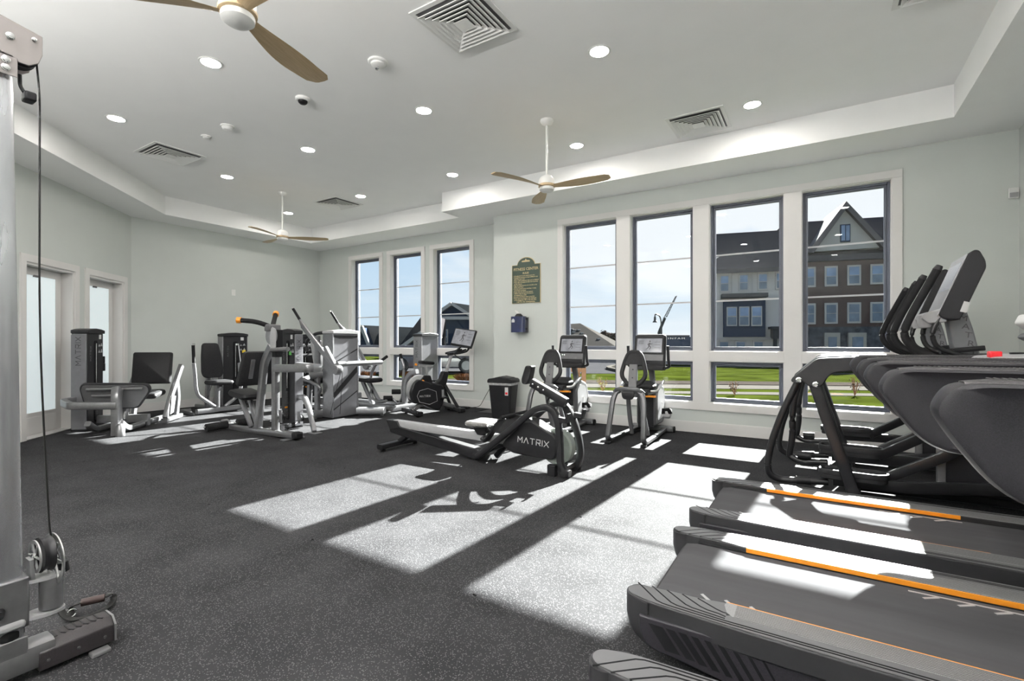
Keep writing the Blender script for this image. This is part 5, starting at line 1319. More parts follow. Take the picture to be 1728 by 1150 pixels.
    for s in (-1, 1):
        obj('handlebar', tube(B(), [(1.02, 0.05*s, 0.875), (0.96, 0.22*s, 0.862), (0.92, 0.275*s, 0.885), (0.90, 0.262*s, 0.96), (0.875, 0.262*s, 1.155)], 0.0185, 0.05, 12), M_DARKGREY, t, smooth=True)
    return t
M_INK = mat('screen_figure', (0.05, 0.05, 0.055), 0.4, var=0.1)
def runner(par, M, z, s):
    """the small figure of a runner shown on the screens"""
    bm = B()
    def seg(a, b, w): 
        a, b = Vector(a)*s, Vector(b)*s; d = (b-a).normalized(); n_ = Vector((-d.y, d.x))*w*s/2
        v = [bm.verts.new(M @ Vector((p.x, p.y+0.075, z))) for p in (a-n_, b-n_, b+n_, a+n_)]
        bm.faces.new(v)
    seg((0.05, 0.45), (-0.05, -0.05), 0.26); seg((0.05, 0.62), (0.10, 0.85), 0.22)
    seg((-0.05, -0.05), (0.28, -0.35), 0.17); seg((0.28, -0.35), (0.05, -0.75), 0.12); seg((-0.05, -0.05), (-0.22, -0.5), 0.17); seg((-0.22, -0.5), (-0.58, -0.72), 0.11)
    seg((0.05, 0.42), (-0.28, 0.2), 0.12); seg((-0.28, 0.2), (-0.15, -0.02), 0.10); seg((0.08, 0.42), (0.32, 0.2), 0.12); seg((0.32, 0.2), (0.52, 0.35), 0.10)
    for k in range(5): seg((-1.9, 0.9-k*0.16), (-1.0, 0.9-k*0.16), 0.05); 
    for k in range(3): seg((0.9, 0.6-k*0.5), (1.9, 0.6-k*0.5), 0.05)
    obj('screen_picture', bm, M_INK, par, kind='stuff')
rb = make_recumbent('right recumbent bike, in front of the second tall window', (-1.89, 5.475, 0))
r2 = copy_tree(rb); r2.location = (-3.02, 5.475, 0); r2['label'] = 'left recumbent bike, behind the rowing machine'

# ================================================================== upright spin bike
SB = Fr(-5.67, 5.90, 66)
t = thing('indoor_cycle', 'black indoor cycling bike with a wide tilted screen below the far windows', 'exercise bike', (-5.67, 5.90, 0), math.radians(66))
v0 = -0.10
def S2(pts, v=v0): return [(SB.V(px, py, v).x, SB.V(px, py, v).z) for px, py in pts]
def S3(pts, v=v0): return [tuple(SB.V(px, py, v)) for px, py in pts]
for nm, u, w in (('rear_foot_bar', 0.02, 0.30), ('front_foot_bar', 0.80, 0.27)):
    b_ = obj(nm, bar(B(), [(u, -w, 0.055), (u, w, 0.055)], 0.10, 0.055, 0, (0, 0, 1), 0.015), M_DARKGREY, t, smooth=True)
    for s in (-1, 1): obj('end_cap', bx(B(), u-0.055, u+0.055, s*w-0.04, s*w+0.04, 0.02, 0.088), M_BLACK, b_, bevel=0.012)
    for s in (-1, 1): obj('foot_pad', lathe(B(), [(0.03, 0), (0.03, 0.02), (0.015, 0.03)], (u, s*(w-0.06), 0), 12), M_RUBBER, b_, smooth=True)
obj('lower_frame', bar(B(), [(0.02, 0, 0.07), (0.22, 0, 0.20), (0.45, 0, 0.20), (0.80, 0, 0.08)], 0.09, 0.07, 0.1), M_MIDGREY, t, smooth=True)
for s in (-1, 1): obj('front_stay', bar(B(), [(0.60, 0.05*s, 0.46), (0.80, 0.14*s, 0.08)], 0.035, 0.05, 0, (1, 0, 0)), M_DARKGREY, t, smooth=True)
wc = SB.V(706, 657, -0.0)
obj('flywheel', lathe(B(), [(0.03, -0.035), (0.20, -0.03), (0.235, -0.02), (0.235, 0.02), (0.20, 0.03), (0.03, 0.035)], (wc.x+0.02, 0, wc.z), 40, (0, 1, 0)), M_ALU, t, smooth=True)
hs = rounded(S2([(693, 665), (697, 650), (706, 640), (722, 645), (748, 650), (752, 664), (748, 683), (741, 694), (726, 689), (712, 682), (698, 682)]), 0.05, 4)
h = obj('drive_cover', prism(B(), hs, -0.10, 0.10, 'Y'), M_BLACK, t, smooth=True, bevel=0.02, seg=3)
hx = S3([(704, 669), (708, 660), (722, 656), (736, 661), (738, 677), (725, 683), (708, 679)], -0.103)
obj('cover_outline', sweep(B(), hx, rrect(0.007, 0.004, 0.001), (0, 1, 0), closed=True), M_LIGHTGREY, h)
q = SB.V(717.5, 669, -0.102)
wordmark('lettering', 0.030, Matrix.Translation((q.x, -0.1025, q.z)) @ Matrix(((1, 0, 0, 0), (0, 0, -1, 0), (0, 1, 0, 0), (0, 0, 0, 1))), M_WHITE, h)
obj('seat_tower', prism(B(), rounded(S2([(716, 634), (727, 634), (732, 652), (722, 656), (706, 646)], -0.05), 0.02, 3), -0.055, 0.055, 'Y'), M_BLACK, t, smooth=True, bevel=0.012)
obj('main_tube', prism(B(), rounded(S2([(732, 654), (737, 647), (744, 640), (748, 627), (758, 628), (753, 652), (748, 662)], -0.05), 0.03, 4), -0.055, 0.055, 'Y'), M_BLACK, t, smooth=True, bevel=0.014)
a, b = SB.V(721, 636, 0), SB.V(718.5, 619, 0)
obj('seat_post', bar(B(), [(a.x, 0, a.z), (b.x, 0, b.z+0.02)], 0.05, 0.035, 0, (1, 0, 0)), M_ALU, t, smooth=True)
obj('seat_slide', bar(B(), [(b.x-0.12, 0, b.z+0.015), (b.x+0.12, 0, b.z+0.0)], 0.045, 0.035, 0), M_ALU, t, smooth=True)
sd = rounded([(-0.14, -0.05), (-0.12, -0.09), (0.0, -0.055), (0.14, -0.02), (0.14, 0.02), (0.0, 0.055), (-0.12, 0.09), (-0.14, 0.05)], 0.03, 4)
obj('saddle', pad(B(), sd, 0.055, Matrix.Translation((b.x+0.02, 0, b.z+0.065)) @ Matrix.Rotation(math.radians(6), 4, 'Y'), 0.6, 5), M_PAD, t, smooth=True)
for (px, py, r) in ((701.5, 615.5, 0.020), (713, 644, 0.026)):
    q = SB.V(px, py, -0.07); obj('adjust_knob', lathe(B(), [(0.010, 0), (r, 0.01), (r, 0.03), (r*0.7, 0.035)], (q.x, -0.06, q.z), 16, (0, -1, 0)), M_ORANGE, t, smooth=True, label='orange adjustment knob')
a, b = SB.V(752, 628, 0), SB.V(762, 598, 0)
obj('handlebar_post', bar(B(), [(a.x, 0, a.z-0.03), (b.x, 0, b.z)], 0.055, 0.045, 0, (1, 0, 0)), M_LIGHTGREY, t, smooth=True)
q = b
hb = obj('handlebar_mount', bar(B(), [(q.x-0.06, 0, q.z), (q.x+0.10, 0, q.z+0.02)], 0.10, 0.05, 0), M_BLACK, t, smooth=True)
for s in (-1, 1):
    obj('handlebar', tube(B(), [(q.x+0.02, 0.03*s, q.z+0.015), (q.x-0.02, 0.20*s, q.z+0.01), (q.x+0.04, 0.235*s, q.z+0.02), (q.x+0.20, 0.20*s, q.z+0.05), (q.x+0.26, 0.17*s, q.z+0.13)], 0.017, 0.05, 10), M_FOAM, t, smooth=True)
    obj('inner_bar', tube(B(), [(q.x+0.06, 0.06*s, q.z+0.02), (q.x+0.24, 0.08*s, q.z+0.08)], 0.015, 0.03, 10), M_FOAM, t, smooth=True)
obj('bottle_holder', tube(B(), [(q.x+0.0, -0.12, q.z-0.01), (q.x+0.06, -0.22, q.z-0.09), (q.x+0.10, -0.32, q.z-0.06)], 0.010, 0.03, 8), M_BLACKMET, t, smooth=True)
c = SB.V(783, 571, -0.0)
sm_ = frame_m((c.x-0.02, -0.02, c.z), (-0.28, -0.95, 0.07), (-0.90, -0.28, 0.30))
sc = obj('screen_frame', pad(B(), rounded([(-0.27, -0.165), (0.27, -0.165), (0.27, 0.165), (-0.27, 0.165)], 0.02, 4), 0.035, sm_, 0.3, 4), M_BLACK, t, smooth=True)
obj('screen', bx(B(), -0.245, 0.245, -0.125, 0.145, 0.0175, 0.019, sm_), MATS['workout_screen'], sc)
runner(sc, sm_ @ Matrix.Translation((0, -0.06, 0)), 0.0205, 0.11)
obj('screen_arm', bar(B(), [(q.x+0.08, 0, q.z+0.02), sm_ @ Vector((0, -0.10, -0.02))], 0.05, 0.03, 0), M_BLACK, t, smooth=True)
ck = SB.V(747, 658, -0.12)
cr = obj('crank', bar(B(), [(ck.x, -0.125, ck.z), (ck.x, -0.13, ck.z-0.13)], 0.02, 0.035, 0, (1, 0, 0)), M_ALU, t, smooth=True)
cr = obj('crank', bar(B(), [(ck.x, 0.125, ck.z), (ck.x, 0.13, ck.z+0.13)], 0.02, 0.035, 0, (1, 0, 0)), M_ALU, t, smooth=True)
for s in (-1, 1): obj('pedal', bx(B(), ck.x-0.05, ck.x+0.05, 0.18*s-0.05, 0.18*s+0.05, ck.z+0.13*s-0.012, ck.z+0.13*s+0.012), M_BLACK, t, bevel=0.006)

# ================================================================== rubbish bin
t = thing('trash_bin', 'black plastic rubbish bin with a peaked lid and clear liner against the wall', 'bin', (-4.24, 6.50, 0), math.radians(8))
def tbox(bm, w0, d0, w1, d1, z0, z1):
    lo = rounded([(-w0, -d0), (w0, -d0), (w0, d0), (-w0, d0)], 0.03, 3); hi = rounded([(-w1, -d1), (w1, -d1), (w1, d1), (-w1, d1)], 0.03, 3)
    a = [bm.verts.new((x, y, z0)) for x, y in lo]; b = [bm.verts.new((x, y, z1)) for x, y in hi]; n = len(a)
    for i in range(n): bm.faces.new((a[i], a[(i+1) % n], b[(i+1) % n], b[i]))
    bm.faces.new(a[::-1]); bm.faces.new(b); return bm
obj('body', tbox(B(), 0.155, 0.115, 0.20, 0.150, 0.0, 0.56), M_BLACK, t, smooth=True)
obj('liner', tbox(B(), 0.2005, 0.1515, 0.2040, 0.1545, 0.525, 0.562), mat('clear_bag', (0.42, 0.42, 0.43), 0.2, var=0.3, scale=30), t, smooth=True)
bm = B()
lid = [(-0.212, 0.56), (-0.212, 0.60), (-0.19, 0.625), (0.0, 0.655), (0.19, 0.625), (0.212, 0.60), (0.212, 0.56)]
obj('lid', prism(B(), lid, -0.162, 0.162, 'Y'), M_BLACK, t, bevel=0.008)
obj('swing_flap', prism(B(), [(-0.10, 0.641), (0, 0.664), (0.14, 0.642), (0.14, 0.636), (0, 0.657), (-0.10, 0.636)], -0.12, 0.12, 'Y'), M_DARKGREY, t)
obj('label_sticker', bx(B(), 0.09, 0.145, -0.146, -0.142, 0.37, 0.50), M_WHITE, t, label='white sticker with a red patch')
obj('label_patch', bx(B(), 0.098, 0.138, -0.1475, -0.1458, 0.385, 0.42), M_RED, t)
# ================================================================== weight machines
def P3(p, **k):
    """pixel on a known plane -> tuple in room coordinates; k is one of x=, y=, z="""
    if 'x' in k: return tuple(onX(p[0], p[1], k['x']))
    if 'y' in k: return tuple(onY(p[0], p[1], k['y']))
    return tuple(onZ(p[0], p[1], k['z']))
def tower(t, M, w, d, h, front=True, panel=None, diag=False, lw=0.042):
    """weight-stack tower in its own frame M: x along the front (0..w), y back (0..d), z up"""
    pm = panel or M_DARKGREY
    tw = obj('tower', bx(B(), 0.012, w-0.012, 0.012, d, 0.02, h-0.06, M), pm, t, bevel=0.010)
    ew = 0.018 if (not front or w < 0.35) else 0.045
    for x in (0.0, w-ew): obj('tower_edge', bx(B(), x, x+ew, 0.0 if not front else 0.02, d-0.01, 0.015, h-0.07, M), M_SILVER, tw, bevel=0.006)
    cap = [(0.0, h-0.065), (w, h-0.065), (w, h-0.02), (w*0.8, h-0.004), (w*0.5, h+0.006), (w*0.2, h-0.004), (0, h-0.02)]
    obj('tower_cap', prism(B(), cap, -0.006, d+0.004, 'Y', M), M_DARKGREY if not diag else M_LIGHTGREY, tw, smooth=True, bevel=0.008)
    obj('tower_foot', bx(B(), 0.0, w, 0.0, d, 0.0, 0.022, M), M_BLACK, tw)
    if front:
        sl = rounded([(w*0.40, 0.10), (w*0.58, 0.10), (w*0.58, h-0.16), (w*0.40, h-0.16)], 0.035, 4)
        obj('stack_slot', prism(B(), sl, 0.004, 0.0135, 'Y', M), M_SLOT_SHADE, tw)
        for k in range(12): obj('weight_plate', bx(B(), w*0.42, w*0.56, -0.002, 0.006, 0.13+k*0.032, 0.13+k*0.032+0.024, M), M_BLACKMET, tw, bevel=0.003)
        obj('stack_pin', rod(B(), M @ Vector((w*0.49, -0.03, 0.28)), M @ Vector((w*0.49, 0.01, 0.28)), 0.012), M_ORANGE, tw, smooth=True)
        obj('guide_rod', rod(B(), M @ Vector((w*0.49, 0.002, 0.55)), M @ Vector((w*0.49, 0.002, h-0.2)), 0.007), M_CHROME, tw, smooth=True)
        tm_ = M @ Matrix(((0, -1, 0, w*0.20), (0, 0, -1, 0.009), (1, 0, 0, h-0.34), (0, 0, 0, 1)))
        wordmark('lettering', lw*0.75, tm_, M_MIDGREY, tw)
        obj('placard', bx(B(), w*0.70, w*0.82, 0.006, 0.0135, h-0.14, h-0.08, M), M_WHITE, tw)
        for (a, b, c, e_) in ((0.66, 0.76, 0.21, 0.245), (0.78, 0.90, 0.195, 0.24), (0.66, 0.76, 0.29, 0.33), (0.79, 0.90, 0.28, 0.33)):
            obj('exercise_picture', prism(B(), [(w*a, h-e_), (w*b, h-e_), (w*(a*0.4+b*0.6), h-c)], 0.008, 0.0135, 'Y', M), M_LIGHTGREY, tw)
    if diag:
        for (z0, z1, hh) in ((0.30, 0.72, 0.10), (0.13, 0.40, 0.018), (0.86, 1.08, 0.02)):
            obj('diagonal_band', prism(B(), [(0.014, z0), (w-0.014, z1), (w-0.014, z1+hh), (0.014, z0+hh)], 0.0085, 0.0125, 'Y', M), M_DARKGREY, tw)
        obj('cap_recess', prism(B(), [(w*0.03, h-0.12), (w*0.25, h-0.14), (w*0.75, h-0.14), (w*0.97, h-0.12), (w*0.97, h-0.09), (w*0.03, h-0.09)], 0.007, 0.0125, 'Y', M), M_DARKGREY, tw)
    return tw
def side_word(tw, M, lw, x=None): return wordmark('side_lettering', lw, M, M_GREYINK, tw)
def grip(par, a, b, r, m=None, nm='grip'): return obj(nm, rod(B(), a, b, r, 14), m or M_FOAM, par, smooth=True)
def W3(M, *p): return tuple(M @ Vector(p))

# ---- 1. leg press along the slanting wall; frame: u away along the wall, v towards the wall
LP = Fr(-7.52, 2.61, 135)
t = thing('leg_press_machine', 'leg press weight machine with a square black backrest, beside the glazed doors', 'weight machine', (-7.52, 2.61, 0), math.radians(135))
def lv(px, py, v): return tuple(LP.V(px, py, v))
def lu(px, py, u): return tuple(LP.U(px, py, u))
MT = Matrix(((1, 0, 0, 0.52), (0, 1, 0, 0.64), (0, 0, 1, 0), (0, 0, 0, 1)))
tw = tower(t, MT, 0.38, 0.20, 1.385)
obj('side_panel', bx(B(), 0.505, 0.521, 0.655, 0.83, 0.03, 1.30), M_PANEL, tw, bevel=0.004)
wordmark('side_lettering', 0.060, Matrix(((0, 0, -1, 0.5035), (1, 0, 0, 0), (0, 1, 0, 0), (0, 0, 0, 1))) @ Matrix.Translation((0.745, 1.08, 0)) @ Matrix.Rotation(PI/2, 4, 'Z') if False else Matrix(((0, 0, -1, 0.5035), (0, 1, 0, 0.745), (1, 0, 0, 1.08), (0, 0, 0, 1))), M_GREYINK, tw)
ph = obj('cup_holder', bx(B(), 0.90, 0.96, 0.66, 0.72, 0.79, 0.90), M_BLACK, t, bevel=0.006)
obj('phone_shelf', bx(B(), 0.90, 0.935, 0.65, 0.70, 0.90, 1.0), M_BLACK, ph, bevel=0.006)
# foot plate facing the seat
FP = frame_m((0.30, 0.20, 0.54), (0, 1, 0), (0.90, 0, 0.42))
fo = rounded([(-0.40, 0.12), (0.36, 0.14), (0.40, 0.07), (0.40, -0.16), (0.30, -0.25), (-0.22, -0.25), (-0.42, 0.03)], 0.05, 4)
pl = obj('foot_plate', pad(B(), [(x, y) for x, y in fo], 0.045, FP, 0.2, 4), M_DARKGREY, t, smooth=True)
obj('plate_face', pad(B(), [(x*0.94, y*0.9) for x, y in fo], 0.012, FP @ Matrix.Translation((0, 0, -0.026)), 0.2, 2), M_MIDGREY, pl, smooth=True)
for (y_, a, b) in ((0.075, -0.34, 0.30), (-0.02, 0.0, 0.26), (-0.13, 0.0, 0.26)):
    obj('plate_tube', rod(B(), FP @ Vector((a, y_, -0.05)), FP @ Vector((b, y_, -0.05)), 0.018), M_SILVER, pl, smooth=True)
# front column, beam, base
obj('front_column', bar(B(), [(0.10, 0.10, 0.0), (0.10, 0.10, 0.50), (0.16, 0.12, 0.60)], 0.09, 0.12, 0.04, (1, 0, 0)), M_SILVER, t, smooth=True)
obj('column_foot', lathe(B(), [(0.05, 0), (0.05, 0.12), (0.02, 0.16)], (0.02, 0.02, 0), 16), M_SILVER, t, smooth=True)
obj('transfer_beam', bar(B(), [lu(197, 685, 0.06), lu(118, 685.5, 0.02), (0.30, 0.80, 0.42), (0.56, 0.80, 0.42)], 0.07, 0.095, 0.06), M_SILVER, t, smooth=True)
for v, z in ((0.06, 0.06), (0.42, 0.06)): obj('base_rail', bar(B(), [(0.10, v, z+0.10), (0.26, v, z), (1.34, v, z)], 0.07, 0.07, 0.08), M_SILVER, t, smooth=True)
obj('cross_member', bar(B(), [(0.75, 0.02, 0.10), (0.75, 0.64, 0.10)], 0.09, 0.16, 0), M_SILVER, t, smooth=True)
obj('carriage_post', bar(B(), [(0.52, 0.22, 0.14), (0.58, 0.22, 0.34)], 0.06, 0.08, 0, (1, 0, 0)), M_SILVER, t, smooth=True)
obj('tower_link', bar(B(), [(0.70, 0.64, 0.05), (0.70, 0.02, 0.05)], 0.08, 0.06, 0), M_BLACKMET, t, smooth=True)
# seat and backrest (the backrest faces the plate)
SB2 = frame_m((1.14, 0.22, 0.43), (0, 1, 0), (-0.10, 0, 0.995))
obj('seat', pad(B(), rounded([(-0.20, -0.16), (0.20, -0.16), (0.20, 0.20), (-0.20, 0.20)], 0.05, 4), 0.09, SB2, 0.4, 4), M_PAD, t, smooth=True)
BK = frame_m((1.24, 0.19, 0.81), (0, 1, 0), (-0.985, 0, 0.14))
obj('backrest', pad(B(), rounded([(-0.26, -0.24), (0.26, -0.24), (0.26, 0.24), (-0.26, 0.24)], 0.03, 4), 0.10, BK, 0.25, 5), M_PAD, t, smooth=True)
obj('headrest', pad(B(), rounded([(-0.13, -0.05), (0.13, -0.05), (0.13, 0.05), (-0.13, 0.05)], 0.03, 4), 0.06, frame_m((1.36, 0.20, 0.72), (0, 1, 0), (-0.3, 0, 0.95)), 0.4, 4), M_PAD, t, smooth=True)
for v in (-0.08, 0.50):
    obj('side_frame', bar(B(), [(1.54, v, 0.83), (1.16, v, 0.36), (1.0, v, 0.08)], 0.06, 0.085, 0.06), M_SILVER, t, smooth=True)
    obj('rear_leg', bar(B(), [(1.37, v, 0.60), (1.43, v, 0.35), (1.36, v, 0.07)], 0.05, 0.085, 0.12, (1, 0, 0)), M_SILVER, t, smooth=True)
    obj('rear_foot', bar(B(), [(0.96, v, 0.05), (1.50, v, 0.05)], 0.08, 0.06, 0), M_SILVER, t, smooth=True)
    obj('hinge_plate', prism(B(), [(1.05, 0.12), (1.17, 0.14), (1.25, 0.38), (1.11, 0.40)], v-0.045, v-0.033, 'Y'), M_MIDGREY, t, bevel=0.004)

# ---- 2. chest press facing into the room
t = thing('chest_press_machine', 'chest press weight machine with a tapered black backrest against the far end wall', 'weight machine', (-9.1, 4.7, 0), world=True)
MT = Matrix(((0, -1, 0, -9.30), (1, 0, 0, 4.78), (0, 0, 1, 0), (0, 0, 0, 1)))
tw = tower(t, MT, 0.47, 0.20, 1.375)
obj('warning_label', bx(B(), 0.36, 0.42, 0.004, 0.0135, 1.00, 1.05, MT), M_YELLOW, tw, label='yellow warning label')
obj('phone_holder', bx(B(), 0.42, 0.49, -0.04, 0.01, 0.62, 0.80, MT), M_BLACK, t, bevel=0.01)
xs_ = -8.95
q = onX(357, 608, xs_)
BK = frame_m((xs_, q.y, q.z), (0, 1, 0), (0.98, 0, 0.16))
obj('backrest', pad(B(), rounded([(-0.135, 0.30), (0.125, 0.30), (0.165, 0.05), (0.18, -0.22), (0.14, -0.31), (-0.14, -0.31), (-0.18, -0.22), (-0.165, 0.05)], 0.05, 4), 0.075, BK, 0.4, 4), M_PAD, t, smooth=True)
q2 = onX(362, 646, -8.75)
obj('seat', pad(B(), rounded([(-0.18, -0.18), (0.18, -0.18), (0.18, 0.18), (-0.18, 0.18)], 0.07, 4), 0.08, Matrix.Translation((-8.76, q.y+0.03, q2.z)), 0.4, 4), M_PAD, t, smooth=True)
obj('seat_post', bar(B(), [(-8.80, q.y+0.02, 0.06), (-8.80, q.y+0.02, q2.z-0.04)], 0.06, 0.08, 0, (1, 0, 0)), M_SILVER, t, smooth=True)
obj('seat_strut', bar(B(), [(-9.15, q.y+0.12, 0.06), (-8.72, q.y+0.03, q2.z-0.05)], 0.05, 0.07, 0), M_SILVER, t, smooth=True)
obj('back_post', bar(B(), [(-9.12, q.y, 0.06), (-9.02, q.y, q.z+0.1)], 0.06, 0.07, 0, (1, 0, 0)), M_SILVER, t, smooth=True)
bX = -8.62
for nm, pts, g in (('left', [(364, 688), (334, 668), (330.6, 655), (329, 630), (327, 614)], [(327, 613), (326, 583)]),
                   ('right', [(380, 686), (402, 668), (408, 650), (405, 630), (404, 613)], [(404, 612), (400.5, 583)])):
    a_ = obj('press_arm', tube(B(), Xp(pts, bX), 0.028, 0.12, 12), M_SILVER, t, smooth=True)
    g3 = Xp(g, bX)
    grip(a_, g3[0], g3[1], 0.024); obj('grip_end', rod(B(), g3[1], (g3[1][0], g3[1][1], g3[1][2]+0.03), 0.027), M_CHROME, a_, smooth=True)
by = onX(364, 690, bX).y
obj('base_bar', bar(B(), [(bX, by-0.30, 0.06), (bX, by+0.40, 0.06)], 0.09, 0.08, 0), M_SILVER, t, smooth=True)
obj('base_spine', bar(B(), [(bX, q.y+0.02, 0.05), (-9.55, q.y+0.05, 0.05)], 0.09, 0.07, 0), M_SILVER, t, smooth=True)
obj('side_plinth', prism(B(), [(bX-0.1, by-0.32), (bX+0.02, by-0.34), (-9.25, by-0.28), (-9.25, by-0.10)], 0.0, 0.05, 'Z'), M_MIDGREY, t, bevel=0.006)
obj('pulley_cover', prism(B(), rounded([(by+0.20, 0.62), (by+0.27, 0.66), (by+0.33, 0.60), (by+0.29, 0.50), (by+0.27, 0.42), (by+0.23, 0.50)], 0.02, 3), -9.22, -9.19, 'X'), M_LIGHTGREY, t)
obj('pull_cable', rod(B(), (-9.20, by+0.26, 0.55), (-9.0, by+0.02, 0.12), 0.004, 6), M_CABLE, t)

# ---- 3. abdominal crunch machine in the middle
YA = 3.66
t = thing('abdominal_machine', 'abdominal weight machine with orange-tipped overhead handles and foam ankle rollers', 'weight machine', (-6.2, YA, 0), world=True)
MT = Matrix(((1, 0, 0, -6.53), (0, 1, 0, 4.15), (0, 0, 1, 0), (0, 0, 0, 1)))
tw = tower(t, MT, 0.335, 0.13, 1.385)
obj('side_panel', bx(B(), -6.200, -6.188, 4.155, 4.277, 0.03, 1.31), M_PANEL, tw, bevel=0.004)
wordmark('side_lettering', 0.052, Matrix(((0, 0, 1, -6.1865), (0, 1, 0, 4.216), (-1, 0, 0, 1.07), (0, 0, 0, 1))) if False else Matrix(((0, 0, 1, -6.1865), (0, -1, 0, 4.216), (1, 0, 0, 1.07), (0, 0, 0, 1))), M_GREYINK, tw)
obj('green_label', bx(B(), 0.20, 0.245, 0.004, 0.0135, 1.02, 1.07, MT), mat('green_label_print', (0.10, 0.45, 0.08), 0.5), tw, label='green label')
obj('front_column', bar(B(), Yp([(465, 734), (465, 600), (463, 584)], YA), 0.075, 0.085, 0.02, (1, 0, 0)), M_SILVER, t, smooth=True)
obj('raked_column', bar(B(), Yp([(435, 727), (446, 612), (459, 584)], YA), 0.075, 0.10, 0.08, (1, 0, 0)), M_SILVER, t, smooth=True)
obj('base_beam', bar(B(), [P3((378, 712), y=YA), P3((392, 722), y=YA), (-5.42, YA, 0.055)], 0.10, 0.075, 0.05), M_SILVER, t, smooth=True)
obj('beam_end_cap', bx(B(), -5.46, -5.36, YA-0.055, YA+0.055, 0.012, 0.10), M_BLACK, t, bevel=0.02)
for x in (-7.02, -5.50): obj('foot_plate', bx(B(), x-0.05, x+0.05, YA-0.14, YA+0.14, 0.0, 0.016), M_SILVER, t, bevel=0.003)
a, b = P3((361, 719), y=YA-0.22), P3((419, 712), y=YA+0.20)
xc = (a[0]+b[0])/2; zc = (a[2]+b[2])/2
obj('foam_roller', rod(B(), (xc, YA-0.34, zc-0.01), (xc, YA-0.07, zc), 0.052, 18), M_FOAM, t, smooth=True)
obj('foam_roller', rod(B(), (xc, YA+0.07, zc), (xc, YA+0.34, zc+0.01), 0.052, 18), M_FOAM, t, smooth=True)
obj('roller_axle', rod(B(), (xc, YA-0.37, zc), (xc, YA+0.37, zc), 0.014), M_CHROME, t, smooth=True)
obj('roller_bracket', bar(B(), [(xc, YA, zc), P3((392, 722), y=YA)], 0.13, 0.05, 0), M_SILVER, t, smooth=True)
q = onY(458, 567, YA-0.06)
obj('cam_disc', lathe(B(), [(0.11, -0.012), (0.118, 0), (0.11, 0.012)], (q.x, YA-0.06, q.z), 28, (0, 1, 0)), M_SILVER, t, smooth=True)
obj('cam_plate', prism(B(), rounded(Y2([(459, 553), (466, 555), (466, 592), (458, 592), (457, 570)], YA-0.075), 0.02, 3), YA-0.09, YA-0.075, 'Y'), M_LIGHTGREY, t, bevel=0.002)
obj('pivot_block', prism(B(), Y2([(465, 556), (471.5, 557), (471.5, 603), (465, 603)], YA), YA-0.05, YA+0.05, 'Y'), M_BLACK, t, bevel=0.006)
for s, tipp, mid in ((-1, (407, 541), (433, 543)), (1, (465, 532), (462, 543))):
    yy = YA-0.28 if s < 0 else YA+0.25
    tip = Vector(P3(tipp, y=yy)); root = Vector(P3((460, 553), y=YA-0.02)); md = Vector(P3(mid, y=YA-0.16 if s < 0 else YA+0.15))
    a_ = obj('overhead_handle', tube(B(), [root, md, tip], 0.030, 0.10, 12), M_FOAM, t, smooth=True)
    d = (tip-md).normalized(); grip(a_, tip, tip+d*0.05, 0.040, M_ORANGE, 'orange_end')
obj('handle_clamp', bx(B(), root.x-0.06, root.x+0.06, YA-0.10, YA+0.06, root.z-0.05, root.z+0.04), M_MIDGREY, t, bevel=0.015)
obj('adjust_arm', rod(B(), P3((459, 591), y=YA-0.08), P3((486, 589.5), y=YA-0.08), 0.028), M_MIDGREY, t, smooth=True)
bq = onY(470, 622, YA)
obj('side_beam', bar(B(), [(-5.87, YA, bq.z), P3((522, 622), y=YA+0.03), (-5.45, 4.00, bq.z), (-6.20, 4.20, bq.z)], 0.085, 0.10, 0.05), M_SILVER, t, smooth=True)
# back pad seen from behind, seat
BK = frame_m((-6.31, YA+0.02, 0.86), (0, -1, 0), (-0.96, 0, 0.26))
bp = obj('backrest', pad(B(), rounded([(-0.21, 0.23), (0.21, 0.23), (0.25, -0.24), (-0.25, -0.24)], 0.04, 4), 0.075, BK, 0.35, 4), M_PAD, t, smooth=True)
for y_ in (-0.095, 0.095): obj('pad_bracket', bx(B(), y_-0.026, y_+0.026, -0.13, 0.13, -0.057, -0.037, BK), M_SILVER, bp, bevel=0.004)
sq = onY(421, 676, YA)
obj('seat', pad(B(), rounded([(-0.20, -0.17), (0.19, -0.15), (0.19, 0.15), (-0.20, 0.17)], 0.06, 4), 0.10, Matrix.Translation((-6.51, YA, 0.50)) @ Matrix.Rotation(math.radians(8), 4, 'Y'), 0.5, 4), M_PAD, t, smooth=True)
for s in (-1, 1): obj('seat_leg', bar(B(), [(-6.56, YA+0.06*s, 0.46), (-6.34, YA+0.04*s, 0.08)], 0.045, 0.06, 0, (1, 0, 0)), M_SILVER, t, smooth=True)
obj('curved_leg', bar(B(), [(-6.20, 4.21, 0.43), (-6.02, 4.19, 0.44), (-5.82, 4.12, 0.29), (-5.62, 4.05, 0.02)], 0.055, 0.075, 0.16), M_SILVER, t, smooth=True)
obj('leg_foot', bx(B(), -5.68, -5.52, 3.99, 4.11, 0, 0.015), M_SILVER, t, bevel=0.003)
for (px, py, r, v_) in ((476, 704, 0.05, YA+0.03), (480, 730, 0.055, YA+0.06), (507, 706, 0.05, 4.05)):
    q = onY(px, py, v_); p_ = obj('pulley', lathe(B(), [(0.012, -0.016), (r, -0.016), (r*0.88, -0.003), (r*0.88, 0.003), (r, 0.016), (0.012, 0.016)], (q.x, v_, q.z), 24, (0, 1, 0)), M_BLACK, t, smooth=True)
    obj('pulley_bracket', bx(B(), q.x-0.035, q.x+0.035, v_-0.026, v_-0.019, q.z-0.07, q.z+0.09), M_SILVER, p_, bevel=0.006)
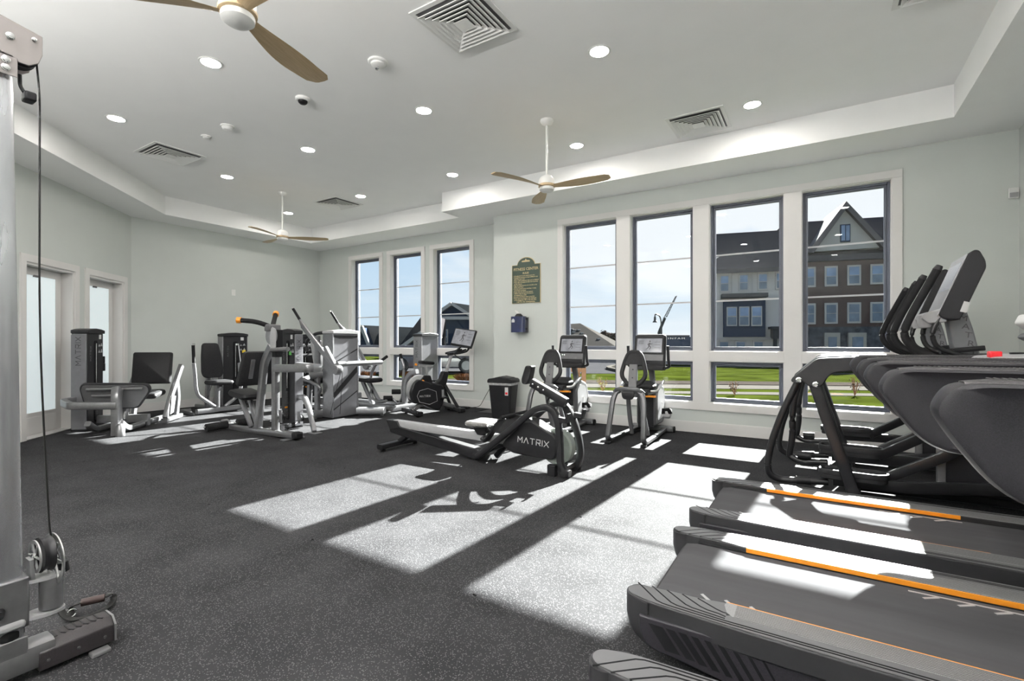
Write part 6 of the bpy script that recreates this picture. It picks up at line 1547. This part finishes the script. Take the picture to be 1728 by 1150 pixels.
obj('steel_cable', tube(B(), [P3((476, 600), y=YA+0.03), P3((476, 704), y=YA+0.03), P3((480, 730), y=YA+0.06), P3((508, 708), y=4.05), (-6.3, 4.12, 0.06)], 0.004, 0.03, 6), M_CABLE, t)
obj('floor_link', bar(B(), [(-6.1, YA+0.04, 0.05), (-6.25, 4.15, 0.05)], 0.08, 0.06, 0), M_BLACKMET, t, smooth=True)

# ---- 4. seated row with long lever arms
t = thing('lever_row_machine', 'weight machine with two long raised lever arms and a grey banded rear panel', 'weight machine', (-6.6, 5.1, 0), world=True)
MT = Matrix(((0, -1, 0, -6.38), (1, 0, 0, 4.93), (0, 0, 1, 0), (0, 0, 0, 1)))
tw = tower(t, MT, 0.50, 0.26, 1.40, front=False, panel=M_PANEL, diag=True)
yl, yr = 4.74, 5.60
for y_, g, pts in ((yl, [(495, 522), (506, 540)], [(507, 541), (511, 550), (546, 598), (571, 628)]), (yr, [(559, 527.5), (570.5, 546)], [(571, 547), (577, 555), (600, 588), (621, 620)])):
    pth = Yp(pts, y_)
    a_ = obj('lever_arm', bar(B(), [pth[1], pth[3]], 0.055, 0.085, 0, (0, 0, 1), 0.025), M_SILVER, t, smooth=True)
    g3 = Yp(g, y_)
    obj('arm_neck', rod(B(), g3[1], pth[1], 0.018, 12, 0.034), M_SILVER, a_, smooth=True)
    grip(a_, g3[0], g3[1], 0.021)
    d = (Vector(g3[0])-Vector(g3[1])).normalized(); obj('grip_end', rod(B(), g3[0], Vector(g3[0])+d*0.03, 0.024), M_CHROME, a_, smooth=True)
    q = Vector(pth[3]); 
    obj('pivot_clamp', lathe(B(), [(0.065, -0.05), (0.075, -0.03), (0.075, 0.03), (0.065, 0.05)], (q.x-0.02, y_, q.z+0.03), 20, (0, 1, 0)), M_SILVER, a_, smooth=True)
    obj('link_arm', bar(B(), [(q.x-0.02, y_, q.z+0.02), (q.x-0.30, y_, q.z+0.36)], 0.05, 0.06, 0), M_SILVER, t, smooth=True)
zc = onX(590, 614.5, -6.02).z
obj('cross_tube', rod(B(), (-6.04, yl, zc), (-6.04, yr, zc), 0.042, 16), M_SILVER, t, smooth=True)
for k in (0.0, 0.10): obj('steel_cable', rod(B(), (-6.06, yl+0.12, zc), (-6.2-k, yl+0.18-k, 0.10), 0.004, 6), M_CABLE, t)
obj('side_column', bar(B(), [(-6.72, 4.90, 0.02), (-6.72, 4.90, 1.30)], 0.06, 0.09, 0, (1, 0, 0)), M_SILVER, t, smooth=True)
obj('top_arch', tube(B(), [(-6.55, 4.98, 1.36), (-6.90, 4.98, 1.34), (-7.12, 4.98, 1.20), (-7.10, 4.98, 1.05)], 0.028, 0.14, 12), M_DARKGREY, t, smooth=True)
obj('chest_pad', pad(B(), rounded([(-0.15, 0.22), (0.15, 0.22), (0.17, -0.24), (-0.17, -0.24)], 0.05, 4), 0.075, frame_m((-6.98, 5.16, 1.02), (0, 1, 0), (0.95, 0, 0.30)), 0.4, 4), M_LIGHTGREY, t, smooth=True)
obj('seat', pad(B(), rounded([(-0.19, -0.18), (0.19, -0.18), (0.19, 0.18), (-0.19, 0.18)], 0.06, 4), 0.09, Matrix.Translation((-6.98, 5.05, 0.56)) @ Matrix.Rotation(math.radians(-8), 4, 'Y'), 0.5, 4), M_PAD, t, smooth=True)
obj('seat_post', bar(B(), [(-7.10, 5.02, 0.08), (-7.08, 5.02, 0.54)], 0.065, 0.08, 0, (1, 0, 0)), M_SILVER, t, smooth=True)
q = onY(540, 632, 4.92)
obj('thigh_roller', rod(B(), (q.x-0.10, 4.80, q.z-0.02), (q.x+0.10, 5.12, q.z+0.05), 0.068, 18), M_MIDGREY, t, smooth=True)
obj('thigh_roller', rod(B(), (q.x-0.30, 4.76, q.z-0.14), (q.x-0.42, 5.02, q.z-0.10), 0.066, 18), M_MIDGREY, t, smooth=True)
obj('roller_arm', tube(B(), [(q.x-0.32, 4.82, q.z-0.10), (q.x-0.12, 4.82, q.z-0.10), (q.x+0.10, 4.88, q.z-0.22), (-6.72, 4.90, q.z-0.34)], 0.026, 0.10, 12), M_SILVER, t, smooth=True)
for y_ in (4.90, 5.36): obj('base_rail', bar(B(), [(-7.55, y_, 0.09), (-6.70, y_, 0.09)], 0.07, 0.05, 0), M_SILVER, t, smooth=True)
obj('base_front', bar(B(), [(-6.68, 4.78, 0.07), (-6.68, 5.50, 0.07)], 0.11, 0.12, 0), M_SILVER, t, smooth=True)
obj('rear_plinth', bar(B(), [(-6.34, 5.38, 0.09), (-5.98, 5.62, 0.09)], 0.20, 0.10, 0), M_SILVER, t, smooth=True)
obj('plinth_leg', bar(B(), [(-6.02, 5.60, 0.0), (-6.02, 5.60, 0.08)], 0.05, 0.05, 0, (1, 0, 0)), M_SILVER, t, smooth=True)
obj('plinth_leg', bar(B(), [(-6.64, 4.80, 0.0), (-6.64, 4.80, 0.06)], 0.05, 0.05, 0, (1, 0, 0)), M_SILVER, t, smooth=True)

# ---- 5. shoulder machine half hidden in the corner behind it
t = thing('corner_press_machine', 'silver framed weight machine half hidden in the far corner behind the lever arms', 'weight machine', (-8.6, 6.0, 0), world=True)
MT = Matrix(((0, -1, 0, -8.95), (1, 0, 0, 6.02), (0, 0, 1, 0), (0, 0, 0, 1)))
tower(t, MT, 0.46, 0.20, 1.36)
obj('upper_frame', bar(B(), [(-8.60, 5.90, 1.12), (-8.60, 6.75, 1.12)], 0.07, 0.10, 0), M_DARKGREY, t, smooth=True)
obj('lower_frame', bar(B(), [(-8.60, 5.90, 0.94), (-8.60, 6.75, 0.94)], 0.07, 0.07, 0), M_DARKGREY, t, smooth=True)
for y_ in (5.92, 6.72): obj('frame_post', bar(B(), [(-8.62, y_, 0.04), (-8.62, y_, 1.16)], 0.06, 0.08, 0, (1, 0, 0)), M_SILVER, t, smooth=True)
obj('backrest', pad(B(), rounded([(-0.15, 0.26), (0.15, 0.26), (0.17, -0.26), (-0.17, -0.26)], 0.05, 4), 0.075, frame_m((-8.45, 6.30, 0.98), (0, 1, 0), (0.98, 0, 0.16)), 0.4, 4), M_PAD, t, smooth=True)
obj('seat', pad(B(), rounded([(-0.18, -0.18), (0.18, -0.18), (0.18, 0.18), (-0.18, 0.18)], 0.06, 4), 0.08, Matrix.Translation((-8.20, 6.30, 0.50)), 0.5, 4), M_PAD, t, smooth=True)
obj('seat_post', bar(B(), [(-8.20, 6.30, 0.05), (-8.20, 6.30, 0.47)], 0.07, 0.09, 0, (1, 0, 0)), M_SILVER, t, smooth=True)
obj('base_beam', bar(B(), [(-8.95, 6.30, 0.05), (-7.95, 6.30, 0.05)], 0.10, 0.08, 0), M_SILVER, t, smooth=True)
obj('base_bar', bar(B(), [(-7.98, 5.92, 0.05), (-7.98, 6.68, 0.05)], 0.09, 0.08, 0), M_SILVER, t, smooth=True)

# ---- 6. leg machine below the far windows
t = thing('leg_curl_machine', 'leg extension weight machine with curved silver frame and foam rollers below the far windows', 'weight machine', (-6.6, 6.4, 0), world=True)
ya = onX(711.5, 600, -6.25).y; yb = onX(739.5, 600, -6.25).y
MT = Matrix(((0, -1, 0, -6.25), (1, 0, 0, ya), (0, 0, 1, 0), (0, 0, 0, 1)))
tw = tower(t, MT, yb-ya, 0.22, 1.375, front=False, panel=M_PANEL)
obj('lower_band', prism(B(), [(0.014, 0.50), (yb-ya-0.014, 0.82), (yb-ya-0.014, 0.20), (0.014, 0.20)], 0.0085, 0.0125, 'Y', MT), M_MIDGREY, tw)
obj('cap_crescent', prism(B(), rounded([(0.02, 1.30), (0.10, 1.25), (yb-ya-0.10, 1.25), (yb-ya-0.02, 1.30)], 0.05, 4), 0.0075, 0.0125, 'Y', MT), M_MIDGREY, tw)
sw = onX(707, 600, -6.4)
wordmark('side_lettering', 0.05, Matrix(((0, 1, 0, -6.37), (0, 0, -1, ya-0.0025), (1, 0, 0, 1.08), (0, 0, 0, 1))) if False else Matrix(((0, -1, 0, -6.37), (0, 0, -1, ya-0.0025), (1, 0, 0, 1.08), (0, 0, 0, 1))), M_GREYINK, tw)
yq = 6.42
obj('arch_frame', bar(B(), Yp([(704, 627), (694, 629), (686, 640), (683.5, 660), (683, 688)], yq), 0.08, 0.085, 0.16, (0, 1, 0)), M_SILVER, t, smooth=True)
for yy, pts, g in ((6.10, [(652, 677), (638, 679.5), (626, 672), (626, 632), (633, 617)], [(634, 616), (653, 602)]),
                   (6.60, [(674, 682), (679, 670), (680.5, 640), (682, 618), (677.5, 606)], [(677.5, 606), (675.5, 598)])):
    p_ = Yp(pts, yy); a_ = obj('handle_loop', tube(B(), p_, 0.026, 0.12, 12), M_SILVER, t, smooth=True)
    g3 = Yp(g, yy); grip(a_, g3[0], g3[1], 0.026)
for (px0, px1, py, yy) in ((647, 662, 672.5, 6.15), (661, 676, 661.5, 6.30)):
    a_, b_ = P3((px0, py), y=yy), P3((px1, py), y=yy+0.12)
    obj('foam_roller', rod(B(), a_, (b_[0], yy+0.12, b_[2]), 0.045, 16), M_FOAM, t, smooth=True)
    obj('roller_arm', rod(B(), (b_[0], yy+0.12, b_[2]), (b_[0]+0.12, yy+0.14, b_[2]-0.10), 0.018), M_SILVER, t, smooth=True)
q = onY(619, 641, 6.10)
obj('seat', pad(B(), rounded([(-0.22, -0.18), (0.20, -0.18), (0.20, 0.18), (-0.22, 0.18)], 0.06, 4), 0.085, Matrix.Translation((q.x, 6.15, q.z)) @ Matrix.Rotation(math.radians(4), 4, 'Y'), 0.5, 4), M_PAD, t, smooth=True)
obj('seat_leg', bar(B(), [(q.x-0.02, 6.15, q.z-0.03), P3((640, 677), y=6.15)], 0.05, 0.07, 0, (1, 0, 0)), M_SILVER, t, smooth=True)
obj('seat_leg', bar(B(), [(q.x-0.18, 6.15, q.z-0.03), (q.x+0.10, 6.15, 0.07)], 0.05, 0.07, 0, (1, 0, 0)), M_SILVER, t, smooth=True)
for yy in (6.02, 6.40): obj('base_rail', bar(B(), [(-7.62, yy, 0.07), (-6.15, yy, 0.07)], 0.075, 0.07, 0), M_SILVER, t, smooth=True)
obj('base_end', bar(B(), [(-7.60, 5.95, 0.11), (-7.60, 6.50, 0.11)], 0.10, 0.22, 0), M_SILVER, t, smooth=True)
obj('base_front', bar(B(), [(-6.18, 5.95, 0.06), (-6.18, 6.95, 0.06)], 0.09, 0.09, 0), M_SILVER, t, smooth=True)

# ================================================================== cable column in the left foreground
CB = thing('cable_column_machine', 'tall silver cable column with a black cable and pulley, cut by the left edge', 'cable machine', (-2.66, 0.50, 0), world=True)
t = CB
cx, cy = -2.405, 0.485
col = obj('column', bar(B(), [(cx, cy+0.018, 0.16), (cx, cy-0.012, 2.22)], 0.078, 0.078, 0, (1, 0, 0), 0.012), mat('polished_column_steel', (0.60, 0.61, 0.64), 0.26, 0.80, var=0.22, scale=3, stretch=(6, 6, 0.8)), t, smooth=True)
obj('base_beam', bar(B(), [(cx-0.005, -0.30, 0.075), (cx-0.005, 0.62, 0.075)], 0.105, 0.09, 0), M_SILVER, t, smooth=True)
cp = [(cx-0.066, 0.020), (cx-0.066, 0.082), (cx-0.045, 0.112), (cx+0.022, 0.112), (cx+0.052, 0.085), (cx+0.052, 0.020)]
cv = obj('rubber_cover', prism(B(), cp, 0.575, 0.795, 'Y'), mat('rubber_foot_cover', (0.020, 0.017, 0.019), 0.45, var=0.25, scale=200, bump=0.15, bscale=500), t, bevel=0.005)
obj('cover_end', prism(B(), cp, 0.795, 0.802, 'Y'), M_MIDGREY, cv)
for k in range(6):
    y0 = 0.648+k*0.022
    pts = [(cx-0.040, y0), (cx+0.004, y0), (cx+0.020, y0+0.010)]
    r_ = B(); strip_line(r_, [(p[0], p[1]) for p in pts], 0.0045, 0.112, 0.003); obj('tread_rib', r_, M_DARKGREY, cv)
plq = obj('name_plate', bx(B(), cx-0.042, cx+0.020, 0.598, 0.634, 0.111, 0.1145), M_DARKGREY, cv, bevel=0.001)
wordmark('lettering', 0.014, Matrix(((-1, 0, 0, cx-0.010), (0, -1, 0, 0.616), (0, 0, 1, 0.1150), (0, 0, 0, 1))) @ Matrix.Scale(0.55, 4, (1, 0, 0)), M_BLACK, cv, depth=0.001)
for y_ in (0.60, 0.685, 0.765): obj('cover_screw', lathe(B(), [(0.006, 0), (0.006, 0.002), (0.003, 0.003)], (cx+0.052, y_, 0.052), 12, (1, 0, 0)), M_CHROME, cv, smooth=True)
obj('foot_tab', bx(B(), cx+0.045, cx+0.085, 0.715, 0.775, 0.0, 0.016), M_MIDGREY, t, bevel=0.004)
# sleeve, collar and swivelling pulley bracket
bk = obj('column_sleeve', bx(B(), cx-0.052, cx+0.052, cy-0.036, cy+0.066, 0.20, 0.375), M_SILVER, t, bevel=0.006)
obj('sleeve_knob', rod(B(), (cx+0.052, cy-0.01, 0.28), (cx+0.085, cy-0.02, 0.28), 0.015), M_BLACK, bk, smooth=True)
obj('rubber_bumper', lathe(B(), [(0.040, 0), (0.046, 0.012), (0.046, 0.03), (0.040, 0.04)], (cx, cy+0.018, 0.158), 20), M_RUBBER, t, smooth=True)
obj('column_socket', bx(B(), cx-0.045, cx+0.045, cy-0.03, cy+0.064, 0.10, 0.165), M_SILVER, t, bevel=0.004)
sw = obj('swivel_barrel', rod(B(), (cx+0.03, cy+0.128, 0.235), (cx+0.03, cy+0.128, 0.345), 0.034, 24), M_SILVER, t, smooth=True)
for z in (0.352, 0.222):
    obj('hinge_lug', prism(B(), rounded([(cx-0.01, cy+0.05), (cx+0.045, cy+0.05), (cx+0.068, cy+0.11), (cx+0.055, cy+0.165), (cx+0.0, cy+0.165), (cx-0.01, cy+0.11)], 0.02, 3), z-0.006, z+0.006, 'Z'), M_LIGHTGREY, sw, smooth=True)
obj('swivel_bolt', rod(B(), (cx+0.03, cy+0.128, 0.200), (cx+0.03, cy+0.128, 0.372), 0.011), M_CHROME, sw, smooth=True)
obj('sleeve_foot', bx(B(), cx+0.02, cx+0.066, cy-0.02, cy+0.055, 0.205, 0.232), M_LIGHTGREY, bk, bevel=0.01)
pc = (cx+0.03, cy+0.110, 0.432)
py_ = obj('pulley_wheel', lathe(B(), [(0.012, -0.016), (0.062, -0.016), (0.054, -0.003), (0.054, 0.003), (0.062, 0.016), (0.012, 0.016)], pc, 32, (-0.05, 1, 0)), M_BLACK, t, smooth=True)
n_ = Vector((-0.05, 1, 0)).normalized()
for s in (-1, 1):
    c = Vector(pc)+n_*(0.026*s)
    rr = 0.058 if s < 0 else 0.092
    c2 = c if s < 0 else c+Vector((0, 0, -0.025))
    g = B(); lathe(g, [(rr*0.80, -0.002), (rr, -0.002), (rr, 0.002), (rr*0.80, 0.002)], c2, 40, n_, cap=False)
    ri = [v for v in g.verts]
    obj('guard_ring', g, M_ALU, py_, smooth=True)
    for k in range(6):
        a = k*PI/3; sd_ = n_.cross(Vector((0, 0, 1))).normalized()
        d = sd_*math.cos(a)+Vector((0, 0, 1))*math.sin(a)
        obj('guard_spoke', rod(B(), c2+d*0.012, c2+d*rr*0.82, 0.004, 6), M_ALU, py_)
    obj('axle_nut', lathe(B(), [(0.014, 0), (0.014, 0.008), (0.008, 0.012)], c2, 14, n_*s), M_CHROME, py_, smooth=True)
obj('pulley_fork', bar(B(), [(pc[0], pc[1]-0.035, 0.36), (pc[0], pc[1]-0.04, 0.43)], 0.012, 0.05, 0, (1, 0, 0)), M_ALU, py_, smooth=True)
obj('cable_stop', rod(B(), (pc[0], pc[1]+0.05, 0.385), (pc[0], pc[1]+0.055, 0.35), 0.016), M_BLACK, t, smooth=True)
# head plates with the upper pulley
hp = [(0.10, 2.345), (0.30, 2.325), (0.575, 2.292), (0.580, 2.225), (0.568, 2.190), (0.545, 2.172), (0.515, 2.172), (0.502, 2.186), (0.10, 2.215)]
hp = [(0.05, 2.40), (0.583, 2.292), (0.583, 2.225), (0.573, 2.192), (0.548, 2.172), (0.520, 2.172), (0.505, 2.186), (0.05, 2.235)]
for s, x in ((1, cx+0.052), (-1, cx-0.058)):
    h = obj('head_plate', prism(B(), hp, x, x+0.006, 'X'), mat('warm_grey_plate', (0.30, 0.275, 0.27), 0.38, 0.3, var=0.04), t, bevel=0.002)
    if s > 0:
        for (y_, z_, r_) in ((0.500, 2.252, 0.010), (0.560, 2.270, 0.006)):
            obj('plate_bolt', lathe(B(), [(r_*1.2, 0), (r_*1.2, 0.003), (r_, 0.004), (r_, 0.009), (r_*0.4, 0.010)], (x+0.006, y_, z_), 14, (1, 0, 0)), M_CHROME, h, smooth=True)
        b2 = obj('clamp_plate', bx(B(), x+0.006, x+0.010, 0.30, 0.518, 2.115, 2.182), MATS['warm_grey_plate'], t, bevel=0.002)
        for z_ in (2.165, 2.138): obj('plate_bolt', lathe(B(), [(0.012, 0), (0.012, 0.003), (0.009, 0.004), (0.009, 0.009), (0.004, 0.010)], (x+0.010, 0.488, z_), 14, (1, 0, 0)), M_CHROME, b2, smooth=True)
obj('upper_pulley', lathe(B(), [(0.010, -0.020), (0.050, -0.020), (0.044, -0.003), (0.044, 0.003), (0.050, 0.020), (0.010, 0.020)], (cx+0.01, 0.533, 2.222), 28, (1, 0, 0)), M_BLACK, t, smooth=True)
obj('head_beam', bx(B(), cx-0.05, cx+0.052, -0.40, 0.46, 2.22, 2.30), MATS['warm_grey_plate'], t, bevel=0.004)
obj('hook_bracket', tube(B(), [(cx+0.02, 0.532, 2.145), (cx+0.02, 0.533, 2.105), (cx+0.02, 0.545, 2.085)], 0.006, 0.02, 8), M_BLACKMET, t, smooth=True)
obj('hook_pad', bx(B(), cx-0.005, cx+0.045, 0.540, 0.572, 2.058, 2.090), M_BLACK, t, bevel=0.006)
obj('pull_cable', tube(B(), [(cx+0.01, 0.576, 2.24), (cx+0.01, 0.587, 2.10), (cx+0.02, 0.583, 1.2), (pc[0]-0.005, pc[1]+0.015, 0.50), (pc[0]-0.005, pc[1]+0.04, 0.40)], 0.0032, 0.3, 8), M_CABLE, t, smooth=True)
obj('rear_wheel', lathe(B(), [(0.01, -0.02), (0.06, -0.02), (0.06, 0.02), (0.01, 0.02)], (cx, cy-0.10, 0.52), 20, (-0.05, 1, 0)), M_BLACK, t, smooth=True)
# strap handle lying on the floor, held by nothing but its strap: a thing of its own
t = thing('strap_handle', 'black stirrup strap handle lying on the floor by the cable column foot', 'handle', (-2.74, 0.84, 0), world=True)
g0, g1 = Vector((-2.735, 0.775, 0.045)), Vector((-2.745, 0.895, 0.045))
p0, p1 = Vector((-2.60, 0.70, 0.012)), Vector((-2.66, 0.915, 0.012))
obj('grip', rod(B(), onZ(137, 1018, 0.05), onZ(177, 1009, 0.05), 0.016, 16), mat('brown_foam_grip', (0.030, 0.016, 0.015), 0.7, var=0.2), t, smooth=True)
loop = [tuple(onZ(px, py, z)) for px, py, z in ((100, 1026, 0.06), (108, 1040, 0.03), (121, 1047, 0.012), (150, 1041, 0.012), (185, 1024, 0.012), (193, 1010, 0.03), (189, 1001, 0.055), (176, 1008, 0.055))]
obj('web_strap', sweep(B(), smooth_path(loop, 0.03, 4), rrect(0.026, 0.004, 0.001), (0, 0, 1)), M_CABLE, t, smooth=True)
loop = [tuple(onZ(px, py, z)) for px, py, z in ((137, 1018, 0.055), (126, 1021, 0.05), (117, 1028, 0.03), (121, 1040, 0.014))]
obj('strap_end', sweep(B(), smooth_path(loop, 0.02, 4), rrect(0.026, 0.004, 0.001), (0, 0, 1)), M_CABLE, t, smooth=True)
obj('steel_ring', sweep(B(), [Vector(onZ(121, 1035, 0.03))+Vector((0.0, math.cos(a)*0.016, math.sin(a)*0.016)) for a in [2*PI*k/14 for k in range(14)]], circ(0.003, 6), closed=True), M_CHROME, t, smooth=True)
# flush floor plate near the rowing machine
q = onZ(995, 800, 0)
t = tag(obj('floor_box_cover', lathe(B(), [(0.055, 0.0), (0.055, 0.0025), (0.045, 0.003)], q, 24), mat('pale_disc', (0.35, 0.27, 0.22), 0.6), None, smooth=True), 'small round pale cover flush with the floor by the rowing machine', 'cover')
